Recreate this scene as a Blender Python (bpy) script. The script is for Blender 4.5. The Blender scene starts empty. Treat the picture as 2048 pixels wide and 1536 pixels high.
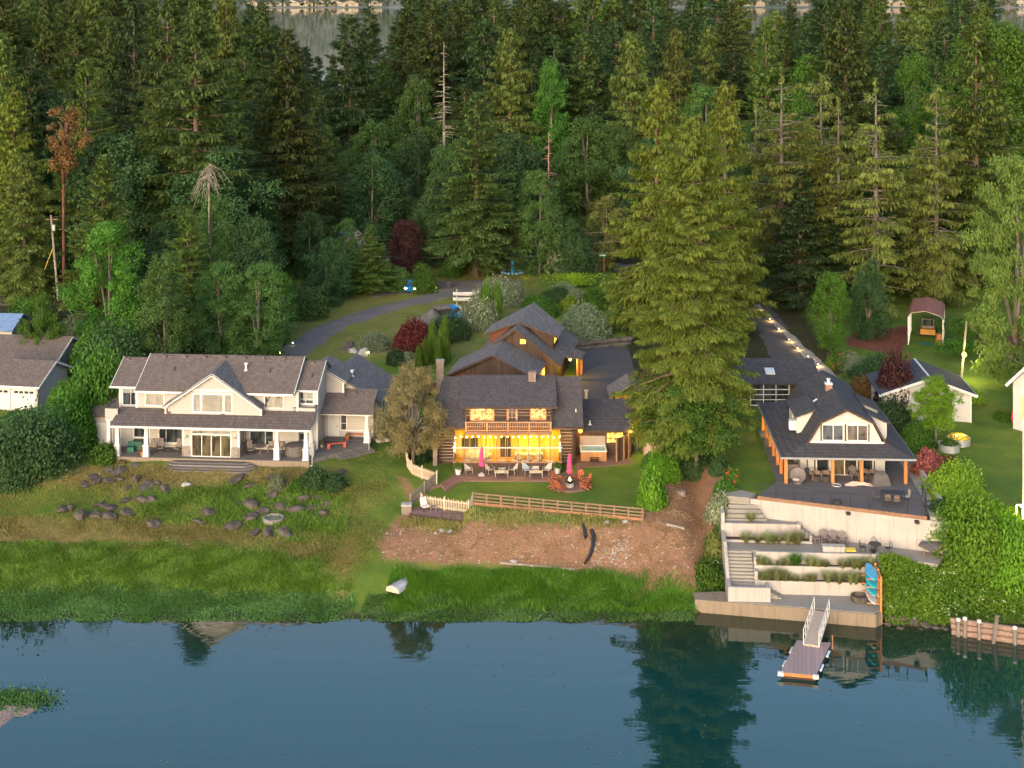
import bpy, math, random
import numpy as np
from mathutils import Vector, Matrix
random.seed(7); RNG = np.random.default_rng(11)
PI = math.pi
F, H, YH, CX = 2880.0, 48.0, -40.0, 1024.0     # the lens in photo pixels, camera height, horizon row
SC = bpy.context.scene
COL = SC.collection

def at(x, y, z):                 # ground point that the photo shows at (x, y) at height z
    Y = F*(H-z)/(y-YH); return ((x-CX)*Y/F, Y, z)
def atY(x, y, Y):
    return ((x-CX)*Y/F, Y, H-(y-YH)*Y/F)

# ---------------------------------------------------------------- mesh builder
class MB:
    def __init__(s): s.v = []; s.f = []; s.m = []; s.cur = 0
    def mat(s, i): s.cur = i; return s
    def face(s, pts):
        n = len(s.v); s.v += [tuple(p) for p in pts]; s.f.append(tuple(range(n, n+len(pts)))); s.m.append(s.cur); return s
    def faces(s, vs, fs):
        n = len(s.v); s.v += [tuple(p) for p in vs]
        for f in fs: s.f.append(tuple(i+n for i in f)); s.m.append(s.cur)
        return s
    def hexa(s, b, t):           # bottom ring b (4), top ring t (4), both counter-clockwise from above
        return s.faces(list(b)+list(t), [(3,2,1,0),(4,5,6,7),(0,1,5,4),(1,2,6,5),(2,3,7,6),(3,0,4,7)])
    def box(s, x0, x1, y0, y1, z0, z1):
        if x0 > x1: x0, x1 = x1, x0
        if y0 > y1: y0, y1 = y1, y0
        if z0 > z1: z0, z1 = z1, z0
        return s.hexa([(x0,y0,z0),(x1,y0,z0),(x1,y1,z0),(x0,y1,z0)], [(x0,y0,z1),(x1,y0,z1),(x1,y1,z1),(x0,y1,z1)])
    def obox(s, c, ax, ay, az):  # centre and three half-axis vectors
        c = Vector(c); ax = Vector(ax); ay = Vector(ay); az = Vector(az)
        if ax.cross(ay).dot(az) < 0: ax = -ax
        b = [c-ax-ay-az, c+ax-ay-az, c+ax+ay-az, c-ax+ay-az]
        return s.hexa(b, [p+2*az for p in b])
    def bar(s, p, q, w, h=None, up=(0,0,1)):
        p = Vector(p); q = Vector(q); d = q-p; L = d.length; d.normalize(); h = h or w
        sd = d.cross(Vector(up))
        if sd.length < 1e-4: sd = d.cross(Vector((1,0,0)))
        sd.normalize(); u = sd.cross(d)
        return s.obox((p+q)/2, sd*w/2, d*L/2, u*h/2)
    def slab(s, pts, t):         # polygon on top, thickness t downward along its normal
        P = [Vector(p) for p in pts]; n = (P[1]-P[0]).cross(P[2]-P[1]).normalized()
        if n.z < 0: P.reverse(); n = -n
        k = len(P); Q = [p-n*t for p in P]
        fs = [tuple(range(k)), tuple(range(2*k-1, k-1, -1))]
        for i in range(k): j = (i+1) % k; fs.append((i, i+k, j+k, j))
        return s.faces(P+Q, fs)
    def prism(s, poly, z0, z1):  # (x, y) polygon
        a = sum(poly[i][0]*poly[(i+1)%len(poly)][1]-poly[(i+1)%len(poly)][0]*poly[i][1] for i in range(len(poly)))
        if a < 0: poly = poly[::-1]
        k = len(poly); vs = [(x,y,z0) for x,y in poly]+[(x,y,z1) for x,y in poly]
        fs = [tuple(range(k-1,-1,-1)), tuple(range(k,2*k))]
        for i in range(k): j = (i+1)%k; fs.append((i,j,j+k,i+k))
        return s.faces(vs, fs)
    def gprism(s, poly, y0, y1): # (x, z) polygon swept along y
        a = sum(poly[i][0]*poly[(i+1)%len(poly)][1]-poly[(i+1)%len(poly)][0]*poly[i][1] for i in range(len(poly)))
        if a < 0: poly = poly[::-1]
        k = len(poly); vs = [(x,y0,z) for x,z in poly]+[(x,y1,z) for x,z in poly]
        fs = [tuple(range(k)), tuple(range(2*k-1,k-1,-1))]
        for i in range(k): j = (i+1)%k; fs.append((i,i+k,j+k,j))
        return s.faces(vs, fs)
    def cyl(s, p, q, r, r2=None, n=10, cap=True):
        p = Vector(p); q = Vector(q); d = (q-p).normalized(); r2 = r if r2 is None else r2
        a = d.orthogonal().normalized(); b = d.cross(a)
        vs = [p+(a*math.cos(2*PI*i/n)+b*math.sin(2*PI*i/n))*r for i in range(n)]+[q+(a*math.cos(2*PI*i/n)+b*math.sin(2*PI*i/n))*r2 for i in range(n)]
        fs = [(i,(i+1)%n,(i+1)%n+n,i+n) for i in range(n)]
        if cap: fs += [tuple(range(n-1,-1,-1)), tuple(range(n,2*n))]
        return s.faces(vs, fs)
    def tube(s, pts, r, n=6):
        for i in range(len(pts)-1):
            ra = r[i] if isinstance(r,(list,tuple)) else r; rb = r[i+1] if isinstance(r,(list,tuple)) else r
            s.cyl(pts[i], pts[i+1], ra, rb, n)
        return s
    def lathe(s, prof, c=(0,0,0), n=14, sx=1, sy=1):   # (r, z) profile
        k = len(prof); vs = []
        for r, z in prof:
            for i in range(n): t = 2*PI*i/n; vs.append((c[0]+r*sx*math.cos(t), c[1]+r*sy*math.sin(t), c[2]+z))
        fs = [(j*n+i, j*n+(i+1)%n, (j+1)*n+(i+1)%n, (j+1)*n+i) for j in range(k-1) for i in range(n)]
        fs += [tuple(range(n-1,-1,-1)), tuple(range((k-1)*n, k*n))]
        return s.faces(vs, fs)
    def ball(s, c, r, n=10, k=6, sz=1.0):
        prof = [(r*max(.02, math.sin(PI*j/k)), -r*sz*math.cos(PI*j/k)) for j in range(k+1)]
        return s.lathe(prof, c, n)
    def build(s, name, mats, parent=None, smooth=False):
        me = bpy.data.meshes.new(name); me.from_pydata(s.v, [], s.f)
        for m in (mats if isinstance(mats,(list,tuple)) else [mats]): me.materials.append(m)
        if any(s.m): me.polygons.foreach_set('material_index', s.m)
        if smooth: me.polygons.foreach_set('use_smooth', [True]*len(s.f))
        me.update()
        return link(name, me, parent)

def link(name, me, parent=None):
    o = bpy.data.objects.new(name, me); COL.objects.link(o)
    if parent is not None: o.parent = parent
    return o
def tag(o, label=None, cat=None, group=None, kind=None):
    if label: o['label'] = label
    if cat: o['category'] = cat
    if group: o['group'] = group
    if kind: o['kind'] = kind
    return o
def thing(name, label, cat, loc=(0,0,0), rz=0.0, group=None):
    o = bpy.data.objects.new(name, None); COL.objects.link(o); o.empty_display_size = .3
    o.location = loc; o.rotation_euler = (0,0,rz)
    return tag(o, label, cat, group)
def copy_tree(src, loc=None, rz=None, label=None, scale=None, group=None):
    def rec(o, par):
        c = o.copy(); COL.objects.link(c)
        if par is not None: c.parent = par
        for ch in list(o.children): rec(ch, c)
        return c
    r = rec(src, None)
    if loc is not None: r.location = loc
    if rz is not None: r.rotation_euler = (0,0,rz)
    if label: r['label'] = label
    if group: r['group'] = group
    if scale is not None: r.scale = scale if isinstance(scale,(tuple,list)) else (scale,)*3
    return r
def struct(o): o['kind'] = 'structure'; return o
def put(mb, name, mats, label, cat, loc=(0,0,0), rz=0.0, group=None, smooth=False):   # a thing that is one mesh
    o = mb.build(name, mats, None, smooth); o.location = loc; o.rotation_euler = (0,0,rz)
    return tag(o, label, cat, group)

# ---------------------------------------------------------------- materials
class NT:
    def __init__(s, name):
        s.m = bpy.data.materials.new(name); s.m.use_nodes = True; s.t = s.m.node_tree; s.t.nodes.clear()
        s.out = s.n('ShaderNodeOutputMaterial')
    def n(s, ty, **k):
        nd = s.t.nodes.new(ty)
        for a, v in k.items(): setattr(nd, a, v)
        return nd
    def l(s, a, b): s.t.links.new(a, b)
    def val(s, sock, v):
        if hasattr(v, 'links') or isinstance(v, bpy.types.NodeSocket): s.l(v, sock)
        else: sock.default_value = v
    def coord(s, sc=(1,1,1), which='Object'):
        tc = s.n('ShaderNodeTexCoord'); mp = s.n('ShaderNodeMapping'); mp.inputs['Scale'].default_value = sc
        s.l(tc.outputs[which], mp.inputs['Vector']); return mp.outputs[0]
    def noise(s, scale, vec=None, detail=4, rough=.55, dist=0):
        nd = s.n('ShaderNodeTexNoise'); nd.inputs['Scale'].default_value = scale; nd.inputs['Detail'].default_value = detail
        nd.inputs['Roughness'].default_value = rough; nd.inputs['Distortion'].default_value = dist
        if vec is not None: s.l(vec, nd.inputs['Vector'])
        return nd.outputs['Fac']
    def math(s, op, a, b=0.0, c=0.0, clamp=False):
        nd = s.n('ShaderNodeMath', operation=op, use_clamp=clamp); s.val(nd.inputs[0], a); s.val(nd.inputs[1], b); s.val(nd.inputs[2], c); return nd.outputs[0]
    def smooth(s, x, a, b, lo=0.0, hi=1.0):
        nd = s.n('ShaderNodeMapRange', interpolation_type='SMOOTHSTEP'); s.val(nd.inputs[0], x)
        for i, v in enumerate((a,b,lo,hi)): nd.inputs[i+1].default_value = v
        return nd.outputs[0]
    def mix(s, f, a, b, mode='MIX'):
        nd = s.n('ShaderNodeMix', data_type='RGBA', blend_type=mode); s.val(nd.inputs[0], f)
        for i, v in ((6,a),(7,b)):
            if isinstance(v, tuple): v = (*v[:3], 1)
            s.val(nd.inputs[i], v)
        return nd.outputs[2]
    def attr(s, name): nd = s.n('ShaderNodeAttribute', attribute_name=name); return nd.outputs['Fac']
    def bump(s, h, dist=.02, strength=1.0):
        nd = s.n('ShaderNodeBump'); nd.inputs['Distance'].default_value = dist; nd.inputs['Strength'].default_value = strength; s.l(h, nd.inputs['Height']); return nd.outputs[0]
    def bsdf(s, col, rough=.7, nrm=None, spec=.3, metal=0.0, **k):
        b = s.n('ShaderNodeBsdfPrincipled'); s.val(b.inputs['Base Color'], (*col[:3],1) if isinstance(col, tuple) else col)
        s.val(b.inputs['Roughness'], rough); b.inputs['Specular IOR Level'].default_value = spec; b.inputs['Metallic'].default_value = metal
        if nrm is not None: s.l(nrm, b.inputs['Normal'])
        for a, v in k.items(): s.val(b.inputs[a], v)
        return b.outputs[0]
    def done(s, sh): s.l(sh, s.out.inputs['Surface']); return s.m

def sh(c, k): return tuple(min(1, x*k) for x in c[:3])
def mplain(name, c, rough=.6, var=.25, scale=3.0, bump=0.0, spec=.3, metal=0.0):
    t = NT(name); co = t.coord(); n = t.noise(scale, co, 5); n2 = t.noise(scale*9, co, 2)
    f = t.math('ADD', t.math('MULTIPLY', n, .7), t.math('MULTIPLY', n2, .3))
    col = t.mix(t.smooth(f, .3, .7), sh(c, 1-var), sh(c, 1+var))
    return t.done(t.bsdf(col, rough, t.bump(n2, bump) if bump else None, spec, metal))
def mwood(name, c, axis=2, rough=.7, var=.35):
    t = NT(name); sc = [9,9,9]; sc[axis] = .8; co = t.coord(tuple(sc)); n = t.noise(1.6, co, 5, .6)
    n3 = t.noise(.7, t.coord(), 2)
    col = t.mix(t.smooth(n, .3, .7), sh(c, 1-var), sh(c, 1+var)); col = t.mix(t.smooth(n3,.35,.7,0,.35), col, sh(c,.6))
    return t.done(t.bsdf(col, rough, t.bump(n, .01)))
def mboards(name, c, axis=0, w=.15, var=.3, gap=.5):     # boards side by side along an axis, with dark joints
    t = NT(name); co = t.coord(); sx = t.n('ShaderNodeSeparateXYZ'); t.l(co, sx.inputs[0])
    x = t.math('DIVIDE', sx.outputs[axis], w); fr = t.math('FRACT', x); fl = t.math('FLOOR', x)
    wn = t.n('ShaderNodeTexWhiteNoise', noise_dimensions='1D'); t.l(fl, wn.inputs['W'])
    col = t.mix(wn.outputs['Value'], sh(c, 1-var), sh(c, 1+var))
    g = t.noise(2.5, t.coord((4,4,4)), 5, .65); col = t.mix(t.smooth(g,.35,.75,0,.5), col, sh(c,.65))
    j = t.math('LESS_THAN', fr, .12); col = t.mix(t.math('MULTIPLY', j, gap), col, sh(c,.25))
    return t.done(t.bsdf(col, .75, t.bump(t.math('SUBTRACT', 1.0, j), .015)))
def mshingle(name, c, var=.28):
    t = NT(name); co = t.coord(); br = t.n('ShaderNodeTexBrick'); br.offset = .5
    sx = t.n('ShaderNodeSeparateXYZ'); t.l(co, sx.inputs[0]); cb = t.n('ShaderNodeCombineXYZ')
    t.l(t.math('ADD', sx.outputs[0], t.math('MULTIPLY', sx.outputs[1], .35)), cb.inputs[0]); t.l(t.math('MULTIPLY', sx.outputs[2], 2.2), cb.inputs[1]); t.l(cb.outputs[0], br.inputs['Vector'])
    br.inputs['Scale'].default_value = 1; br.inputs['Brick Width'].default_value = .3; br.inputs['Row Height'].default_value = .26
    br.inputs['Mortar Size'].default_value = .022; br.inputs['Bias'].default_value = -.1
    br.inputs['Color1'].default_value = (*sh(c,1+var),1); br.inputs['Color2'].default_value = (*sh(c,1-var),1); br.inputs['Mortar'].default_value = (*sh(c,.45),1)
    n = t.noise(.5, co, 4, .6); n2 = t.noise(14, co, 2)
    col = t.mix(t.smooth(n,.35,.7,0,.45), br.outputs['Color'], sh(c,.72)); col = t.mix(t.smooth(n2,.3,.7,0,.3), col, sh(c,1.6))
    n5 = t.noise(1.1, t.coord((1.6,.5,.25)), 5, .7); col = t.mix(t.smooth(n5,.5,.75,0,.5), col, (c[0]*1.5,c[1]*1.45,c[2]*1.25)); n6 = t.noise(1.7, co, 6, .7); col = t.mix(t.smooth(n6,.6,.72,0,.45), col, (c[0]*.9,c[1]*1.05,c[2]*.55))
    h = t.math('ADD', br.outputs['Fac'], t.math('MULTIPLY', n2, -.8))
    return t.done(t.bsdf(col, .85, t.bump(t.math('MULTIPLY', h, -1), .02), .2))
def msiding(name, c, rowh=.17):
    t = NT(name); co = t.coord(); sx = t.n('ShaderNodeSeparateXYZ'); t.l(co, sx.inputs[0])
    fr = t.math('FRACT', t.math('DIVIDE', sx.outputs[2], rowh)); n = t.noise(.8, co, 3)
    col = t.mix(t.smooth(n,.3,.7,0,.5), c, sh(c,.9)); col = t.mix(t.math('MULTIPLY', t.math('GREATER_THAN', fr, .88), .28), col, sh(c,.4))
    return t.done(t.bsdf(col, .55, t.bump(fr, -.012)))
def mbrick(name, c1, c2, mortar, w=.22, hh=.08, vert=True):
    t = NT(name); co = t.coord(); sx = t.n('ShaderNodeSeparateXYZ'); t.l(co, sx.inputs[0]); cb = t.n('ShaderNodeCombineXYZ')
    if vert: t.l(t.math('ADD', sx.outputs[0], sx.outputs[1]), cb.inputs[0]); t.l(sx.outputs[2], cb.inputs[1])
    else: t.l(sx.outputs[0], cb.inputs[0]); t.l(sx.outputs[1], cb.inputs[1])
    br = t.n('ShaderNodeTexBrick'); t.l(cb.outputs[0], br.inputs['Vector']); br.inputs['Scale'].default_value = 1
    br.inputs['Brick Width'].default_value = w; br.inputs['Row Height'].default_value = hh; br.inputs['Mortar Size'].default_value = .012
    br.inputs['Color1'].default_value = (*c1,1); br.inputs['Color2'].default_value = (*c2,1); br.inputs['Mortar'].default_value = (*mortar,1)
    n = t.noise(1.3, co, 4); col = t.mix(t.smooth(n,.35,.7,0,.4), br.outputs['Color'], sh(c2,.6))
    return t.done(t.bsdf(col, .85, t.bump(br.outputs['Fac'], -.01)))
def mconcrete(name, c, streak=.35, joint=0.0):
    t = NT(name); co = t.coord(); n = t.noise(.5, co, 6, .65); n2 = t.noise(1.2, t.coord((2.2,2.2,.18)), 5, .7); n3 = t.noise(18, co, 2)
    col = t.mix(t.smooth(n,.3,.7,0,.5), c, sh(c,.78)); col = t.mix(t.smooth(n2,.47,.72,0,streak), col, (c[0]*.62,c[1]*.52,c[2]*.42))
    col = t.mix(t.smooth(n3,.6,.75,0,.18), col, sh(c,.5))
    if joint:
        sx = t.n('ShaderNodeSeparateXYZ'); t.l(co, sx.inputs[0]); fr = t.math('FRACT', t.math('DIVIDE', sx.outputs[0], joint))
        col = t.mix(t.math('MULTIPLY', t.math('LESS_THAN', fr, .03/joint), .45), col, sh(c,.4))
    return t.done(t.bsdf(col, .85, t.bump(n3, .006)))
def mground_sheet(name, c, c2, scale=2.0, fine=30, bump=.02):   # asphalt, gravel, mulch
    t = NT(name); co = t.coord(); n = t.noise(scale*.2, co, 5, .65); n2 = t.noise(fine, co, 3, .7)
    col = t.mix(t.smooth(n,.3,.72), c, c2); col = t.mix(t.smooth(n2,.35,.7,0,.6), col, sh(c2,1.5)); col = t.mix(t.smooth(t.noise(fine*.6, co, 2),.55,.75,0,.5), col, sh(c,.4))
    return t.done(t.bsdf(col, .92, t.bump(n2, bump), .2))
def memit(name, c, s): 
    t = NT(name); e = t.n('ShaderNodeEmission'); e.inputs[0].default_value = (*c,1); e.inputs[1].default_value = s; return t.done(e.outputs[0])
def mlitpane(name, c, s):        # a window lit from a room behind: uneven warm glow
    t = NT(name); n = t.noise(2.6, t.coord((1,1,1.6)), 4, .6); e = t.n('ShaderNodeEmission')
    t.l(t.mix(t.smooth(n,.35,.65), sh(c,.12), c), e.inputs[0]); e.inputs[1].default_value = s
    g = t.n('ShaderNodeBsdfGlossy'); g.inputs['Roughness'].default_value = .05
    mx = t.n('ShaderNodeMixShader'); mx.inputs[0].default_value = .05; t.l(e.outputs[0], mx.inputs[1]); t.l(g.outputs[0], mx.inputs[2])
    return t.done(mx.outputs[0])
def mglass_dark(name, c=(.02,.024,.026), rough=.04, spec=1.0, cur=None):
    t = NT(name); co = t.coord((1.2,1.2,.3)); n = t.noise(1.5, co, 3); col = t.mix(t.smooth(n,.4,.65), c, cur or sh(c,3))
    w = t.noise(2.2, t.coord(), 1)
    return t.done(t.bsdf(col, rough, t.bump(w,.004), spec, IOR=1.5))
def mglass_clear(name, tint=(.95,.95,.92), refl=.12):
    t = NT(name); tr = t.n('ShaderNodeBsdfTransparent'); tr.inputs[0].default_value = (*tint,1); g = t.n('ShaderNodeBsdfGlossy'); g.inputs['Roughness'].default_value = .03
    fr = t.n('ShaderNodeFresnel'); fr.inputs[0].default_value = 1.5; mx = t.n('ShaderNodeMixShader')
    t.l(t.math('MULTIPLY', fr.outputs[0], refl/.04*.8, clamp=True), mx.inputs[0]); t.l(tr.outputs[0], mx.inputs[1]); t.l(g.outputs[0], mx.inputs[2]); return t.done(mx.outputs[0])
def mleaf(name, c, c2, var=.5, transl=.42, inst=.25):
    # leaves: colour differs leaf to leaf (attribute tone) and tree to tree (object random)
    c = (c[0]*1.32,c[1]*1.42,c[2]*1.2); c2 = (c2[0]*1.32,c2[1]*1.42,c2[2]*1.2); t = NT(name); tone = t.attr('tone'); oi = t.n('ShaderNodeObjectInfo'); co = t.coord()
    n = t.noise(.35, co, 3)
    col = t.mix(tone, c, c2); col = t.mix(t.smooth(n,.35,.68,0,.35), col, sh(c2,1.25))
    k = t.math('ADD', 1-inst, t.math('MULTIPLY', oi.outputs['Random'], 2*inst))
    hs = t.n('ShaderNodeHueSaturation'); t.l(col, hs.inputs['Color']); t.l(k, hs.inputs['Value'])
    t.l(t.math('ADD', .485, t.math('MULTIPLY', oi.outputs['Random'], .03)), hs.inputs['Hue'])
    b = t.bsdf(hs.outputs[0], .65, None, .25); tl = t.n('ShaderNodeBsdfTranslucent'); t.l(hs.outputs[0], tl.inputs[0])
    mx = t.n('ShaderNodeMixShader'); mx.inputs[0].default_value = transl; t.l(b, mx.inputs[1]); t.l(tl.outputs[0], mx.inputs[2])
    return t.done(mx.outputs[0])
def mbark(name, c):
    t = NT(name); n = t.noise(1.5, t.coord((7,7,1)), 5, .65); col = t.mix(t.smooth(n,.3,.7), sh(c,.5), sh(c,1.3))
    return t.done(t.bsdf(col, .9, t.bump(n,.04)))

M = {}
M['white'] = mplain('white_paint', (.50,.475,.445), .5, .06, 1.5)
M['trim'] = mplain('white_trim', (.52,.505,.485), .45, .05, 1.5)
M['siding'] = msiding('beige_lap_siding', (.345,.32,.295))
M['siding_white'] = msiding('white_lap_siding', (.43,.41,.38))
M['sh_brown'] = mshingle('weathered_brown_shingles', (.115,.092,.083))
M['sh_grey'] = mshingle('grey_shingles', (.125,.112,.108))
M['sh_dark'] = mshingle('charcoal_shingles', (.055,.052,.055))
M['sh_cabin'] = mshingle('dark_slate_shingles', (.062,.057,.062))
M['deck_grey'] = mboards('grey_deck_boards', (.14,.125,.12), 1, .14)
M['deck_dark'] = mboards('charcoal_deck_boards', (.125,.115,.118), 1, .14, .15)
M['concrete'] = mconcrete('pale_concrete', (.355,.325,.30), .65, 2.4)
M['conc_flat'] = mconcrete('concrete_paving', (.235,.215,.19), .25)
M['conc_stain'] = mconcrete('stained_seawall_concrete', (.21,.165,.12), .8, 1.5)
M['stone'] = mplain('stone_veneer', (.22,.19,.17), .85, .5, 7, .03)
M['cedar'] = mwood('orange_cedar', (.42,.165,.055), 2)
M['wood'] = mwood('brown_wood', (.20,.11,.065), 0)
M['woodv'] = mwood('brown_wood_upright', (.22,.12,.07), 2)
M['picket'] = mwood('pale_picket_wood', (.50,.38,.28), 2, .7, .25)
M['greywood'] = mwood('weathered_grey_wood', (.17,.145,.125), 2)
M['barnwood'] = mboards('brown_vertical_boards', (.058,.034,.023), 0, .2, .3)
M['barnred'] = mboards('red_brown_boards', (.17,.055,.03), 1, .2, .3)
M['log'] = mwood('dark_brown_logs', (.05,.028,.02), 0, .6)
M['chink'] = mplain('pale_log_chinking', (.44,.36,.29), .9, .1)
M['orangewood'] = mwood('honey_pine_trim', (.44,.22,.10), 0)
M['brick'] = mbrick('red_brick', (.30,.10,.06), (.2,.07,.05), (.35,.3,.27))
M['chimbrick'] = mbrick('tan_brick', (.23,.15,.11), (.15,.10,.08), (.3,.26,.22))
M['patio'] = mbrick('patio_brick', (.24,.125,.095), (.17,.095,.075), (.13,.09,.075), .22, .11, False)
M['asphalt'] = mground_sheet('worn_asphalt', (.085,.078,.076), (.12,.108,.10), 2, 22, .01)
M['asphalt_dark'] = mground_sheet('dark_asphalt', (.05,.047,.048), (.068,.064,.064), 2, 22, .01)
M['gravel'] = mground_sheet('grey_gravel', (.16,.145,.13), (.26,.24,.22), 8, 9, .05)
M['mulch'] = mground_sheet('red_mulch', (.13,.045,.03), (.18,.07,.05), 4, 12, .04)
M['glass'] = mglass_dark('dark_window_glass', (.03,.026,.02), .03, 1.0, (.11,.085,.05))
M['glassb'] = mglass_dark('grey_window_glass', (.018,.022,.026), .03, 1.0, (.05,.06,.07))
M['clear'] = mglass_clear('clear_glass', (.95,.95,.92), .05)
M['lit'] = mlitpane('lit_warm_window', (1.0,.50,.14), 1.0)
M['lity'] = mlitpane('lit_yellow_window', (1.0,.58,.09), 1.3)
M['metal'] = mplain('galvanised_metal', (.55,.55,.55), .4, .12, 4, 0, .5, .7)
M['alum'] = mplain('pale_aluminium', (.62,.60,.57), .45, .1, 4, 0, .5, .3)
M['black'] = mplain('black_metal', (.02,.02,.022), .5, .2)
M['dark'] = mplain('dark_plastic', (.035,.033,.035), .6, .2)
M['greyplastic'] = mplain('grey_brown_plastic', (.13,.105,.095), .6, .15)
M['wicker'] = mplain('brown_wicker', (.14,.10,.075), .8, .4, 30, .01)
M['cushion'] = mplain('dark_cushion', (.05,.04,.038), .9, .2)
M['lid'] = mplain('brown_grey_vinyl', (.24,.19,.165), .6, .08); M['yellowpine'] = mboards('yellow_pine_boards', (.46,.30,.085), 0, .2, .25, .3); M['gutter'] = mplain('pale_grey_gutter', (.22,.22,.22), .5, .1)
M['sling'] = mplain('beige_sling_fabric', (.36,.31,.255), .85, .08, 12)
M['slingblue'] = mplain('blue_grey_sling_fabric', (.25,.28,.33), .85, .08, 12)
M['pink'] = mplain('pink_canvas', (.85,.05,.16), .7, .1)
M['redwood'] = mwood('red_stained_wood', (.30,.085,.04), 2)
M['redpaint'] = mwood('red_painted_wood', (.42,.08,.045), 0)
M['terra'] = mplain('terracotta', (.42,.17,.09), .8, .15)
M['tarp'] = mplain('grey_cover_fabric', (.10,.088,.085), .85, .2, 3, .02)
M['pinktarp'] = mplain('pale_pink_sheet', (.62,.42,.34), .8, .15, 4, .03)
M['bluetarp'] = mplain('blue_tarp', (.02,.17,.55), .6, .2)
M['rock'] = mplain('dark_basalt', (.085,.07,.058), .95, .5, 1.6, .08)
M['rockpale'] = mplain('pale_rock', (.33,.31,.29), .9, .3, 2.5, .05)
M['soil'] = mground_sheet('bark_soil', (.05,.028,.02), (.075,.04,.03), 5, 20, .03)
M['bark'] = mbark('conifer_bark', (.13,.09,.065)); M['barkred'] = mbark('madrone_bark', (.13,.055,.038))
M['barkgrey'] = mbark('grey_bark', (.14,.12,.10)); M['polewood'] = mbark('pole_wood', (.22,.19,.165)); M['deadwood'] = mbark('bleached_dead_wood', (.25,.205,.17)); M['deadred'] = mbark('pinkish_dead_wood', (.36,.20,.16))
# ---------------------------------------------------------------- terrain heights: profiles (Y, Z) at stations X
_left = [(60,-4),(104,-2.4),(110.2,-.94),(112.3,-.72),(115,.35),(118,1.1),(126,2.65),(130,3.7),(131.5,3.9),(136,4.0),(150,4.2),(170,4.7),(200,5.3),(230,6),(560,7),(640,-3),(2480,-3),(2545,.3),(2600,3),(2760,50),(3200,150),(4200,260)]
_tail = [(200,5.4),(230,6),(560,7),(640,-3),(2480,-3),(2545,.3),(2600,3),(2760,50),(3200,150),(4200,260)]
STN = [
 (-3000,_left),(-60,_left),(-36,_left),(-17,_left),
 (-12.5,[(60,-4),(104,-2.4),(110.2,-.94),(112.3,-.7),(115,.5),(118,1.3),(123,2.2),(127,3.0),(132,3.4),(137,3.6),(150,4.5),(165,4.9)]+_tail),
 (-9.2,[(60,-4),(104,-2.4),(110.2,-.94),(112.5,-.65),(116.0,.6),(119.8,1.75),(122,2.0),(125.2,2.2),(128.4,3.1),(129,3.15),(136,3.25),(142,4.2),(150,4.8),(165,5.0)]+_tail),
 (-4.3,[(60,-4),(104,-2.4),(110.2,-.94),(112.5,-.65),(116.2,.6),(119.5,1.9),(122,2.05),(124.5,2.2),(126.0,3.0),(130,3.15),(139,3.2),(143,5.0),(165,5.05)]+_tail),
 (-3.5,[(60,-4),(104,-2.4),(110.2,-.94),(112.5,-.65),(116.2,.6),(120.3,2.75),(121,3.0),(130,3.15),(139,3.2),(143,5.0),(165,5.05)]+_tail),
 (11,[(60,-4),(104,-2.4),(110.2,-.94),(112.5,-.65),(115.6,.6),(119.6,2.85),(120.4,3.0),(130,3.15),(139,3.2),(143,5.0),(165,5.05)]+_tail),
 (13.5,[(60,-4),(104,-2.4),(110.2,-.94),(112,-.4),(114.5,1.2),(119,2.75),(124,3.2),(131,3.8),(137,4.1),(143,5.0),(165,5.2)]+_tail),
 (16.2,[(60,-4),(104,-2.4),(109.9,-.94),(111,-.2),(113.5,1.2),(118,2.8),(124,3.7),(131,4.3),(137,4.8),(143,5.2),(165,5.3)]+_tail),
 (16.9,[(60,-4),(104,-1.2),(110,-.5),(114,.4),(116.5,3.2),(118.3,5.2),(124,5.3),(131,5.4),(140,5.6),(165,5.8)]+_tail),
 (19.0,[(60,-4),(104,-1.2),(110,-.5),(115,.3),(117.7,1.8),(118.7,5.7),(130,5.85),(140,6.0),(165,6.3),(200,6.3)]+_tail[1:]),
 (23.0,[(60,-4),(104,-1.2),(110,-.5),(115,.3),(116.2,1.8),(117.2,5.7),(130,5.85),(140,6.0),(165,6.35),(200,6.4)]+_tail[1:]),
 (27.4,[(60,-4),(104,-1.2),(110,-.6),(113.6,.3),(114.8,1.8),(115.8,5.7),(130,5.85),(140,6.0),(165,6.4),(200,6.5)]+_tail[1:]),
 (28.2,[(60,-4),(104,-1.2),(107,0),(108,.6),(110.4,2.7),(111.5,2.85),(114.5,2.9),(115.4,5.7),(130,5.85),(140,6.0),(165,6.4),(200,6.5)]+_tail[1:]),
 (31.0,[(60,-4),(104,-1.2),(107,0),(108,.6),(110.3,2.7),(111.3,2.85),(113.5,2.9),(114.2,5.7),(130,5.85),(140,6.0),(165,6.4),(200,6.5)]+_tail[1:]),
 (33.6,[(60,-4),(104,-1.2),(107,0),(108,.6),(110.2,2.7),(111.2,2.85),(112.6,2.9),(113.3,5.7),(130,5.85),(140,6.0),(165,6.4),(200,6.5)]+_tail[1:]),
 (35.2,[(60,-4),(104,-1.2),(107,0),(108.5,.9),(111,2.6),(113.5,4.6),(115.5,5.5),(120,5.7),(130,5.85),(140,6.0),(165,6.5),(200,6.6)]+_tail[1:]),
 (3000,[(60,-4),(103.5,-1.2),(106.6,0),(107.4,.9),(111,2.8),(114,5.0),(116,5.55),(120,5.7),(130,5.85),(140,6.0),(165,6.5),(200,6.6)]+_tail[1:]),
]
STX = np.array([s[0] for s in STN], float)
KS = 1.0195; WL = H-KS*H            # the right-hand plot lies this factor farther along the sight lines; water level
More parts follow.
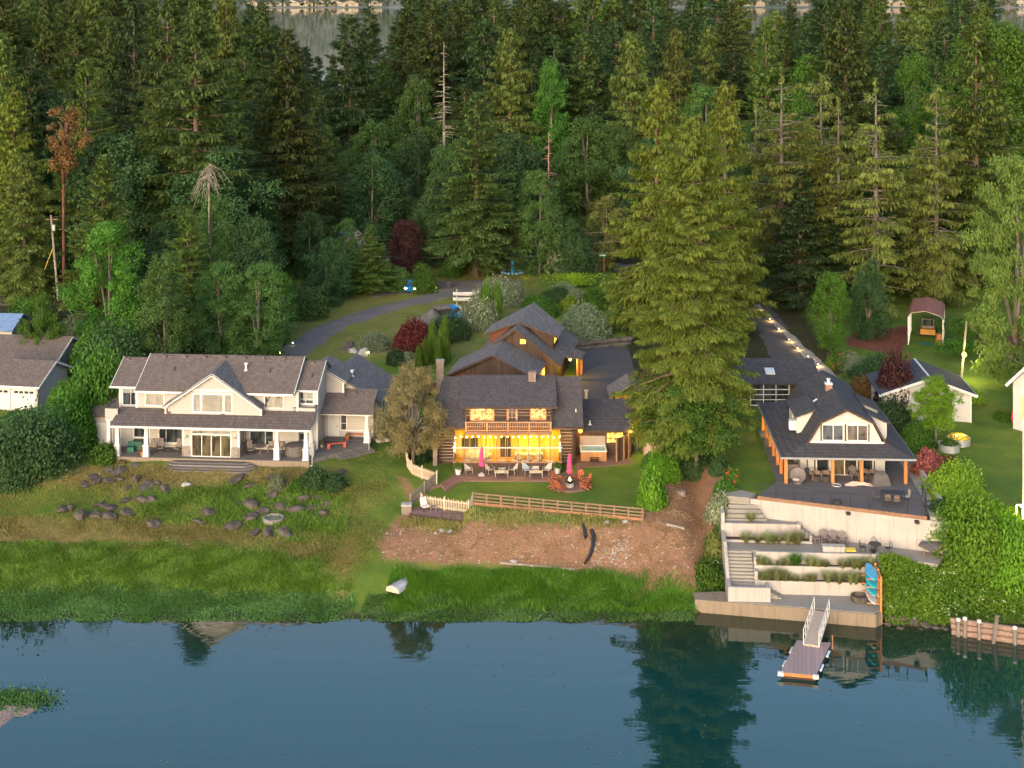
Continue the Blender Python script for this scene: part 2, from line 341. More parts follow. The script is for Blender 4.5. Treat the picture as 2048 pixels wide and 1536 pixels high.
def hgt(X, Y, rough=True):
    X = np.asarray(X, float); Y = np.asarray(Y, float); sh_ = np.broadcast(X, Y).shape
    X = np.broadcast_to(X, sh_).ravel(); Y = np.broadcast_to(Y, sh_).ravel(); kk = np.clip((X-13.5)/3.0,0,1); kk = 1+(KS-1)*kk*kk*(3-2*kk)*np.clip((320-Y)/80,0,1); X = X/kk; Y = Y/kk
    P = np.stack([np.interp(Y, [p[0] for p in pr], [p[1] for p in pr]) for _, pr in STN])
    k = np.clip(np.searchsorted(STX, X)-1, 0, len(STX)-2); t = np.clip((X-STX[k])/(STX[k+1]-STX[k]), 0, 1)
    i = np.arange(len(X)); z = P[k,i]*(1-t)+P[k+1,i]*t; z = H-kk*(H-z)
    if rough:
        w = np.clip((z-.2)/1.0, 0, 1)
        a = np.where((Y>117)&(Y<139)&(X>-9)&(X<40) | (Y>139)&(Y<172)&(X>4)&(X<16), .008, .05)
        z = z + w*a*(np.sin(X*.9+np.sin(Y*.7)*1.3)+np.sin(Y*1.1+X*.37)+.6*np.sin(X*2.3-Y*1.9)+.5*np.sin(X*3.7+Y*3.1))
        z = z + np.clip(1-np.abs(z-WL)/.4,0,1)*.014*(np.sin(X*1.7)+np.sin(X*.43+1)+np.sin(X*3.9+Y))
        far = np.clip((Y-2600)/400, 0, 1); z = z + far*(8*np.sin(X*.0021+1)+6*np.sin(X*.0057)+4*np.sin(X*.013+Y*.004))
    return z.reshape(sh_)
def gz(X, Y): return float(hgt(X, Y))
def G(x, y):                        # where the sight line through photo pixel (x, y) meets the ground
    d = ((x-CX)/F, 1.0, -(y-YH)/F)
    T = np.linspace(86, 900, 6000); z = hgt(d[0]*T, T); below = np.nonzero(z > H+d[2]*T)[0]
    k = below[0] if len(below) else len(T)-1
    lo, hi = T[max(k-1,0)], T[k]
    for _ in range(18):
        m = (lo+hi)/2
        if gz(d[0]*m, m) > H+d[2]*m: hi = m
        else: lo = m
    return (d[0]*hi, hi, H+d[2]*hi)
def GP(pts): return [G(*p)[:2] for p in pts]

def sdf(poly, X, Y):                # signed distance to a polygon, positive inside
    P = np.array(poly); d = np.full(X.shape, 1e9); ins = np.zeros(X.shape, bool); n = len(P)
    for i in range(n):
        a = P[i]; b = P[(i+1)%n]; e = b-a; wx = X-a[0]; wy = Y-a[1]
        t = np.clip((wx*e[0]+wy*e[1])/max(1e-9,(e@e)),0,1); d = np.minimum(d, (wx-e[0]*t)**2+(wy-e[1]*t)**2)
        c = (a[1]<=Y) != (b[1]<=Y); xi = a[0]+(Y-a[1])*(e[0])/(e[1] if abs(e[1])>1e-9 else 1e-9); ins ^= c & (X < xi)
    return np.where(ins, 1, -1)*np.sqrt(d)

def axis(*segs):
    r = []
    for a, b, st in segs: r += list(np.arange(a, b, st))
    return np.array(r+[segs[-1][1]])
gx = axis((-3000,-400,200),(-400,-80,20),(-80,-58,2),(-58,62,.42),(62,80,2),(80,400,20),(400,3000,200))
gy = axis((60,104,8),(104,142,.4),(142,225,.8),(225,300,4),(300,640,20),(640,2400,200),(2400,4200,60))
XX, YY = np.meshgrid(gx, gy); ZZ = hgt(XX, YY)
def grid_mesh(name, XX, YY, ZZ, mats, attrs=None):
    ny, nx = XX.shape; me = bpy.data.meshes.new(name); me.vertices.add(nx*ny)
    me.vertices.foreach_set('co', np.stack([XX,YY,ZZ],-1).astype(np.float32).ravel())
    a = (np.arange(ny-1)[:,None]*nx+np.arange(nx-1)[None]).ravel(); q = np.stack([a,a+1,a+nx+1,a+nx],1).astype(np.int32)
    n = len(q); me.loops.add(n*4); me.loops.foreach_set('vertex_index', q.ravel()); me.polygons.add(n)
    me.polygons.foreach_set('loop_start', np.arange(n,dtype=np.int32)*4); me.polygons.foreach_set('loop_total', np.full(n,4,np.int32)); me.polygons.foreach_set('use_smooth', np.ones(n,bool))
    for k, v in (attrs or {}).items():
        at_ = me.attributes.new(k, 'FLOAT', 'POINT'); at_.data.foreach_set('value', v.astype(np.float32).ravel())
    for m in mats: me.materials.append(m)
    me.update(); me.validate(); return link(name, me)

near = (YY>104)&(YY<330)
def field(polys, clip=3.0):
    r = np.full(XX.shape, -clip)
    for p in polys: r = np.maximum(r, np.clip(sdf(p, XX, YY), -clip, clip))
    return r
A_dirt = field([GP([(792,1036),(850,1022),(940,1040),(1080,1046),(1210,1048),(1286,1030),(1300,995),(1335,950),(1375,935),(1455,955),(1462,1010),(1432,1090),(1400,1180),(1345,1183),(1230,1165),(1100,1135),(960,1128),(860,1128),(770,1118),(752,1090)]),
               GP([(752,790),(772,768),(800,770),(815,785),(790,805)]), GP([(792,950),(812,955),(832,985),(845,1000),(826,1003),(806,975)])])
A_mulch = field([GP([(1690,690),(1700,668),(1760,655),(1818,650),(1818,680),(1800,710),(1760,705)]), GP([(1940,690),(2100,700),(2100,672),(1950,672)])])
A_marsh = field([GP([(-120,1182),(100,1165),(250,1165),(420,1195),(600,1200),(690,1212),(715,1245),(300,1262),(-120,1262)]), GP([(760,1200),(900,1190),(1100,1205),(1380,1215),(1380,1245),(760,1255)])])
A_dry = np.exp(-((YY-129.5)/2.2)**2)*np.clip((-12-XX)/6,0,1)*np.clip((XX+50)/8,0,1)*.9
A_dry = np.maximum(A_dry, np.exp(-((YY-120.5)/2.6)**2)*np.clip((-20-XX)/6,0,1)*.95)
A_dry = np.maximum(A_dry, np.exp(-((XX+13.6)/1.3)**2)*np.clip((YY-108)/4,0,1)*np.clip((122-YY)/4,0,1)*.7)
A_dry = np.maximum(A_dry, np.exp(-((YY-121.8)/1.3)**2)*np.clip((XX+3)/4,0,1)*np.clip((11-XX)/3,0,1)*.75)
A_dry = np.maximum(A_dry, np.exp(-((YY-118)/2.4)**2-((XX-41)/3)**2)*.8)
A_dry = np.maximum(A_dry, .55*np.clip((YY-158)/8,0,1)*np.clip((218-YY)/8,0,1)*np.clip((XX+32)/6,0,1)*np.clip((9-XX)/6,0,1))
A_forest = np.clip((YY-212)/6,0,1); A_forest = np.maximum(A_forest, np.clip((-19-XX)/4,0,1)*np.clip((YY-148)/6,0,1)*np.clip((-.17*YY+4-XX)/3,0,1))
A_forest = np.maximum(A_forest, np.clip((XX-9.5-(YY-140)*.10)/2,0,1)*np.clip((YY-144)/4,0,1)*np.clip((40-XX)/6,0,1)*np.clip((YY-150-(XX-20)*.2)/4,0,1))

def m_ground():
    t = NT('ground_grass_and_earth'); co = t.coord(); P = lambda x,a,b,lo=0.,hi=1.: t.smooth(x,a,b,lo,hi)
    n1 = t.noise(.28, co, 6, .62); n2 = t.noise(1.3, co, 5, .65); n3 = t.noise(11, co, 3, .7); n4 = t.noise(3.2, t.coord((1,1,1)), 4, .7); n5 = t.noise(28, co, 2, .7)
    g = t.mix(P(n1,.35,.65), (.075,.145,.014), (.145,.20,.022)); g = t.mix(P(n2,.4,.7,0,.6), g, (.06,.16,.02)); g = t.mix(P(n3,.3,.75,0,.55), g, (.135,.165,.04)); g = t.mix(P(n5,.5,.7,0,.55), g, (.03,.055,.01))
    dryc = t.mix(P(n4,.35,.65), (.24,.165,.062), (.155,.135,.042)); dryc = t.mix(P(n3,.35,.75,0,.5), dryc, (.33,.24,.11)); dryc = t.mix(P(n5,.5,.75,0,.5), dryc, (.08,.065,.02))
    d = t.math('ADD', t.attr('dry'), t.math('MULTIPLY', t.math('SUBTRACT', t.math('ADD', t.math('MULTIPLY', n2, .6), t.math('MULTIPLY', n4, .4)), .5), 1.9)); col = t.mix(P(d,.28,.85), g, dryc)
    d2 = t.math('ADD', t.math('MULTIPLY', n1, .6), t.math('MULTIPLY', n2, .4)); col = t.mix(P(d2,.53,.68,0,.6), col, dryc)
    # earth bank: straw, needles, bare brown soil, pale stones
    e = t.mix(P(n2,.35,.65), (.30,.150,.085), (.205,.105,.058)); e = t.mix(P(n3,.35,.7,0,.7), e, (.42,.25,.155)); e = t.mix(P(n5,.48,.68,0,.65), e, (.085,.045,.03))
    e = t.mix(P(n4,.56,.72,0,.6), e, (.10,.11,.03)); vo = t.n('ShaderNodeTexVoronoi'); vo.inputs['Scale'].default_value = 2.6; t.l(co, vo.inputs['Vector'])
    e = t.mix(t.math('MULTIPLY', P(vo.outputs['Distance'],.12,.05), P(n1,.54,.66,0,.4)), e, (.46,.38,.34))
    w = t.math('MULTIPLY', t.math('SUBTRACT', t.math('ADD', t.math('MULTIPLY', n2, .5), t.math('MULTIPLY', n3, .5)), .5), 3.2)
    col = t.mix(P(t.math('ADD', t.attr('dirt'), w), -.35, .35), col, e)
    mu = t.mix(P(n3,.3,.7), (.13,.045,.03), (.19,.075,.05)); col = t.mix(P(t.math('ADD', t.attr('mulch'), w), -.2, .3), col, mu)
    ma = t.mix(P(n2,.35,.65), (.035,.09,.022), (.06,.125,.04)); ma = t.mix(P(n3,.4,.75,0,.6), ma, (.095,.16,.05)); ma = t.mix(P(n5,.5,.7,0,.6), ma, (.02,.055,.018)); ma = t.mix(P(n1,.5,.65,0,.55), ma, (.10,.115,.035))
    col = t.mix(P(t.math('ADD', t.attr('marsh'), t.math('MULTIPLY', w, 1.3)), -.5, .5), col, ma)
    fo = t.mix(P(n2,.35,.65), (.028,.034,.012), (.05,.04,.022)); fo = t.mix(P(n3,.4,.7,0,.5), fo, (.04,.065,.015)); col = t.mix(P(t.math('ADD', t.attr('forest'), t.math('MULTIPLY', w, .3)), .35, .65), col, fo)
    gm = t.n('ShaderNodeNewGeometry'); sx = t.n('ShaderNodeSeparateXYZ'); t.l(gm.outputs['Position'], sx.inputs[0])
    wet = P(t.math('ADD', sx.outputs[2], t.math('MULTIPLY', w, .05)), WL+.05, WL+.16); col = t.mix(wet, (.045,.04,.022), col)
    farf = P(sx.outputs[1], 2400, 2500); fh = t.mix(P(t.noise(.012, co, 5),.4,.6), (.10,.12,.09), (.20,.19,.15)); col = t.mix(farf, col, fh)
    h = t.math('ADD', n3, t.math('MULTIPLY', n5, .7))
    return t.done(t.bsdf(col, .95, t.bump(h, .10), .15))
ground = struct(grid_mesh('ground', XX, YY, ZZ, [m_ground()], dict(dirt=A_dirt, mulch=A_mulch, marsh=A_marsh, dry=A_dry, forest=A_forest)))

def m_water():
    t = NT('lake_water'); co = t.coord(); mp = t.n('ShaderNodeMapping'); mp.inputs['Scale'].default_value = (1.0,.55,1); t.l(co, mp.inputs[0])
    a = t.noise(.9, mp.outputs[0], 3, .5); b = t.noise(.07, t.coord((1,2.6,1)), 4, .65); c = t.noise(4.5, mp.outputs[0], 2, .5)
    h = t.math('ADD', t.math('MULTIPLY', a, t.smooth(b,.42,.62,.15,1.25)), t.math('MULTIPLY', c, .10))
    alg = t.math('MULTIPLY', t.smooth(t.noise(1.9, t.coord((1,1.6,1)), 6, .75, .6),.66,.74), t.smooth(t.noise(.11, co, 3),.5,.62))
    gm = t.n('ShaderNodeNewGeometry'); sx = t.n('ShaderNodeSeparateXYZ'); t.l(gm.outputs['Position'], sx.inputs[0])
    shallow = t.smooth(sx.outputs[1], 99, 111)
    col = t.mix(shallow, (.004,.034,.031), (.014,.026,.012)); col = t.mix(t.math('MULTIPLY', alg, .5), col, (.10,.12,.07))
    return t.done(t.bsdf(col, t.math('ADD', t.smooth(b,.42,.66,.008,.05), t.math('MULTIPLY', alg, .25)), t.bump(h, .025, .30), .5, IOR=1.52))
wx = axis((-4000,-80,490),(-80,80,8),(80,4000,490)); wy = axis((-150,60,30),(60,120,4),(120,2700,258))
WX, WY = np.meshgrid(wx, wy); lake = struct(grid_mesh('lake', WX, WY, WX*0+WL, [m_water()]))

def ribbon(name, pts, width, mat, lift=.03, wob=.12, step=.8, n=8, flat=None):   # a strip draped over the ground
    P = [Vector((p[0],p[1])) for p in pts]; W = width if isinstance(width,(list,tuple)) else [width]*len(P)
    L = [0.0]
    for i in range(len(P)-1): L.append(L[-1]+(P[i+1]-P[i]).length)
    S = np.arange(0, L[-1]+step*.5, step)
    def cr(c): # catmull-rom through the points
        c = np.array(c, float); o = []
        for s in S:
            i = min(max(np.searchsorted(L, s)-1, 0), len(P)-2); u = (s-L[i])/max(1e-6,L[i+1]-L[i]); u = min(max(u,0),1)
            p0 = c[max(i-1,0)]; p1 = c[i]; p2 = c[i+1]; p3 = c[min(i+2,len(P)-1)]
            o.append(.5*((2*p1)+(p2-p0)*u+(2*p0-5*p1+4*p2-p3)*u*u+(3*p1-p0-3*p2+p3)*u**3))
        return np.array(o)
    C = cr([tuple(p) for p in P]); wv = cr(W); D = np.gradient(C, axis=0); D /= np.linalg.norm(D,axis=1)[:,None]; N = np.stack([-D[:,1],D[:,0]],1)
    q = np.linspace(-.5,.5,n); wl = RNG.normal(0,1,(len(S),2)); wl[1:-1] = (wl[:-2]+wl[1:-1]+wl[2:])/3
    off = q[None]*wv[:,None]; off[:,0] += wl[:,0]*wob; off[:,-1] += wl[:,1]*wob
    X = C[:,0,None]+N[:,0,None]*off; Y = C[:,1,None]+N[:,1,None]*off; Z = hgt(X,Y)+lift if flat is None else X*0+flat
    Z[:,0] -= lift*.8+.03; Z[:,-1] -= lift*.8+.03
    return grid_mesh(name, X, Y, Z, [mat])
def sheet(name, poly, mat, lift=.03, thick=.12, flat=None):       # polygon slab draped flat
    mb = MB(); z = [ (flat if flat is not None else gz(*p)+lift) for p in poly]
    P = [(p[0],p[1],zz) for p,zz in zip(poly,z)]; k = len(P); a = sum(P[i][0]*P[(i+1)%k][1]-P[(i+1)%k][0]*P[i][1] for i in range(k))
    if a < 0: P.reverse()
    Q = [(x,y,zz-thick) for x,y,zz in P]; fs = [tuple(range(k)), tuple(range(2*k-1,k-1,-1))]
    for i in range(k): j = (i+1)%k; fs.append((i,i+k,j+k,j))
    mb.faces(P+Q, fs); return mb.build(name, mat)

drive = GP([(470,770),(560,722),(612,687),(660,657),(712,636),(770,618),(830,603),(890,590),(955,583)])
struct(ribbon('driveway', drive, [4.2,4.2,4.0,3.9,3.8,3.8,3.9,4.2,5], M['asphalt'], .05, .14))
struct(ribbon('cul_de_sac', GP([(735,590),(800,582),(880,575),(960,573),(1045,572)]), [4,5,6.5,7.5,7], M['asphalt'], .075, .2))
struct(ribbon('left_lane', GP([(-120,612),(-40,607),(30,602),(110,590),(180,575),(260,560)]), 5, M['asphalt'], .06, .15))
fr = GP([(1040,517),(1110,524),(1180,531),(1240,538),(1330,549),(1420,560)])
struct(ribbon('far_road', fr, 6.2, M['asphalt'], .07, .05))
ml = mplain('road_line_paint', (.6,.6,.58), .7, .2, 5)
def offs(pts, d):
    o = []
    for i, p in enumerate(pts):
        a = pts[max(i-1,0)]; b = pts[min(i+1,len(pts)-1)]; v = Vector((b[0]-a[0], b[1]-a[1])).normalized(); o.append((p[0]-v.y*d, p[1]+v.x*d))
    return o
for d in (-2.7, 2.6): struct(ribbon('road_edge_line', offs(fr, d), .22, ml, .082, .01, .8, 2))
# ---------------------------------------------------------------- windows, doors, columns
def window(par, o, ux, w, h, pane='glass', muls=(), rows=(), tw=.11, frame='trim', name='window', bar=.05, proud=.05, sill=True):
    # o: lower-left corner on the wall, ux: direction to the right seen from outside, outward normal = ux x up turned to the viewer
    o = Vector(o); ux = Vector(ux).normalized(); up = Vector((0,0,1)); nr = ux.cross(up)
    def bx(mb, a0, a1, b0, b1, d0, d1):
        c = o+ux*(a0+a1)/2+up*(b0+b1)/2+nr*(d0+d1)/2; mb.obox(c, ux*(a1-a0)/2, nr*(d1-d0)/2, up*(b1-b0)/2)
    f = MB(); bx(f, -tw, 0, -tw, h+tw, -.02, proud); bx(f, w, w+tw, -tw, h+tw, -.02, proud); bx(f, 0, w, h, h+tw, -.02, proud); bx(f, 0, w, -tw, 0, -.02, proud+(.03 if sill else 0))
    for m in muls: bx(f, m*w-bar/2, m*w+bar/2, 0, h, -.02, proud*.8)
    for r in rows: bx(f, 0, w, r*h-bar/2, r*h+bar/2, -.02, proud*.75)
    fo = f.build(name, M[frame], par)
    p = MB(); bx(p, 0.002, w-.002, 0.002, h-.002, .0, .018); p.build('pane', M[pane], fo)
    return fo
def door(par, o, ux, w, h, mat='white', knob='black'):
    o = Vector(o); ux = Vector(ux).normalized(); up = Vector((0,0,1)); nr = ux.cross(up); d = MB()
    def bx(mb, a0, a1, b0, b1, d0, d1): mb.obox(o+ux*(a0+a1)/2+up*(b0+b1)/2+nr*(d0+d1)/2, ux*(a1-a0)/2, nr*(d1-d0)/2, up*(b1-b0)/2)
    bx(d, 0, w, 0, h, 0, .04)
    for a in (.12,.56):
        for b, c in ((.1,.42),(.48,.93)): bx(d, a*w, (a+.32)*w, b*h, c*h, .04, .055)
    bx(d, -.1, 0, 0, h+.1, -.01, .06); bx(d, w, w+.1, 0, h+.1, -.01, .06); bx(d, 0, w, h, h+.1, -.01, .06)
    do = d.build('door', M[mat], par); k = MB(); k.ball(o+ux*w*.9+up*1.0+nr*.09, .045, 8, 5); k.build('handle', M[knob], do); return do
def column(par, u, v, z0, z1, s=.3):
    c = MB(); c.box(u-.25,u+.25,v-.25,v+.25,z0,z0+.95); c.box(u-.3,u+.3,v-.3,v+.3,z0+.95,z0+1.05); c.box(u-.29,u+.29,v-.29,v+.29,z0,z0+.12)
    a, b = .19, .145; c.hexa([(u-a,v-a,z0+1.05),(u+a,v-a,z0+1.05),(u+a,v+a,z0+1.05),(u-a,v+a,z0+1.05)], [(u-b,v-b,z1-.15),(u+b,v-b,z1-.15),(u+b,v+b,z1-.15),(u-b,v+b,z1-.15)])
    c.box(u-.22,u+.22,v-.22,v+.22,z1-.15,z1); return c.build('porch_column', M['trim'], par)
def gable_roof(mb, x0, x1, y0, y1, ze, zr, ov=0, t=.16):   # ridge along x
    ym = (y0+y1)/2; mb.slab([(x0,y0,ze),(x1,y0,ze),(x1,ym,zr),(x0,ym,zr)], t); mb.slab([(x1,y1,ze),(x0,y1,ze),(x0,ym,zr),(x1,ym,zr)], t)

# ================================================================= the white two-storey house on the left
wo = at(230.3, 913.3, 4.3); WA = math.radians(-4.3)
wh = thing('white_house', 'large beige and white two-storey house with a columned porch and central front gable', 'house', wo, WA)
U = (1,0,0)
b = MB()                                                            # walls
b.box(1.0,16.4,2.9,11,-.4,5.45); b.box(-.95,1.0,3.9,10.6,-.4,5.55); b.box(16.4,17.95,3.9,10.6,-.4,5.55)
b.gprism([(4.3,3.3),(13.15,3.3),(13.15,4.3),(8.6,7.15),(4.3,4.3)],1.95,2.95)
b.box(6.2,11.4,.55,2.9,0,2.9); b.box(17.95,22.6,7.3,9.5,-.4,3.1); b.gprism([(15.3,3.2),(19.6,3.2),(19.6,5.0),(17.4,6.25),(15.3,5.0)],8.1,12.2)
b.box(-4.5,-.95,4.5,9,-.5,2.45); b.box(18.4,22.75,9.0,17.2,-.4,3.1)
for x in (-.93,17.93):                                              # gable ends
    b.faces([(x-.02,3.9,5.5),(x-.02,10.6,5.5),(x-.02,7.2,7.1),(x+.02,3.9,5.5),(x+.02,10.6,5.5),(x+.02,7.2,7.1)],[(0,1,2),(5,4,3),(0,3,4,1),(1,4,5,2),(2,5,3,0)])
b.faces([(22.73,9,3.1),(22.73,17.2,3.1),(19.2,17.2,5.1),(18.4,9,3.1),(19.2,9,5.1)],[(0,1,2,4),(3,0,4)])
b.build('wall', M['siding'], wh)
b = MB(); b.box(0,18.05,0,2.88,-.55,-.02); b.build('porch_base', M['conc_stain'], wh)
b = MB(); b.box(-.02,18.07,-.02,2.89,-.02,.03); b.prism([(18.07,.4),(22.6,5.2),(22.6,7.28),(18.07,7.28)],-.4,.02); b.box(-3.7,-.02,.4,4.45,-.5,-.35); b.build('porch_deck', M['deck_grey'], wh)
b = MB()
for k, (z, e) in enumerate(((-.14,0),(-.28,.35),(-.42,.7),(-.56,1.05))):
    b.prism([(5.9-e*.9,-.02),(5.3-e*.9,-.35-e*.1),(5.9-e*.6,-.55-e),(12.1+e*.6,-.55-e),(12.7+e*.9,-.35-e*.1),(12.1+e*.9,-.02)], z-.14, z)
b.build('front_steps', M['deck_grey'], wh)
b = MB()
for k in range(3): b.prism([(20.2+k*.1,2.5-k*.28),(22.65+k*.28,5.1-k*.1),(22.65,5.4),(19.9,2.6)], -.4-k*.12, -.1-k*.13)
b.build('side_steps', M['deck_grey'], wh)
for u, v in ((.11,.32),(2.83,.31),(14.98,.34),(17.66,.37),(17.78,1.95)): column(wh, u, v, .03, 2.72)
column(wh, -1.2, 1.75, -.35, 2.9); column(wh, 22.3, 5.75, .02, 2.7)
b = MB(); b.box(-.3,18.15,.12,.42,2.72,2.93); b.box(-.36,18.24,-.46,-.38,2.80,2.97); b.box(-1.5,-.25,1.5,1.75,2.9,3.05); b.box(18.0,22.75,5.25,5.33,2.66,2.84); b.box(18,22.6,5.6,5.85,2.7,2.84)
b.box(1.0,16.0,2.3,2.36,5.22,5.40); b.box(-1.75,1.05,3.3,3.37,5.32,5.48); b.box(15.8,18.1,3.3,3.37,5.32,5.48)
for s in (-1,1):                                                    # rakes of the front gable and the corner boards
    b.bar((8.6,1.5,7.26),(8.6+s*4.62,1.5,4.13),.06,.24); b.box(8.6+s*4.5-.08,8.6+s*4.5+.08,1.9,1.99,3.4,4.25)
b.box(6.6,10.6,1.9,1.96,5.62,5.80)
for u in (1.03,16.3): b.box(u-.09,u+.09,2.86,2.92,3.2,5.3)
for u in (-.93,17.93): b.box(u-.09,u+.09,3.86,3.95,-.3,5.4)
for u in (6.22,11.38): b.box(u-.09,u+.09,.5,.6,.95,2.75)
b.box(19.5,19.68,8.05,8.15,3.3,5.1); b.bar((17.4,7.75,6.38),(19.95,7.75,4.98),.06,.22); b.box(22.5,22.66,7.24,7.32,0,2.8)
for x in (-1.66,18.14): b.bar((x,3.35,5.42),(x,7.2,7.24),.05,.2)
for x in (1.0,16.1): b.bar((x,2.4,5.36),(x,7.0,7.62),.05,.2)
b.box(19.95,22.55,7.22,7.3,.55,.68)
b.build('trim_boards', M['trim'], wh)
b = MB(); b.box(6.25,6.92,.47,.6,0,.95); b.box(10.68,11.35,.47,.6,0,.95); b.box(6.1,6.22,.5,2.88,0,.95); b.box(11.38,11.5,.5,2.88,0,.95); b.box(2.45,3.05,2.82,2.9,0,.85); b.box(14.3,14.9,2.82,2.9,0,.85); b.build('stone_base', M['stone'], wh)
# roofs
r = MB(); r.slab([(1.0,2.35,5.42),(16.1,2.35,5.42),(16.1,7.0,7.68),(1.0,7.0,7.68)],.16); r.slab([(16.1,11.65,5.42),(1.0,11.65,5.42),(1.0,7.0,7.68),(16.1,7.0,7.68)],.16); r.build('main_roof', M['sh_brown'], wh)
r = MB()
for x0, x1 in ((-1.7,1.04),(16.06,18.16)):
    r.slab([(x0,3.35,5.48),(x1,3.35,5.48),(x1,7.2,7.26),(x0,7.2,7.26)],.15); r.slab([(x1,11,5.48),(x0,11,5.48),(x0,7.2,7.26),(x1,7.2,7.26)],.15)
r.build('wing_roof', M['sh_brown'], wh)
r = MB(); r.slab([(-.35,-.42,2.98),(18.22,-.42,2.98),(18.1,2.95,3.68),(-.6,2.95,3.68)],.12); r.build('porch_roof', M['sh_brown'], wh)
r = MB(); e = .05
r.slab([(8.6,1.45,7.36),(3.95,1.45,4.26),(3.95,2.92,4.26),(5.72,2.42,5.44+e),(8.6,6.4,7.36+e)],.1); r.slab([(13.25,1.45,4.26),(8.6,1.45,7.36),(8.6,6.4,7.36+e),(11.48,2.42,5.44+e),(13.25,2.92,4.26)],.1); r.build('gable_roof', M['sh_grey'], wh)
r = MB(); r.slab([(18.0,5.2,2.86),(22.85,5.2,2.86),(22.85,8.7,4.2),(18.0,8.7,4.2)],.14); r.build('entry_roof', M['sh_brown'], wh)
r = MB(); r.slab([(23.2,8.9,2.86),(23.2,17.6,2.86),(19.2,17.6,5.25),(19.2,8.6,5.25)],.14); r.slab([(15.2,17.6,2.9),(15.2,8.6,2.9),(19.2,8.6,5.25),(19.2,17.6,5.25)],.14)
r.slab([(20.0,7.7,5.04),(20.0,12.3,5.04),(17.4,12.3,6.48),(17.4,7.7,6.48)],.12); r.slab([(14.8,12.3,5.04),(14.8,7.7,5.04),(17.4,7.7,6.48),(17.4,12.3,6.48)],.12); r.build('garage_roof', M['sh_grey'], wh)
r = MB(); r.slab([(-4.75,4.1,2.42),(-.95,4.1,2.42),(-.95,9.2,4.3),(-4.75,9.2,4.3)],.14); r.build('side_roof', M['sh_brown'], wh)
b = MB(); b.box(-1.5,-.3,1.5,1.62,3.05,3.95); b.box(-1.5,-1.38,1.62,3.9,3.05,3.95); b.box(-1.5,-.3,1.5,3.9,2.98,3.05); b.box(15.9,17.95,2.9,3.0,3.5,3.98); b.box(17.85,17.97,3.0,3.9,3.3,3.98)
b.build('balcony_wall', M['siding'], wh)
b = MB(); b.box(-1.55,-.28,1.45,1.66,3.95,4.02); b.box(-1.55,-1.34,1.66,3.9,3.95,4.02); b.box(15.9,18.0,2.88,3.03,3.98,4.04); b.box(17.82,18.02,3.03,3.9,3.98,4.04); b.build('balcony_cap', M['sh_brown'], wh)
b = MB()
for u in (2.51,4.45,6.39,8.33,10.26,12.12,14.12): b.box(u-.2,u+.2,6.45,6.75,7.4,7.66)
for u, v, z in ((-1.15,6.7,7.0),(.7,6.7,7.0),(16.9,6.7,7.0),(20.7,7.9,3.88),(21.4,7.9,3.88)): b.box(u-.18,u+.18,v,v+.28,z,z+.24)
for u in (4.4,9.5): b.box(u-.18,u+.18,1.9,2.3,3.45,3.68)
b.build('roof_vent', M['sh_brown'], wh)
b = MB()
for u, v, z in ((4.0,5.0,6.62),(13.2,5.0,6.62),(17.2,5.2,6.25),(19.9,7.6,3.68)): b.cyl((u,v,z),(u,v,z+.42),.05); b.lathe([(.16,0),(.06,.12)],(u,v,z+.02),10)
b.build('vent_pipe', M['dark'], wh)
b = MB()
for u, v, z, h in ((10.83,5.2,6.7,.7),(19.9,11.0,4.75,.6)): b.cyl((u,v,z),(u,v,z+h),.1); b.lathe([(.2,0),(.2,.1),(.12,.16)],(u,v,z+h-.1),10); b.lathe([(.24,0),(.11,.16)],(u,v,z),10)
b.build('flue', M['alum'], wh)
# windows
window(wh,(-.62,3.9,3.65),U,1.5,1.5,'glassb',(.5,)); window(wh,(1.95,2.9,3.98),U,1.66,1.0,'glass'); window(wh,(13.25,2.9,3.98),U,1.68,1.0,'glass')
window(wh,(6.75,1.95,3.75),U,3.55,1.55,'glass',(.2,.8),(),.14,'trim','window',.2); window(wh,(16.2,3.9,4.15),U,1.35,1.05,'glassb',(.5,),(.36,),.16)
window(wh,(.8,2.9,.95),U,1.4,1.25,'glassb'); window(wh,(3.2,2.9,.5),U,2.15,1.65,'glassb',(.3,)); window(wh,(11.85,2.9,.5),U,2.15,1.65,'glassb',(.66,)); window(wh,(16.15,3.88,.75),U,.85,1.2,'glassb',(),(.45,))
window(wh,(7.05,.55,.1),U,3.55,1.9,'glass',(.25,.5,.75),(),.16,'trim','sliding_door',.08); window(wh,(7.05,.55,2.12),U,3.55,.3,'glass',(.5,),(),.1)
window(wh,(11.4,1.0,.45),(0,1,0),1.3,1.75,'glassb',(),(.4,)); window(wh,(19.55,7.3,.68),U,.48,1.6,'glassb',(),(.38,),.1)
door(wh,(18.35,7.3,.02),U,.92,2.05); door(wh,(-3.65,4.5,-.36),U,1.75,1.95); window(wh,(22.75,12.2,.1),(0,1,0),.85,1.9,'glassb')
for u in (6.55,11.05):
    b = MB(); b.box(u-.07,u+.07,.42,.5,1.75,2.0); b.lathe([(.05,0),(.1,.14),(.03,.2)],(u,.38,1.78),8); b.build('wall_lamp', M['metal'], wh)

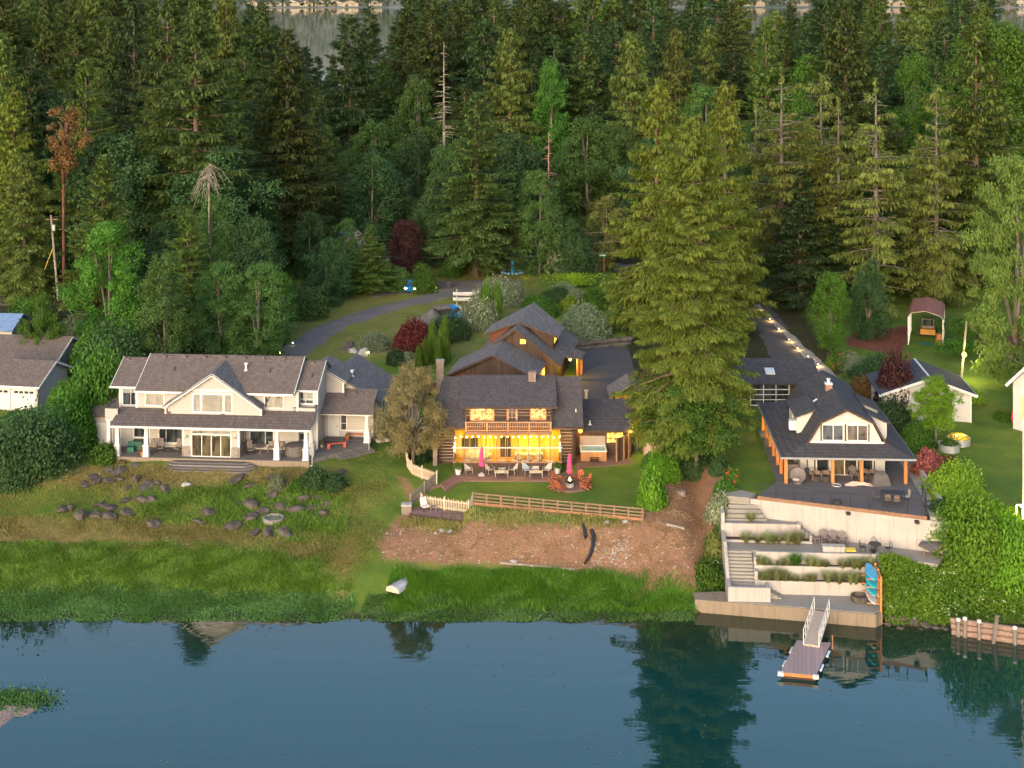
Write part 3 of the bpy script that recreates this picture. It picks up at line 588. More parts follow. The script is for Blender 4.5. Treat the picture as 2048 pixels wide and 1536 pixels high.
# ================================================================= the log cabin with its glazed sunroom
co = (-5.35, 130.84, 3.2)
cb = thing('log_cabin', 'dark log cabin with white chinking, a glowing glazed sunroom and an upper balcony', 'house', co, 0)
b = MB(); b.box(-1.25,10.95,2.75,9.6,-.3,3.2); b.box(1.05,8.95,2.75,9.6,3.2,5.25); b.box(11,16.6,5.0,9.4,-.1,2.4)
b.faces([(x,y,z) for x in (-1.22,-1.18,10.9,10.94) for y,z in ((2.7,3.2),(9.7,3.2),(6.5,6.7))], [(0,1,2),(5,4,3),(6,7,8),(11,10,9)])
b.build('wall', M['chink'], cb)
lg = MB(); n = 10                                                   # stacked logs stand proud of the pale chinking
for z in np.arange(.05,3.2,.29):
    for u0, u1 in ((-1.6,-.05),(9.9,11.25)): lg.cyl((u0,2.72,z),(u1,2.72,z),.118,n=n)
    lg.cyl((-1.28,2.3,z),(-1.28,9.8,z),.118,n=n); lg.cyl((10.98,2.3,z),(10.98,9.8,z),.118,n=n)
for z in np.arange(3.5,5.25,.27): lg.cyl((.85,2.70,z),(9.15,2.70,z),.112,n=n)
lg.build('log_siding', M['log'], cb)
b = MB(); b.box(10.98,16.62,4.92,5.0,-.1,2.45); b.box(16.6,16.68,4.92,9.4,-.1,2.4); b.build('annex_cladding', M['barnwood'], cb)
r = MB(); r.slab([(-2.05,1.95,3.55),(11.95,1.95,3.62),(11.95,6.55,7.0),(-1.25,6.55,7.0)],.14); r.slab([(11.95,11.1,3.6),(-2.05,11.1,3.6),(-1.25,6.55,7.0),(11.95,6.55,7.0)],.14); r.build('main_roof', M['sh_cabin'], cb)
r = MB(); r.slab([(.5,1.85,5.5),(9.5,1.85,5.5),(9.5,6.6,7.12),(.5,6.6,7.12)],.16)
r.build('dormer_roof', M['sh_cabin'], cb)
b = MB()
for x in (.98,9.02): b.faces([(x-.05,2.75,3.9),(x-.05,2.75,5.45),(x-.05,6.4,6.9),(x+.05,2.75,3.9),(x+.05,2.75,5.45),(x+.05,6.4,6.9)],[(0,1,2),(5,4,3),(0,3,4,1),(1,4,5,2),(2,5,3,0)])
b.build('dormer_cheek', M['sh_cabin'], cb)
r = MB(); r.slab([(11.95,4.0,2.62),(16.85,4.0,2.62),(16.85,9.6,3.95),(11.95,9.6,3.95)],.14); r.build('annex_roof', M['sh_cabin'], cb)
b = MB(); b.box(6.92,7.6,5.5,6.1,5.9,7.55); b.box(6.88,7.64,5.46,6.14,7.55,7.65); b.box(-1.85,-1.15,6.2,6.9,0,8.5); b.box(-1.9,-1.1,6.15,6.95,8.35,8.55); b.build('chimney', M['chimbrick'], cb)
b = MB(); b.box(-1.95,-1.55,2.0,2.6,-.2,3.3); b.build('brick_pier', M['chimbrick'], cb)
b = MB()
for u, v, z in ((3.0,5.6,6.78),(4.9,5.6,6.78),(8.2,5.6,6.78)): b.box(u-.18,u+.18,v,v+.25,z-.1,z+.14)
b.build('roof_vent', M['dark'], cb)
b = MB()
for u, v, z in ((11.3,3.3,4.45),(12.7,5.0,2.85)): b.cyl((u,v,z),(u,v,z+.4),.06); b.lathe([(.2,0),(.06,.12)],(u,v,z),10)
b.build('vent_pipe', M['alum'], cb)
# sunroom: low wall, posts, glazing, floor
b = MB(); b.box(0,9.85,0,.15,-.3,.95); b.box(0,.15,.15,2.6,-.3,.95); b.box(9.7,9.85,.15,2.6,-.3,.95); b.build('sunroom_wall', M['barnwood'], cb)
b = MB(); b.box(.15,9.7,.15,2.58,.5,.58); b.build('sunroom_floor', M['orangewood'], cb)
fr_ = MB(); nb = 10
fr_.box(-.04,9.89,-.06,.18,.93,1.03); fr_.box(-.02,9.87,2.45,2.62,3.12,3.25)
for i in range(nb+1):
    u = .04+i*(9.77/nb); fr_.box(u-.035,u+.035,-.02,.08,1.03,2.27); fr_.bar((u,.03,2.27),(u,2.5,3.14),.07,.09)
for v in (1.3,): fr_.box(-.02,.1,v-.04,v+.04,.95,2.7); fr_.box(9.75,9.87,v-.04,v+.04,.95,2.7)
fr_.build('sunroom_frame', M['woodv'], cb)
g = MB(); g.face([(0,.03,1.03),(9.85,.03,1.03),(9.85,.03,2.27),(0,.03,2.27)]); g.face([(0,.05,2.3),(9.85,.05,2.3),(9.85,2.48,3.15),(0,2.48,3.15)])
for x in (.05,9.8): g.face([(x,.05,.98),(x,2.55,.98),(x,2.55,3.12),(x,.05,2.27)])
g.build('sunroom_glass', M['clear'], cb)
b = MB(); b.box(-.12,9.92,-.07,.08,2.27,2.33); b.build('gutter', M['alum'], cb)
b = MB(); b.box(.1,9.75,2.56,2.6,.58,3.1); b.build('sunroom_back_wall', M['yellowpine'], cb)
for u in (.7,4.25): window(cb,(u,2.55,.62 if u>3 else 1.4),U,1.5 if u<3 else 1.0,1.9 if u>3 else 1.0,'glassb',(.5,),(),.1,'orangewood')
b = MB(); b.box(1.05,9.0,1.15,2.75,3.22,3.36); b.box(1.05,9.0,1.08,1.16,3.12,3.4); b.build('balcony_floor', M['wood'], cb)
rl = MB()
for i in range(5):
    u = 1.13+i*1.94; rl.box(u-.07,u+.07,1.12,1.26,3.36,4.3)
rl.box(1.05,9.0,1.13,1.25,4.22,4.3); rl.box(1.05,9.0,1.16,1.22,3.45,3.52); rl.box(1.05,9.0,1.16,1.22,3.82,3.86)
for u in np.arange(1.22,8.9,.16): rl.box(u-.022,u+.022,1.165,1.215,3.52,4.22)
for u in (1.1,8.93):
    rl.box(u-.04,u+.04,1.25,2.7,4.22,4.3)
    for v in np.arange(1.4,2.7,.16): rl.box(u-.02,u+.02,v-.02,v+.02,3.36,4.22)
rl.build('balcony_railing', M['orangewood'], cb)
window(cb,(1.58,2.6,4.05),U,2.0,1.05,'lit',(.17,.33,.5,.67,.83),(.75,),.13,'orangewood','window',.06,.08); window(cb,(7.15,2.6,4.15),U,1.25,.98,'lit',(.3,.68),(),.13,'orangewood','window',.06,.08)
d_ = window(cb,(5.05,2.6,3.4),U,.62,1.75,'glassb',(.5,),(.25,.5,.75),.2,'orangewood','door',.04,.08,False)
window(cb,(14.3,4.92,1.2),U,1.5,1.22,'lity',(.5,),(.33,.66),.07,'log'); 
b = MB(); b.box(11.95,16.85,3.93,4.01,2.42,2.60); b.box(-2.1,12.0,1.88,1.96,3.36,3.54) ; b.box(.45,9.55,1.78,1.87,5.3,5.47); b.build('fascia', M['log'], cb)
gl = memit('bulb_glow', (1.0,.78,.22), 9)
lights = []
def lamp(name, loc, power, col=(1.0,.62,.24), r=.06, par=None):
    l = bpy.data.lights.new(name, 'POINT'); l.energy = power; l.color = col; l.shadow_soft_size = r; o = bpy.data.objects.new(name, l); COL.objects.link(o); o.location = loc
    if par is not None: o.parent = par
    return o
sl = thing('string_lights', 'string of round bulbs glowing warm yellow inside the cabin sunroom roof', 'lights', co)
w_ = MB(); bl = []
for i in range(19):
    u = .12+i*(9.6/18); z = 2.72+.1*abs(math.sin(i*1.3)); bl.append((u,1.55,z))
for x in (.12,9.72):
    for v, z in ((.18,2.0),(.3,2.3),(.75,2.45)): bl.append((x,v,z))
w_.tube([(p[0],p[1],p[2]+.07) for p in bl[:19]], .008, 4); w_.build('cable', M['black'], sl)
for p in bl: m_ = MB(); m_.ball(p,.07,8,5); m_.build('bulb', gl, sl)
for u, pw_ in ((.8,60),(3.1,100),(5.2,45),(7.0,130),(9.0,95)): lamp('sunroom_light', (u,1.2,2.45), pw_, (1.0,.60,.07), .12, sl)

# ================================================================= the stepped brown lodge behind the cabin
bo = at(985,708,10.2); BA = math.radians(-10.5)
ba = thing('brown_lodge', 'brown board lodge with stepped grey gable roofs and red-brown dormer behind the cabin', 'building', bo, BA)
b = MB()
def pent(mb, ul, ur, zl, zr, ua, za, v0, v1, zb): mb.gprism([(ul,zb),(ur,zb),(ur,zr),(ua,za),(ul,zl)], v0, v1)
pent(b,-4.0,4.1,-2.15,-2.2,0,-.22,.25,6.3,-5.3); pent(b,-3.0,5.4,-2.25,-2.1,1.28,1.02,6.0,17.4,-5.3); b.build('wall', M['barnwood'], ba)
b = MB(); b.box(-4.02,4.12,.2,.25,-2.45,-2.15); b.build('base_board', M['barnred'], ba)
r = MB(); r.slab([(4.6,-.35,-2.2),(4.6,6.1,-2.2),(0,6.1,0),(0,-.35,0)],.16); r.slab([(-4.75,6.1,-2.25),(-4.75,-.35,-2.25),(0,-.35,0),(0,6.1,0)],.16); r.build('lower_roof', M['sh_grey'], ba)
r = MB(); r.slab([(6.1,5.5,-2.4),(6.1,9.7,-2.4),(1.28,9.7,1.3),(1.28,5.5,1.3)],.16); r.slab([(-3.2,17.6,-2.15),(-3.2,5.5,-2.15),(1.28,5.5,1.3),(1.28,17.6,1.3)],.16); r.slab([(6.4,9.7,-2.6),(6.4,17.6,-2.6),(1.28,17.6,1.26),(1.28,9.7,1.26)],.16); r.build('upper_roof', M['sh_grey'], ba)
r = MB(); r.slab([(5.55,8.0,.0),(5.55,12.3,.0),(1.28,17.6,1.42),(1.28,8.0,1.42)],.14); r.slab([(-2.55,11.9,.02),(-2.55,8.0,.02),(1.28,8.0,1.42),(1.28,17.6,1.42)],.14); r.build('dormer_roof', M['sh_grey'], ba)
b = MB(); b.faces([(-1.9,8.4,-1.2),(.9,8.4,1.2),(-1.9,8.4,.12),(-1.9,11.6,-1.2),(.9,11.6,1.2),(-1.9,11.6,.12)],[(0,1,2),(5,4,3),(0,2,5,3),(0,3,4,1)]); b.build('left_dormer_wall', M['barnred'], ba)
b = MB(); b.faces([(4.9,8.4,-1.5),(1.9,8.4,1.1),(4.9,8.4,.1),(4.9,11.8,-1.5),(1.9,11.8,1.1),(4.9,11.8,.1)],[(0,2,1),(3,4,5),(0,3,5,2),(0,1,4,3)]); b.build('right_dormer_wall', M['barnwood'], ba)
window(ba,(4.91,8.7,-.9),(0,1,0),1.9,.75,'lity',(.5,),(),.06,'log'); window(ba,(1.75,6.0,-.38),U,.62,.5,'lity',(),(),.06,'log')
b = MB(); b.bar((0,-.36,-.1),(-4.75,-.36,-2.36),.06,.2); b.bar((0,-.36,-.1),(4.6,-.36,-2.32),.06,.2); b.bar((1.28,5.48,1.2),(6.1,5.48,-2.5),.06,.2); b.bar((1.28,5.48,1.2),(-3.2,5.48,-2.25),.06,.2); b.bar((-2.57,7.97,-.08),(1.28,7.97,1.32),.06,.16); b.bar((5.57,7.97,-.1),(1.28,7.97,1.32),.06,.16); b.build('rake_board', M['barnwood'], ba)
r = MB(); r.slab([(7.75,9.9,-2.75),(7.75,13.2,-2.75),(5.2,13.2,-2.2),(5.2,9.9,-2.2)],.14); r.build('canopy_roof', M['sh_brown'], ba)
for v in (10.2,12.9):
    b = MB(); b.cyl((7.3,v,-5.25),(7.3,v,-2.75),.16,n=10); b.build('canopy_post', M['cedar'], ba)
b = MB(); b.cyl((4.4,4.0,-5.2),(4.4,4.0,-2.2),.3,n=12); b.cyl((4.4,1.2,-5.2),(4.4,1.2,-2.2),.25,n=12); b.build('log_post', M['cedar'], ba)
b = MB(); b.box(3.3,3.6,9.0,9.3,-.35,.05); b.build('skylight', M['alum'], ba)
b = MB(); b.bar((-3.3,6.2,-2.6),(-7.4,-.6,-4.6),.2,.9); b.build('side_wall', M['barnwood'], ba)

# ================================================================= the gambrel house on the right
go = (22.865,120.233,6.0); GA = math.radians(-2.5)
gh = thing('gambrel_house', 'white gambrel house under a wide charcoal roof with orange cedar porch posts', 'house', go, GA)
b = MB(); b.box(1.5,8.65,2.2,13.6,-.1,2.6); b.gprism([(2.1,2.5),(8.55,2.5),(7.55,4.5),(5.35,5.6),(3.2,4.5)],1.75,13.4)
b.build('wall', M['siding_white'], gh)
e0 = -.5; ed = 2.3; eb = 14.9; L0, R0 = -.45, 10.65
r = MB(); zb = 2.85; lu, ru = 1.95, 8.7                              # porch skirt: front hip, sides, then the steep sides and the upper slopes
r.slab([(L0,e0,ed),(R0,e0,ed),(ru,1.72,zb),(lu,1.72,zb)],.13); r.slab([(L0,eb,ed),(L0,e0,ed),(lu,1.72,zb),(lu,13.9,zb)],.13); r.slab([(R0,e0,ed),(R0,eb,ed),(ru,13.9,zb),(ru,1.72,zb)],.13); r.slab([(R0,eb,ed),(L0,eb,ed),(lu,13.9,zb),(ru,13.9,zb)],.13)
r.build('porch_roof', M['sh_dark'], gh)
r = MB(); bl_, br_, bz, ru_, rz = 3.05, 7.68, 4.66, 5.36, 5.82
r.slab([(lu,13.9,zb),(lu,1.45,zb),(bl_,1.45,bz),(bl_,13.5,bz)],.13); r.slab([(ru,1.45,zb),(ru,13.9,zb),(br_,13.5,bz),(br_,1.45,bz)],.13)
r.slab([(bl_-.06,13.5,bz),(bl_-.06,1.42,bz),(ru_,1.42,rz),(ru_,13.7,rz)],.14); r.slab([(br_+.06,1.42,bz),(br_+.06,13.5,bz),(ru_,13.7,rz),(ru_,1.42,rz)],.14)
r.slab([(ru,13.92,zb),(lu,13.92,zb),(bl_,13.5,bz),(br_,13.5,bz)],.1)
r.build('gambrel_roof', M['sh_dark'], gh)
r = MB(); r.slab([(1.35,8.9,4.25),(1.35,4.2,4.25),(3.3,4.2,4.98),(3.3,8.9,4.98)],.12); r.slab([(9.25,2.9,4.2),(9.25,4.9,4.2),(7.4,4.9,4.98),(7.4,2.9,4.98)],.1); r.slab([(9.25,6.4,4.2),(9.25,9.4,4.2),(7.4,9.4,4.98),(7.4,6.4,4.98)],.1); r.build('dormer_roof', M['sh_dark'], gh)
b = MB(); b.gprism([(1.6,2.7),(2.3,2.8),(3.15,4.75),(1.6,4.2)],4.5,8.6); b.gprism([(8.95,2.8),(8.95,4.15),(7.6,4.75),(8.4,2.9)],3.1,4.7); b.gprism([(8.95,2.8),(8.95,4.15),(7.6,4.75),(8.4,2.9)],6.6,9.2); b.build('dormer_wall', M['siding_white'], gh)
window(gh,(1.6,8.3,3.1),(0,-1,0),1.5,1.0,'glassb',(.5,)); window(gh,(8.95,3.25,3.1),(0,1,0),1.3,.95,'glassb'); window(gh,(8.95,6.9,3.1),(0,1,0),2.0,.95,'glassb',(.5,))
b = MB(); b.box(1.0,1.6,4.75,5.35,2.95,3.75); b.box(.98,1.02,4.82,5.28,3.05,3.65); b.build('air_conditioner', M['alum'], gh)
for u in (3.36,5.42): window(gh,(u,1.75,3.12),U,1.66,1.22,'glassb' if u<5 else 'glass',(.52,),(),.09,'trim','window',.07)
b = MB()
for u in (3.22,5.25,7.2): b.box(u-.05,u+.05,1.66,1.76,3.02,4.46)
for u in (2.75,3.85,7.75,6.42): b.box(u-.05,u+.05,2.12,2.2,0,2.2)
b.build('dark_trim', M['log'], gh)
b = MB(); b.box(2.15,8.5,1.69,1.75,2.72,3.0); b.box(3.2,7.5,1.70,1.75,4.46,4.54); b.lathe([(.17,0),(.17,.03)],(0,0,0),12)
b.v[-24:] = [(5.36+x,1.72+z-.03,5.12+y) for x,y,z in b.v[-24:]]; b.build('gable_trim', M['trim'], gh)
b = MB()
for s, (ua,za,ub,zb_) in enumerate(((lu,zb,bl_,bz),(bl_-.06,bz,ru_,rz),(ru,zb,br_,bz),(br_+.06,bz,ru_,rz))): b.bar((ua,1.40,za-.1),(ub,1.40,zb_-.1),.05,.16)
b.build('rake_board', M['log'], gh)
b = MB(); b.box(L0-.03,R0+.03,e0-.05,e0,ed-.14,ed+.02); b.box(L0-.05,L0,e0,eb,ed-.14,ed+.02); b.box(R0,R0+.05,e0,eb,ed-.12,ed-.02); b.build('gutter', M['gutter'], gh)
b = MB(); b.box(4.65,5.22,7.8,8.35,5.1,6.1); b.build('chimney', M['brick'], gh); c_ = MB(); c_.box(4.6,5.27,7.75,8.4,6.1,6.18); c_.cyl((4.93,8.07,6.18),(4.93,8.07,6.5),.13); c_.lathe([(.2,0),(.2,.06)],(4.93,8.07,6.5),10); c_.build('chimney_cap', M['alum'], gh)
b = MB(); b.cyl((4.0,7.4,5.1),(4.0,7.4,5.55),.06); b.cyl((3.85,7.0,5.05),(3.85,7.0,5.4),.08); b.build('roof_pipe', M['dark'], gh); b = MB(); b.obox((3.2,6.6,4.83),(.5,.25,.24),(.05,-.09,0),(0,0,.02)); b.build('roof_strip', M['alum'], gh)
window(gh,(2.95,2.2,.25),U,.85,1.95,'glassb',(),(),.09); window(gh,(4.25,2.2,.03),U,2.0,2.1,'glass',(.5,),(),.09,'trim','sliding_door',.08); window(gh,(6.75,2.2,.35),U,.85,1.8,'glassb',(),(),.09)
for u, v in ((0,.05),(3.9,.15),(6.3,.2),(9.95,.3),(-.05,2.4),(-.05,4.6),(-.05,7.0),(-.05,9.4),(-.05,11.8),(-.05,14.2),(10.1,7.0),(10.15,13.5)):
    b = MB(); b.box(u-.13,u+.13,v-.13,v+.13,0,2.2); b.build('porch_post', M['cedar'], gh)
b = MB(); b.box(-.2,10.3,0,.2,2.06,2.16); b.box(-.15,.05,.2,14.4,2.06,2.16); b.box(10.05,10.25,.2,14.4,2.06,2.16); b.build('porch_beam', M['log'], gh)

# garage behind it
kg = thing('glass_door_garage', 'low charcoal-roofed garage with a glazed white-framed garage door and roof window', 'garage', (23.48,141.43,6.2), 0)
b = MB(); b.box(-.9,6.5,.1,8.2,0,2.3); b.build('wall', M['barnwood'], kg)
r = MB(); r.slab([(-1.3,-.5,2.32),(6.9,-.5,2.32),(6.9,4.0,3.62),(-1.3,4.0,3.62)],.16); r.slab([(6.9,8.5,2.32),(-1.3,8.5,2.32),(-1.3,4,3.62),(6.9,4,3.62)],.16); r.build('roof', M['sh_dark'], kg)
window(kg,(0,.1,.06),U,3.7,2.0,'glassb',(.333,.666),(.25,.5,.75),.09,'trim','garage_door',.07)
b = MB(); b.obox((2.1,1.5,2.98),(.45,0,0),(0,.5,.145),(0,-.02,.07)); b.build('skylight', M['alum'], kg); b = MB(); b.obox((2.1,1.5,3.05),(.38,0,0),(0,.43,.125),(0,-.005,.02)); b.build('skylight_glass', mplain('pale_skylight', (.42,.47,.5), .2, .05), kg)

# white outbuilding
so = (35.1,137.0,5.95); sa = math.radians(-3.5)
sd = thing('white_outbuilding', 'long white outbuilding with a dark blue-grey gable roof behind the green maple', 'shed', so, sa)
b = MB(); b.gprism([(.3,-.1),(8.5,-.1),(8.5,2.75),(4.6,4.05),(.3,2.6)],.3,6.6); b.build('wall', M['siding_white'], sd)
r = MB(); r.slab([(9.0,-.1,2.72),(9.0,6.9,2.72),(4.6,6.9,4.3),(4.6,-.1,4.3)],.15); r.slab([(-.2,6.9,2.6),(-.2,-.1,2.6),(4.6,-.1,4.3),(4.6,6.9,4.3)],.15); r.build('roof', mshingle('blue_grey_shingles', (.05,.055,.07)), sd)
b = MB(); b.bar((4.6,-.14,4.18),(9.0,-.14,2.6),.06,.24); b.bar((4.6,-.14,4.18),(-.2,-.14,2.5),.06,.24); b.box(8.98,9.06,-.1,6.9,2.55,2.7); b.box(4.5,4.7,-.1,6.9,4.3,4.33); b.box(8.42,8.54,.24,.34,0,2.75); b.build('trim_boards', M['trim'], sd)
window(sd,(5.6,.3,1.3),U,1.1,.9,'glassb'); window(sd,(.3,4.5,1.2),(0,-1,0),1.0,1.0,'glassb')

# building cut by the right edge of the frame
eo = at(2026,858,5.9)
eh = thing('edge_house', 'pale grey-white gabled house cut off by the right edge of the view', 'house', eo, math.radians(-45))
b = MB(); b.gprism([(0,-.2),(8.0,-.2),(8.0,4.4),(4.0,8.6),(0,4.4)],0,9); b.build('wall', M['siding_white'], eh)
r = MB(); r.slab([(-.4,9.3,4.2),(-.4,-.6,4.2),(4,-.6,8.9),(4,9.3,8.9)],.16); r.slab([(8.4,-.6,4.2),(8.4,9.3,4.2),(4,9.3,8.9),(4,-.6,8.9)],.16); r.build('roof', M['sh_brown'], eh)
b = MB(); b.bar((-.4,-.63,4.1),(4,-.63,8.8),.06,.26); b.bar((8.4,-.63,4.1),(4,-.63,8.8),.06,.26); b.build('trim_boards', M['trim'], eh); window(eh,(1.0,0,2.6),U,.9,1.1,'glassb')
b = MB(); b.box(1.9,2.3,-.3,.02,.3,1.4); b.cyl((2.6,-.1,0),(2.6,-.1,3.4),.05); b.build('meter_box', M['alum'], eh)

# ================================================================= left neighbour: two low garages, blue roof
N1 = Fr = None
n1 = at(-60, 812, 4.3); lg1 = thing('left_garage', 'brown-roofed garage with white windowed doors at the left edge, front of two', 'garage', n1, math.radians(-9))
def low_garage(t, w, d, h, rise, doors, rowwin=True):
    b = MB(); b.box(0,w,0,d,-.3,h); b.faces([(w,0,h),(w,d,h),(w,d/2,h+rise),(0,0,h),(0,d,h),(0,d/2,h+rise)],[(0,1,2),(5,4,3)]); b.build('wall', M['siding'], t)
    r = MB(); gable_roof(r, -.4, w+.5, -.6, d+.6, h-.05, h+rise+.12); r.build('roof', M['sh_brown'], t)
    b = MB(); b.box(-.4,w+.5,-.66,-.58,h-.24,h-.06)
    for y0, y1 in ((-.6,d/2),(d+.6,d/2)): b.bar((w+.48,y0,h-.15),(w+.48,y1,h+rise),.06,.22)
    b.build('trim_boards', M['trim'], t)
    for u, dw in doors:
        f = window(t, (u,0,0), U, dw, 2.05, 'glassb', (), (), .12, 'trim', 'garage_door'); p = MB(); p.box(u,u+dw,-.06,-.02,0,1.55); p.box(u,u+dw,-.06,-.02,1.8,2.05)
        for k in range(5): x = u+k*(dw-.12)/4; p.box(x,x+.12,-.06,-.02,1.55,1.8)
        p.build('panel', M['white'], f)
low_garage(lg1, 7.4, 6.5, 2.5, 1.5, ((1.9,2.4),(4.75,2.35)))
lg2 = thing('rear_garage', 'second low garage with a long brown roof behind the left-edge garage doors', 'garage', at(-70, 760, 4.4), math.radians(-7))
low_garage(lg2, 10.3, 7, 2.5, 1.6, ((7.3,2.2),))
bs = thing('blue_roofed_shed', 'small shed with a faded blue metal roof at the left edge', 'shed', at(-60, 690, 4.6), math.radians(-6))
b = MB(); b.box(0,5.2,0,5,-.2,2.0); b.build('wall', M['siding'], bs); r = MB(); gable_roof(r,-.3,5.5,-.5,5.5,1.95,3.3); r.build('roof', mplain('faded_blue_metal', (.13,.20,.33), .5, .15, 2), bs)
fh = thing('blue_tarp_house', 'white gabled house with blue tarp on its roof half hidden among the trees', 'house', G(690,512), math.radians(24)); fh.scale = (.75,)*3
b = MB(); b.gprism([(0,-.5),(4.6,-.5),(4.6,3.4),(2.3,5.4),(0,3.4)],0,7); b.build('wall', M['siding_white'], fh); r = MB(); r.slab([(5,-.3,3.15),(5,7.3,3.15),(2.3,7.3,5.6),(2.3,-.3,5.6)],.12); r.slab([(-.4,7.3,3.15),(-.4,-.3,3.15),(2.3,-.3,5.6),(2.3,7.3,5.6)],.12); r.build('roof', M['sh_grey'], fh)
r = MB(); r.slab([(.2,5,3.95),(.2,.6,3.95),(1.9,.6,5.45),(1.9,5,5.45)],.03); r.build('tarp', M['bluetarp'], fh); window(fh,(1.5,0,1.4),U,1.2,1.2,'glassb',(.5,))
# ---------------------------------------------------------------- leaves as many small kite-shaped faces
def unit(a): return a/np.maximum(1e-9, np.linalg.norm(a, axis=-1, keepdims=True))
class Leaf:
    def __init__(s, seed): s.r = np.random.default_rng(seed); s.V = []; s.T = []
    def kites(s, B, D, N, L, W, tone=None, bend=.15):      # base, direction, face normal, length, width
        D = unit(D); S = unit(np.cross(D, N)); L = np.broadcast_to(L, (len(B),))[:,None]; W = np.broadcast_to(W, (len(B),))[:,None]
        Nn = np.cross(S, D); m = B+D*L*.45+Nn*L*.04
        s.V.append(np.stack([B, m+S*W*.5, B+D*L-Nn*L*bend*.3, m-S*W*.5], 1)); s.T.append(s.r.random(len(B)) if tone is None else tone)
    def mesh(s, name, mat):
        V = np.concatenate(s.V).astype(np.float32); n = len(V); me = bpy.data.meshes.new(name); me.vertices.add(n*4); me.vertices.foreach_set('co', V.ravel())
        me.loops.add(n*4); me.loops.foreach_set('vertex_index', np.arange(n*4, dtype=np.int32)); me.polygons.add(n)
        me.polygons.foreach_set('loop_start', np.arange(n,dtype=np.int32)*4); me.polygons.foreach_set('loop_total', np.full(n,4,np.int32))
        a = me.attributes.new('tone','FLOAT','FACE'); a.data.foreach_set('value', np.concatenate(s.T).astype(np.float32)); me.materials.append(mat); me.update(); me.validate(); return me
def wood_mesh(name, segs, mat, n=6):            # list of (points, radii)
    mb = MB()
    for pts, rad in segs: mb.tube(pts, rad, n)
    me = bpy.data.meshes.new(name); me.from_pydata(mb.v, [], mb.f); me.materials.append(mat); me.polygons.foreach_set('use_smooth', [True]*len(mb.f)); me.update(); return me

def conifer(name, seed, hh=30., R=4.6, base=.10, nb=190, leaf=(.85,.24), dens=1.0, droop=.35, hang=.35, prof=.85, tiers=.35, mat=None, bark='bark', gaps=.12, tip=1.0, bare_top=0.0, dead_twigs=0, rag=.35):
    # trunk with branches in loose whorls; each branch carries side sprays and hanging sprays
    lf = Leaf(seed); r = lf.r; segs = [([(0,0,-1.2),(0,0,hh*.35),(0,0,hh*.7),(0,0,hh*.98)],[hh*.0135,hh*.0105,hh*.006,.02])]
    zs = np.sort(base+(1-base)*r.random(nb)**1.08); zs = zs*(1-tiers)+tiers*np.round(zs*34)/34+r.normal(0,.002,nb)
    sector = r.random((8,10))
    for z in zs:
        t = min(max((z-base)/(1-base),0),.995); az = r.random()*2*PI
        if t > 1-bare_top and r.random() < .75: continue
        if r.random() < gaps: continue
        low = min(1, .45+t*4.5)                           # the skirt pulls in a little at the bottom
        L = R*((1-t)**prof*low*(.62+rag*2*r.random()*(.6+.6*sector[int(az/2/PI*8)%8, int(t*10)])))+.35*tip
        p0 = np.array([0,0,z*hh]); up0 = .55*t-.08; dr = droop*(1-.75*t)
        m = max(8, int(L*dens*29)); sv = .10+.90*r.random(m)**.75
        def pos(q): return np.stack([np.cos(az)*L*q, np.sin(az)*L*q, L*(up0*q-dr*q**1.6+.13*q**4)], -1)+p0
        sg = np.where(r.random(m)<.5,-1,1); lat = sg*(.04+.30*L*np.clip(1.05-sv,0,1)**.8*r.random(m)); ld = np.array([-np.sin(az),np.cos(az),0]); od = np.array([np.cos(az),np.sin(az),0])
        B = pos(sv)+lat[:,None]*ld-np.abs(lat)[:,None]*np.array([0,0,.22])+r.normal(0,.06,(m,3))
        hg = r.random(m) < hang
        D = od*(.75+.3*r.random((m,1)))+ld*(sg*(.55+.5*r.random(m)))[:,None]+np.array([0,0,1])*(up0*.5-dr*.9+r.normal(0,.18,m))[:,None]
        D[hg] = od*.35+ld*(sg[hg]*.25)[:,None]+np.array([0,0,-1.])+r.normal(0,.15,(hg.sum(),3))
        N = np.array([0,0,1.])+r.normal(0,.35,(m,3)); N[hg] = od+r.normal(0,.5,(hg.sum(),3))
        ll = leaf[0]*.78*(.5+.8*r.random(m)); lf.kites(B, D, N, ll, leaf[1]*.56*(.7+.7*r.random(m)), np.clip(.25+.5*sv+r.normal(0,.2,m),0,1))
        if r.random() < .5 or bare_top: q = pos(np.array([0,.35,.7])); segs.append(([tuple(v) for v in q],[.018*L+.03,.012*L+.015,.012]))
    for _ in range(dead_twigs):
        z = hh*(.12+.8*r.random()); az = r.random()*2*PI; L = R*(.5+.5*r.random())*(1-z/hh*.6); a = np.array([np.cos(az),np.sin(az)])
        segs.append(([(0,0,z),(*(a*L*.5),z-.02*L),(*(a*L),z-.12*L+r.random()*.3)],[.06,.045,.02]))
    m = 40; zt = hh*(.93+.07*r.random(m)); az = r.random(m)*2*PI; B = np.stack([np.zeros(m),np.zeros(m),zt],-1); lf.kites(B, np.stack([np.cos(az),np.sin(az),.7+r.random(m)],-1), r.normal(0,1,(m,3)), .5*tip, .2)
    return (lf.mesh(name+'_crown', mat), wood_mesh(name+'_trunk', segs, M[bark]))

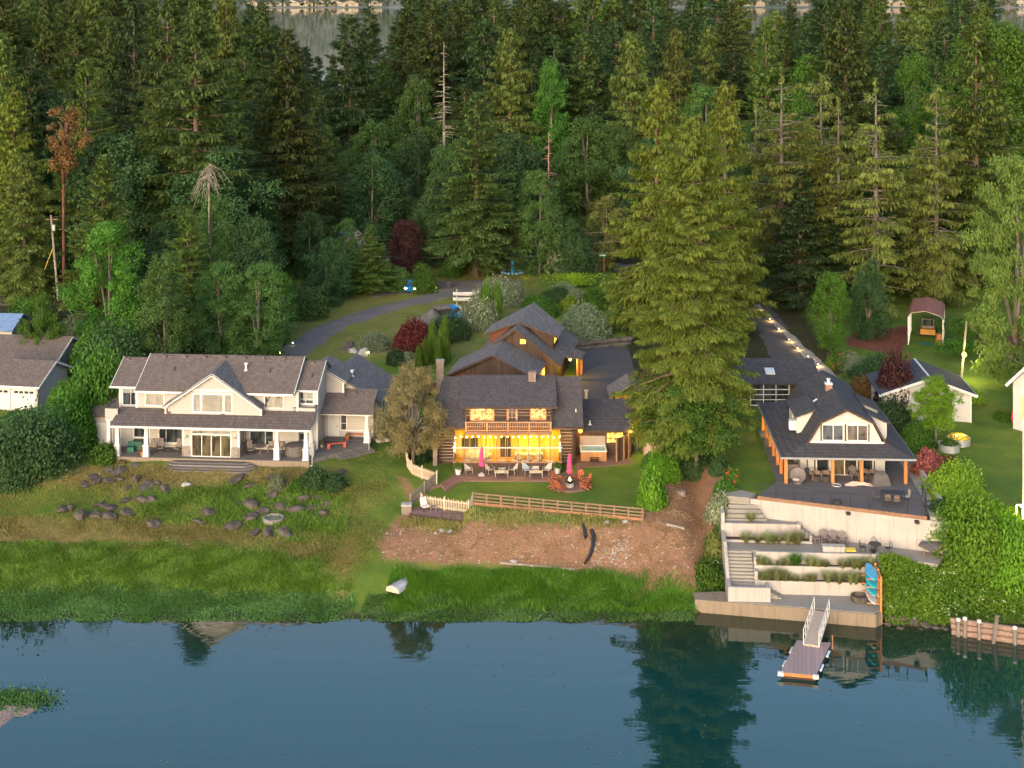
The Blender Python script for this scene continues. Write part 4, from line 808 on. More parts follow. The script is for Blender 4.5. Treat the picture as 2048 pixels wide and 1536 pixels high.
def broadleaf(name, seed, hh=14., R=5., base=.22, lobes=34, per=240, leaf=(.42,.30), mat=None, bark='barkgrey', lr=.30, squash=1.0, limbs=7, inner=.5, flat=0.0, droop=0.0, tr=1.0):
    lf = Leaf(seed); r = lf.r; segs = [([(0,0,-.8),(.1,.05,hh*max(base,.1)),(.2,-.1,hh*.6),(.15,0,hh*.85)],[hh*.018*tr,hh*.014*tr,hh*.008*tr,hh*.003])]
    # boughs: an uneven crown outline, each bough a cluster of smaller leaf clumps with gaps between
    q_ = r.random(lobes)**.9; az = r.random(lobes)*2*PI; ph = r.random(4)*6.28; prof = np.sin(PI*np.clip(.08+.90*q_**.85,0,1))**.6
    out = prof*(.80+.17*np.sin(2*az+ph[0]+3*q_)+.13*np.sin(3*az+ph[1]-4*q_)+.10*np.sin(5*az+ph[2]))*(.45+.55*r.random(lobes)**.45)
    Cn = np.stack([np.cos(az)*R*out*.86, np.sin(az)*R*out*.86, hh*(base+(1-base)*(.03+.91*q_))], 1)+r.normal(0,.12,(lobes,3)); Rl = R*lr*(.45+1.0*r.random(lobes)**1.6)*(1-.35*q_)
    for c, rl in zip(Cn, Rl):
        m = int(per*2.0*(rl/(R*lr))**1.5)+60; nc = 11; cd_ = unit(r.normal(0,1,(nc,3))+np.array([0,0,.25])); cc = cd_*(.55+.6*r.random((nc,1))); k_ = r.integers(0,nc,m)
        B0 = cc[k_]+r.normal(0,.24,(m,3)); n = unit(B0+cd_[k_]*.6+np.array([0,0,.15])); B = c+B0*rl*np.array([1,1,.78-.35*flat])
        N = n+r.normal(0,.5,(m,3)); D = np.cross(N, r.normal(0,1,(m,3)))+n*.3-np.array([0,0,.25+droop*3]); tn = r.random(nc)
        lf.kites(B, D, N, leaf[0]*.68*(.5+.7*r.random(m)), leaf[1]*.68*(.6+.6*r.random(m)), np.clip(.5+r.normal(0,.2,m)+.35*(tn[k_]-.5),0,1))
    for i in range(limbs):
        c = Cn[i % lobes]; c = c*np.array([.8,.8,.95]); s0 = np.array([0.12,0,hh*(base+.25*r.random())]); mid = (s0+c)/2+np.array([0,0,.06*hh]); segs.append(([tuple(s0),tuple(mid),tuple(c)],[hh*.009,hh*.006,hh*.002]))
    return (lf.mesh(name+'_crown', mat), wood_mesh(name+'_trunk', segs, M[bark]))

def snag(name, seed, hh=20., R=2.2, nb=60, bark='deadwood', up=-.1, top=1.0, umb=False):
    up0 = up; r = np.random.default_rng(seed); segs = [([(0,0,-1),(0,0,hh*.5),(0.1,0,hh)],[hh*.011,hh*.008,.03])]
    for _ in range(nb):
        z = hh*(.3+.68*r.random()*top) if not umb else hh*(.72+.27*r.random()); az = r.random()*2*PI; L = R*(1.02-z/hh*.8)*(.4+.7*r.random())+.2 if not umb else R*(.25+1.0*r.random()**1.5); up = up0*(.55+.7*r.random()); a = np.array([np.cos(az),np.sin(az)])
        segs.append(([(0,0,z),(*(a*L*.5),z+up*L*.3+.02*L),(*(a*L),z+up*L)],[.05,.035,.012]))
        if r.random()<.5: az2 = az+.6; b = a*L*.55; segs.append(([(*b,z+up*L*.35),(b[0]+np.cos(az2)*L*.35,b[1]+np.sin(az2)*L*.35,z+up*L*.7)],[.03,.01]))
    return wood_mesh(name+'_trunk', segs, M[bark], 5)

def bush(name, seed, R=1., hh=1., n=2600, leaf=(.15,.10), mat=None, lumps=12, upright=0.0, flowers=None, fl_n=0, box=None):
    # shrub: leaves on a lumpy shell with more inside
    lf = Leaf(seed); r = lf.r; d = unit(r.normal(0,1,(lumps,3))); am = .22*r.random(lumps)
    n_ = unit(r.normal(0,1,(n,3))+np.array([0,0,.25])); n_[:,2] = np.abs(n_[:,2])-.12*(r.random(n)); k = 1+(np.maximum(0,n_@d.T)**6*am*2).sum(1)-.12
    q = (1-.45*r.random(n)**2.2)*k*(1+.05*r.normal(0,1,n))
    if box is None: B = n_*q[:,None]*np.array([R,R,hh])+np.array([0,0,.05])
    else:
        s = 1/np.max(np.abs(n_)/np.array(box), axis=1); B = n_*np.minimum(s,9)[:,None]*(.92+.10*r.random(n))[:,None]
    N = n_+r.normal(0,.5,(n,3)); D = np.cross(N, r.normal(0,1,(n,3)))*(1-upright)+n_*.4+np.array([0,0,1])*(upright*1.6-.1)
    lf.kites(B, D, N, leaf[0]*(.6+.8*r.random(n)), leaf[1]*(.7+.6*r.random(n)))
    me = lf.mesh(name, mat)
    if flowers is not None:
        f = Leaf(seed+1); j = r.integers(0,n,fl_n); j = j[n_[j,2]>.05] if box is None else j; kk = len(j)
        for _ in range(4): f.kites(B[j]+n_[j]*.05+r.normal(0,.06,(kk,3)), r.normal(0,1,(kk,3)), n_[j]+r.normal(0,.4,(kk,3)), leaf[0]*.8, leaf[0]*.6)
        return me, f.mesh(name+'_flowers', flowers)
    return me

L_ = {}
L_['fir'] = mleaf('fir_needles', (.026,.048,.014), (.068,.090,.026))
L_['firg'] = mleaf('green_fir_needles', (.040,.075,.018), (.105,.135,.032))
L_['dark'] = mleaf('dark_fir_needles', (.019,.042,.018), (.052,.082,.031))
L_['cedar'] = mleaf('cedar_sprays', (.070,.112,.016), (.158,.195,.036))
L_['cedard'] = mleaf('dark_cedar_sprays', (.045,.075,.018), (.11,.13,.035))
L_['thin'] = mleaf('thin_cedar_sprays', (.062,.085,.018), (.145,.15,.04))
L_['maple'] = mleaf('maple_leaves', (.03,.078,.010), (.07,.135,.018))
L_['bright'] = mleaf('bright_green_leaves', (.028,.09,.014), (.06,.15,.026))
L_['alder'] = mleaf('alder_leaves', (.030,.068,.018), (.07,.112,.032))
L_['shade'] = mleaf('dark_broad_leaves', (.018,.045,.018), (.045,.08,.03))
L_['olive'] = mleaf('olive_leaves', (.07,.085,.025), (.15,.155,.05))
L_['willow'] = mleaf('birch_leaves', (.06,.10,.02), (.12,.16,.04))
L_['purple'] = mleaf('purple_leaves', (.022,.007,.010), (.05,.014,.016), .5, .25)
L_['red'] = mleaf('red_maple_leaves', (.05,.010,.010), (.10,.02,.016), .5, .25)
L_['brown'] = mleaf('brown_tan_leaves', (.10,.076,.042), (.19,.14,.08))
L_['rust'] = mleaf('rusty_leaves', (.07,.045,.02), (.17,.085,.035))
L_['grey'] = mleaf('grey_green_leaves', (.085,.105,.065), (.17,.185,.125))
L_['hedge'] = mleaf('hedge_leaves', (.022,.062,.008), (.062,.125,.016))
L_['lime'] = mleaf('yellow_green_leaves', (.085,.135,.010), (.165,.235,.022))
L_['vivid'] = mleaf('vivid_ivy_leaves', (.035,.10,.008), (.11,.19,.016))
L_['pinkb'] = mleaf('dusky_pink_leaves', (.20,.055,.06), (.34,.13,.11))
L_['pinkf'] = mleaf('pink_blossom', (.5,.04,.12), (.75,.12,.25)); L_['whitef'] = mleaf('cream_blossom', (.30,.28,.21), (.46,.43,.35)); L_['yellowf'] = mleaf('yellow_leaves', (.32,.22,.02), (.5,.36,.03)); L_['redf'] = mleaf('red_blossom', (.5,.03,.03), (.7,.1,.08))
L_['arbor'] = mleaf('arborvitae_sprays', (.035,.075,.010), (.085,.135,.02))

SP = {}
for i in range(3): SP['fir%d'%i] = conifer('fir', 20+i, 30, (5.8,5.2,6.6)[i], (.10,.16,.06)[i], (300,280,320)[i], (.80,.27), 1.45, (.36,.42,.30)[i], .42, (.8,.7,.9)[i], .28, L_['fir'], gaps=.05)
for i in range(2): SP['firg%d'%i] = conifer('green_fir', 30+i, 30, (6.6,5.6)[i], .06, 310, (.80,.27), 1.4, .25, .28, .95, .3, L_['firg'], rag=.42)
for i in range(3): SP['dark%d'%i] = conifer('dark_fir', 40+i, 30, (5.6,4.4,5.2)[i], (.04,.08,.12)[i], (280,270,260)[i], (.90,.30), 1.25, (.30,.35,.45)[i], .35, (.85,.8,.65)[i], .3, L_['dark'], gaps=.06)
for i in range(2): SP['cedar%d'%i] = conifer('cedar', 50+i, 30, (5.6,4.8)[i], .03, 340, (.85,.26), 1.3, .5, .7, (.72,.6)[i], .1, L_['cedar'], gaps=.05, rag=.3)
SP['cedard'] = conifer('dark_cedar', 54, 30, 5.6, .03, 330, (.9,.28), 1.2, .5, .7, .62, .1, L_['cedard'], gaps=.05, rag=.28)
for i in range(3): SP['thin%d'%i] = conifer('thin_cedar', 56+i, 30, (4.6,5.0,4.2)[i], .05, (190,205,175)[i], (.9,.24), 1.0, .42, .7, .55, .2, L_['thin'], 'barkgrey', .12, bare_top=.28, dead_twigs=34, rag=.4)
for i in range(2): SP['maple%d'%i] = broadleaf('maple', 60+i, 14, 5.4, .04, 84, 210, mat=L_['maple'])
SP['bright0'] = broadleaf('bright_maple', 63, 14, 5, .05, 80, 210, mat=L_['bright'])
for i in range(2): SP['alder%d'%i] = broadleaf('alder', 64+i, 16, 5.6, .02, 92, 200, (.40,.26), mat=L_['alder'], lr=.26)
for i in range(2): SP['shade%d'%i] = broadleaf('shade_tree', 67+i, 15, 6.0, .0, 90, 200, (.48,.32), mat=L_['shade'], lr=.28)
SP['olive0'] = broadleaf('olive_tree', 70, 14, 5.0, .0, 90, 200, (.38,.22), mat=L_['olive'], lr=.25)
SP['brim0'] = broadleaf('spring_maple', 71, 14, 5.2, .30, 80, 230, mat=mleaf('spring_maple_leaves', (.05,.105,.008), (.12,.19,.016)), limbs=14)
SP['brimd'] = broadleaf('shade_maple', 73, 14, 5.4, .36, 90, 230, mat=mleaf('shade_maple_leaves', (.026,.062,.012), (.062,.115,.02)), limbs=14)
SP['purple0'] = broadleaf('purple_tree', 72, 12, 5.4, .03, 76, 200, (.40,.28), mat=L_['purple'])
SP['willow0'] = broadleaf('birch', 74, 20, 5.4, .05, 110, 230, (.55,.16), mat=L_['willow'], bark='barkgrey', lr=.2, droop=.9, inner=.3)
SP['brown0'] = broadleaf('brown_tree', 76, 8.5, 3.7, .14, 110, 230, (.34,.07), mat=L_['brown'], bark='barkgrey', lr=.19, limbs=40, inner=.1)
SP['madrone'] = broadleaf('madrone', 78, 17, 3.3, .55, 16, 200, (.36,.22), mat=L_['rust'], bark='barkred', lr=.30, limbs=16, tr=.5)
SP['flower0'] = broadleaf('pale_dogwood', 80, 8, 4.2, .1, 26, 240, (.36,.22), mat=mleaf('pale_dogwood_bracts', (.14,.20,.07), (.46,.48,.26)), lr=.3, flat=.8)
SP['snag0'] = snag('snag', 82, 20, 2.2, 70); SP['snag1'] = snag('snag', 83, 20, 2.6, 60, 'deadred', -.15); SP['snag2'] = snag('broken_snag', 84, 9, 3.4, 44, 'deadwood', -1.25, 1.0, True)

SP['gree0'] = conifer('pine', 95, 30, 6.4, .34, 240, (.80,.27), 1.4, .2, .25, .7, .4, L_['firg'], rag=.42)
TREES = []
def tree(kind, x, yt, Y, name, label, cat='tree', w=1.0, group=None, zb=None, rz=None):
    # kind: a species; (x, yt): where its top shows; Y: its distance.  Its foot stands on the ground there.
    X = (x-CX)*Y/F; g = (gz(X,Y) if zb is None else zb)-.05; top = H-(yt-YH)*Y/F; me = SP[kind]
    h0 = {'fir':30,'gre':30}.get(kind[:3], None)
    base_h = 30 if kind[:3] in ('fir','dar','ced','thi','gre') else dict(map=14,bri=14,ald=16,sha=15,oli=14,pur=12,wil=20,bro=8.5,mad=17,flo=8,sna=20)[kind[:3]]
    if kind == 'snag2': base_h = 9
    s = max(.15,(top-g))/base_h; sw = w*(s if base_h < 30 else 1.2*(.35+.65*s))
    t = thing(name, label, cat, (X,Y,g), RNG.random()*6.28 if rz is None else rz, group)
    if kind[:4] == 'snag': o = link('trunk', me, t)
    else: link('crown', me[0], t); link('trunk', me[1], t)
    t.scale = (sw,sw,s); TREES.append((x, yt, Y, kind, t)); return t

# ---- trees one can tell apart
T = tree
T('fir0',392,22,198,'fir_tree','very tall ragged fir rising above the white house left of its gable',w=1.15)
T('fir2',575,62,216,'fir_tree','tall drooping fir with a bare lower trunk left of the driveway top',w=1.15)
T('fir1',335,0,226,'fir_tree','slim tall fir close behind the ragged fir above the white house')
T('dark1',62,98,224,'fir_tree','dark fir with a pointed top near the left edge, left of the orange madrone')
T('firg0',172,120,206,'fir_tree','fir with long sweeping green boughs just right of the orange madrone')
T('cedar0',28,175,212,'cedar_tree','yellow-green cedar at the left edge below the pointed dark fir',w=1.0)
T('cedard',-5,60,222,'cedar_tree','dark cedar cut off by the left edge beside the yellow-green cedar')
T('madrone',128,205,194,'madrone_tree','orange-barked madrone with rusty leaves among the left firs',w=1.0)
T('firg1',206,312,179,'fir_tree','small bright green fir below the sweeping fir, right of the madrone',w=1.0)
T('firg0',306,180,202,'fir_tree','mid-sized green fir at the left foot of the ragged tall fir',w=.85)
T('dark0',268,-10,250,'fir_tree','dense dark fir between the sweeping fir and the slim tall fir')
T('snag2',420,326,176,'dead_tree','bleached dead treetop with drooping bare limbs above the white house',w=1.25,zb=None) if False else None
T('alder1',425,385,178,'alder_tree','bushy olive tree holding up the bleached dead treetop behind the white house',w=.75)
T('firg1',375,420,170,'fir_tree','ragged olive young fir left of the bleached dead treetop',w=1.0)
T('maple0',215,445,168,'maple_tree','broad bright green maple behind the brush left of the white house',w=.95)
T('alder0',330,505,158,'alder_tree','grey-green leafy tree directly behind the white house left roof',w=.95)
T('alder1',440,520,165,'alder_tree','dark leafy tree behind the white house central chimney flue',w=1.0)
T('shade0',510,430,178,'broadleaf_tree','dark green tree at the right end of the wood behind the white house',w=.85)
T('maple1',560,545,176,'maple_tree','low green maple by the driveway behind the white house right end',w=.8)
T('shade1',130,490,216,'broadleaf_tree','dark tree right behind the utility pole with the grey transformer',w=.8)
T('flower0',84,478,205,'dogwood_tree','pale cream flowering dogwood beside the left utility pole',w=1.0)
T('shade0',620,420,205,'broadleaf_tree','dark leafy tree just right of the bare-trunked drooping fir',w=.9)
T('cedard',652,250,232,'cedar_tree','dark cedar behind the house with the blue tarp',w=.9)
T('dark2',700,30,262,'fir_tree','slender dark spruce in the gap below the far water')
T('dark1',738,12,300,'fir_tree','narrow dark spruce standing up against the far water')
T('dark0',640,215,252,'fir_tree','blue-green fir below the far water right of the drooping fir',w=.9)
T('alder0',838,150,262,'alder_tree','domed green tree in the middle of the wood left of the white snag',w=.8)
T('snag0',888,84,250,'dead_tree','thin white dead snag in the middle of the wood',w=1.0)
T('fir0',952,188,206,'fir_tree','single olive fir with an even cone behind the brown lodge',w=1.15)
T('shade0',745,300,226,'broadleaf_tree','big dark rounded tree above the purple-leaved tree',w=1.05)
T('shade1',860,370,212,'broadleaf_tree','dark rounded tree between the purple tree and the bright green maple',w=.8)
T('purple0',812,436,206,'plum_tree','tall purple-leaved tree behind the end of the driveway',w=.95)
T('firg1',742,450,196,'fir_tree','bushy green conifer right of the blue-tarped house',w=.95)
T('bright0',955,378,216,'maple_tree','bright green maple left of the blue carved post',w=.95)
T('olive0',1012,410,210,'broadleaf_tree','olive-green rounded tree just above the blue carved post',w=.9)
T('snag1',1097,262,216,'dead_tree','pinkish dead conifer with bare branches right of the single olive fir',w=1.0)
T('alder1',1078,335,208,'alder_tree','wide olive tree at the foot of the pinkish dead conifer',w=.9)
T('olive0',1212,385,212,'broadleaf_tree','pale olive tree at the left edge of the yellow-green cedar',w=1.0)
T('bright0',1100,124,262,'maple_tree','bright green maple crown high in the middle of the wood',w=.55)
T('cedard',1020,58,262,'cedar_tree','broad pale cedar left of the high bright maple',w=1.1)
T('cedard',1262,66,252,'cedar_tree','broad cedar with a leaning bare stem in the right middle of the wood',w=.95)
T('cedard',1352,60,262,'cedar_tree','tall cedar behind the top of the nearest yellow-green cedar',w=.9)
T('cedar0',1313,160,176,'cedar_tree','tall yellow-green cedar at the left side of the giant fir',w=.95)
T('cedar1',1450,165,172,'cedar_tree','yellow-green cedar directly behind the giant fir',w=.9)
T('thin0',1563,138,190,'cedar_tree','sparse cedar with a long pale bare trunk right of the giant fir',w=1.1)
T('thin1',1642,150,196,'cedar_tree','sparse pale-trunked cedar above the long dark driveway, second of the row',w=1.05)
T('thin2',1677,196,192,'cedar_tree','shorter sparse cedar left of the whitest bare trunk',w=1.0)
T('thin0',1752,160,182,'cedar_tree','sparse cedar with the whitest bare trunk behind the gambrel house',w=1.05)
T('thin1',1873,172,186,'cedar_tree','sparse pale-trunked cedar beside the big bright fir on the right',w=.9)
T('thin2',1512,200,198,'cedar_tree','thin olive cedar close to the right side of the giant fir',w=1.0)
T('fir2',1692,6,232,'fir_tree','massive golden-green fir standing above the row of sparse cedars',w=1.35)
T('firg0',1952,45,196,'fir_tree','big bright green fir near the right edge behind the lamp pole',w=1.15)
T('willow0',2030,290,150,'birch_tree','drooping pale green birch cut by the right edge',w=1.0)
T('firg1',1532,36,276,'fir_tree','bright pointed fir against the far water right of the giant fir')
T('maple0',1620,112,256,'maple_tree','green rounded tree behind the first sparse cedars',w=.7)
T('maple1',1990,45,226,'maple_tree','green leafy tree high at the right edge above the birch',w=.8)
T('maple0',1828,112,250,'maple_tree','green leafy tree between the golden fir and the big bright fir',w=.6)
T('dark0',1600,340,186,'fir_tree','dark hemlock filling the shade above the lit driveway',w=1.15)
T('dark1',1700,395,188,'fir_tree','dark fir right of the shady hemlock above the mulch bed',w=1.1)
T('shade1',1738,520,170,'broadleaf_tree','brownish dark dense tree standing on the red mulch bed',w=.85)
T('maple1',1662,545,164,'maple_tree','green leafy tree on the right side of the lit driveway',w=.75)
T('alder0',1622,600,176,'alder_tree','dark leafy tree beside the driveway lights',w=.6)
T('gree0',1950,400,190,'fir_tree','wide-branched green pine leaning over the red carport roof',w=1.0)
T('cedard',1830,330,196,'cedar_tree','dark cedar behind the carport',w=1.1)
T('brimd',1392,752,129,'maple_tree','low dark green maple around the foot of the giant fir',w=1.25)
T('olive0',1302,700,136,'maple_tree','pale flowering maple hanging over the hot tub yard left of the giant fir',w=.78)
T('brown0',826,728,133,'tan_tree','tan half-bare tree with a twisted trunk beside the white picket fence',w=1.12)
T('firg0',88,560,166,'fir_tree','bright young conifer right of the left lane',w=.5) if False else None
T('maple0',85,585,160,'maple_tree','bright green small tree in front of the utility pole foot',w=.8)
tree('snag2',418,326,174,'dead_tree','bleached dead treetop with drooping bare limbs above the white house',w=1.0,zb=H-(326-YH)*174/F-7.6)

# the giant fir is its own mesh: nearer and finer
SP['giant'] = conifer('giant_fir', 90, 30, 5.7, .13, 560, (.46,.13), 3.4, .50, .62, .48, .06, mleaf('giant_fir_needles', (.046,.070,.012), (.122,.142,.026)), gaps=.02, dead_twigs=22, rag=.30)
def special(kind, x, yt, Y, name, label, sw, hh=30.):
    X = (x-CX)*Y/F; g = gz(X,Y)-.05; s = (H-(yt-YH)*Y/F-g)/hh; t = thing(name, label, 'tree', (X,Y,g), 2.1); link('crown', SP[kind][0], t); link('trunk', SP[kind][1], t); t.scale = (sw,sw,s); TREES.append((x,yt,Y,kind,t))
special('giant',1387,238,130.8,'fir_tree','giant olive fir in front, rooted at the top of the bare earth slope',1.05)

# ---- the wood behind: every remaining tree, each placed in its row
def topline(x):
    return float(np.interp(x, [-100,460,480,540,560,620,640,780,800,1340,1360,1475,1490,1545,1560,1640,1660,1760,1775,1810,1820,1990,2000,2150], [-60,-60,0,10,50,85,105,100,-60,-60,-60,-30,25,25,-30,-20,-60,-60,40,40,-50,-40,40,40]))
taken = [(t[0], t[2]) for t in TREES]
names = {'dar':('fir_tree','dark fir'),'fir':('fir_tree','olive fir'),'ced':('cedar_tree','cedar'),'sha':('broadleaf_tree','dark leafy tree'),'ald':('alder_tree','green leafy tree'),'map':('maple_tree','green maple'),'thi':('cedar_tree','sparse cedar'),'oli':('broadleaf_tree','olive leafy tree')}
fill = []
def row(Y, step, kinds, lo, hi, x0=-60, x1=2110, minh=9, maxh=41, wr=(.9,1.3)):
    x = x0+RNG.random()*step
    while x < x1:
        xx = x+RNG.normal(0,step*.22); YY_ = Y*(1+RNG.normal(0,.025)); yt = max(topline(xx), lo)+RNG.random()*(hi-lo); X = (xx-CX)*YY_/F
        hgt_ = H-(yt-YH)*YY_/F-gz(X,YY_)
        if hgt_ > maxh: yt += (hgt_-maxh)*F/YY_
        near_ = any(abs(a-xx) < 34 and abs(b-YY_) < 10 for a,b in taken)
        if 40 < xx < 170 and YY_ < 214 and yt > 330 or 1490 < xx < 1650 and YY_ < 196 and yt > 420 or 1770 < xx < 1960 and YY_ < 204: near_ = True
        if hgt_ > minh and not near_:
            k = kinds[int(RNG.integers(len(kinds)))]; fill.append((xx, yt, YY_, k, wr[0]+RNG.random()*(wr[1]-wr[0]))); taken.append((xx,YY_))
        x += step*(.75+.5*RNG.random())
row(540,46,['dark0','dark1','fir1','dark2'],-60,-5,minh=12,maxh=46)
row(450,56,['dark0','dark1','dark2','fir0','fir1','cedard'],-50,10,minh=12,maxh=48)
row(375,52,['dark0','fir0','dark2','fir1','cedard','firg1'],-45,30,minh=10,maxh=46)
row(318,54,['fir0','dark0','fir1','cedard','dark2','fir2'],-30,80,minh=10,maxh=46)
row(284,52,['dark0','fir1','cedard','dark1','fir2','dark2'],40,200,minh=9)
row(262,52,['shade0','fir1','cedard','alder0','dark1','alder1'],130,270,minh=9)
row(243,50,['shade0','alder1','dark1','cedard','alder0','shade1'],210,320,minh=7)
row(228,52,['shade1','alder0','shade0','dark0','alder1'],290,390,minh=5)
row(214,62,['shade0','shade1','alder1','alder0'],370,440,x1=770,minh=4)
row(222,60,['shade0','alder1','alder0'],400,455,x0=770,x1=1250,minh=4)
row(214,80,['shade0','shade1','alder1'],380,450,x0=1100,x1=1260,minh=4)
row(206,54,['shade1','dark0','dark1','shade0'],330,430,x0=1480,x1=2090,minh=6)
row(200,56,['shade0','dark1','cedard','shade1'],250,420,x0=-60,x1=480,minh=6)
row(188,54,['shade1','alder0','shade0'],420,500,x0=200,x1=650,minh=5)
row(172,54,['alder0','shade1','alder1'],520,600,x0=250,x1=560,minh=4)
row(174,50,['shade1','dark0','shade0'],470,540,x0=1650,x1=1860,minh=5)
rows_ = {}
LM = [(128,'the orange madrone'),(392,'the ragged tall fir'),(575,'the drooping bare-trunked fir'),(738,'the narrow spruce against the water'),(888,'the thin white snag'),(1100,'the high bright maple'),(1313,'the yellow-green cedar'),(1563,'the first sparse cedar'),(1692,'the massive golden fir'),(1952,'the big bright fir')]
ORD = ['first','second','third','fourth','fifth','sixth','seventh','eighth','ninth','tenth','eleventh','twelfth','thirteenth','fourteenth','fifteenth','sixteenth']
depth = lambda Y: 'front' if Y < 195 else 'nearer' if Y < 235 else 'middle' if Y < 290 else 'rear' if Y < 400 else 'farthest'
cnt = {}
for xx, yt, Y_, k, w_ in sorted(fill, key=lambda f: f[0]):
    lm = min(LM, key=lambda q: abs(q[0]-xx)); side = 'right' if xx > lm[0] else 'left'; key = (names[k[:3]][1], depth(Y_), lm[1], side)
    cnt.setdefault(key, []).append((abs(xx-lm[0]), xx, yt, Y_, k, w_))
for key, lst in cnt.items():
    for i, (_, xx, yt, Y_, k, w_) in enumerate(sorted(lst)):
        lab = f"{ORD[i]+' ' if len(lst)>1 else ''}{key[0]} {key[3]} of {key[2]}, {key[1]} rows"
        tree(k, xx, yt, Y_, names[k[:3]][0], lab, w=w_, group='trees of the wood behind the houses')
print('TREES', len(TREES))
# ================================================================= concrete terraces below the gambrel house
TA = math.radians(-3.48); to = (19.91,110.235,1.0); CT, ST = math.cos(TA), math.sin(TA)
def tl(x, y): dx, dy = x-to[0], y-to[1]; return (CT*dx+ST*dy, -ST*dx+CT*dy)
def tw(u, v, z=0): return (to[0]+CT*u-ST*v, to[1]+ST*u+CT*v, to[2]+z)
tr = thing('concrete_terraces', 'pale concrete lakeside terraces with planted beds and stairs below the gambrel house', 'terrace', to, TA)
sea = [tl(*p) for p in ((13.9,109.35),(26.95,106.72),(27.6,107.3),(27.8,109.9),(19.9,110.4),(15.9,110.8),(13.9,110.6))]
b = MB(); b.prism(sea, -3.0, -.04); b.build('seawall', M['conc_stain'], tr)
b = MB(); inn = [tl(*p) for p in ((16.3,108.98),(26.85,106.86),(27.45,107.38),(27.7,109.9),(19.9,110.35),(16.4,110.5))]; b.prism(inn, -.3, 0.0); b.build('lower_patio', M['conc_flat'], tr)
b = MB(); b.box(-3.46,-.29,-1.5,-1.25,-.1,1.05); b.box(-.54,-.29,-1.25,-.02,-.1,.9); b.box(-3.46,-3.2,-1.25,.2,-.1,1.05); b.build('landing_wall', M['concrete'], tr)
b = MB(); b.box(-3.2,-.54,-1.25,0.0,-.1,.62)
for k in range(3): b.box(-.29+k*.3,.01+k*.3,-.9,0.0,-.1,.46-k*.17)
b.build('landing', M['conc_flat'], tr)
b = MB(); b.box(-1.3,7.85,0,.2,-.5,1.0); b.build('low_retaining_wall', M['concrete'], tr)
b = MB(); b.box(-1.25,8.2,.9,1.1,-.5,1.8); b.box(-1.25,-1.05,1.1,2.0,-.5,2.3); b.box(-1.3,-1.05,.2,.9,-.5,1.6); b.build('middle_retaining_wall', M['concrete'], tr)
b = MB(); b.box(-1.05,8.35,1.8,2.0,-.5,2.5); b.box(8.2,8.42,.9,2.1,-.5,2.55); b.build('upper_retaining_wall', M['concrete'], tr)
b = MB(); b.box(-1.2,7.8,.2,.9,-.5,.8); b.box(-1.04,8.2,1.1,1.8,-.5,1.6); b.build('planting_soil', M['soil'], tr)
b = MB()
for k in range(10): b.box(-3.2,-1.3,.0+k*.27,.27+k*.27 if k<9 else 2.75,-.5,.78+k*.168)
b.build('stairs', M['conc_flat'], tr)
b = MB(); b.hexa([(-3.46,.2,-.5),(-3.2,.2,-.5),(-3.2,2.8,-.5),(-3.46,2.8,-.5)],[(-3.46,.2,1.1),(-3.2,.2,1.1),(-3.2,2.8,2.75),(-3.46,2.8,2.75)]); b.box(-3.46,-3.2,2.8,5.2,-.5,2.85); b.box(-3.42,-3.16,5.2,6.6,0,4.2); b.build('side_wall', M['concrete'], tr)
pz = 2.3
pat = [tl(*p) for p in ((16.75,113.0),(28.6,112.25),(28.75,111.75),(32.75,110.45),(33.8,112.3),(27.3,114.6),(19.2,117.1),(17.0,116.2))]
b = MB(); b.prism([(-3.2,2.73),(8.3,2.0),(8.6,1.9),(12.6,.75),(13.75,2.7),(7.2,4.6),(-1.0,6.5),(-3.2,5.2)], pz-.25, pz); b.build('middle_patio', M['conc_flat'], tr)
b = MB(); b.box(-3.2,3.65,4.15,4.32,pz,pz+.16); b.box(3.48,3.65,4.32,5.0,pz,pz+.55); b.box(-3.2,2.85,5.05,5.25,pz,pz+1.15); b.box(2.65,2.85,5.25,6.0,pz,pz+1.15); b.build('planter_wall', M['concrete'], tr)
b = MB(); b.box(-3.2,3.48,4.32,5.05,pz-.05,pz+.08); b.build('planter_soil', M['soil'], tr)
b = MB(); b.prism([(-3.2,5.25),(2.65,5.25),(2.65,5.9),(-.6,7.0),(-3.2,7.0)], pz, pz+1.0)
for k in range(4): b.box(2.85+k*.28,3.13+k*.28,5.0,5.9-k*.08,pz-.02,pz+.78-k*.19)
for k in range(5): b.prism([(-3.1+k*.12,5.95+k*.28),(.3-k*.2,6.05+k*.25),(-.3-k*.15,7.6),(-3.0+k*.1,7.8)], pz+.9, pz+1.17+k*.28)
b.build('upper_steps', M['conc_flat'], tr)
b = MB(); b.prism([(-3.0,7.2),(-1.0,6.9),(-.4,7.9),(-1.4,8.6),(-2.9,8.5)], pz+1.2, pz+2.58); b.build('top_landing', M['conc_flat'], tr)
b = MB(); p0 = tl(19.15,117.4); p1 = tl(33.98,112.05); b.prism([p0, p1, (p1[0]+.08,p1[1]+.2), (p0[0]+.08,p0[1]+.2)], 1.5, 4.74); b.build('tall_retaining_wall', M['concrete'], tr)
for u, v in ((6.55,4.63),(11.6,3.1)):
    b = MB(); b.box(u-.16,u+.16,v-.16,v+.22,4.5,4.7); b.build('wall_light', M['black'], tr)
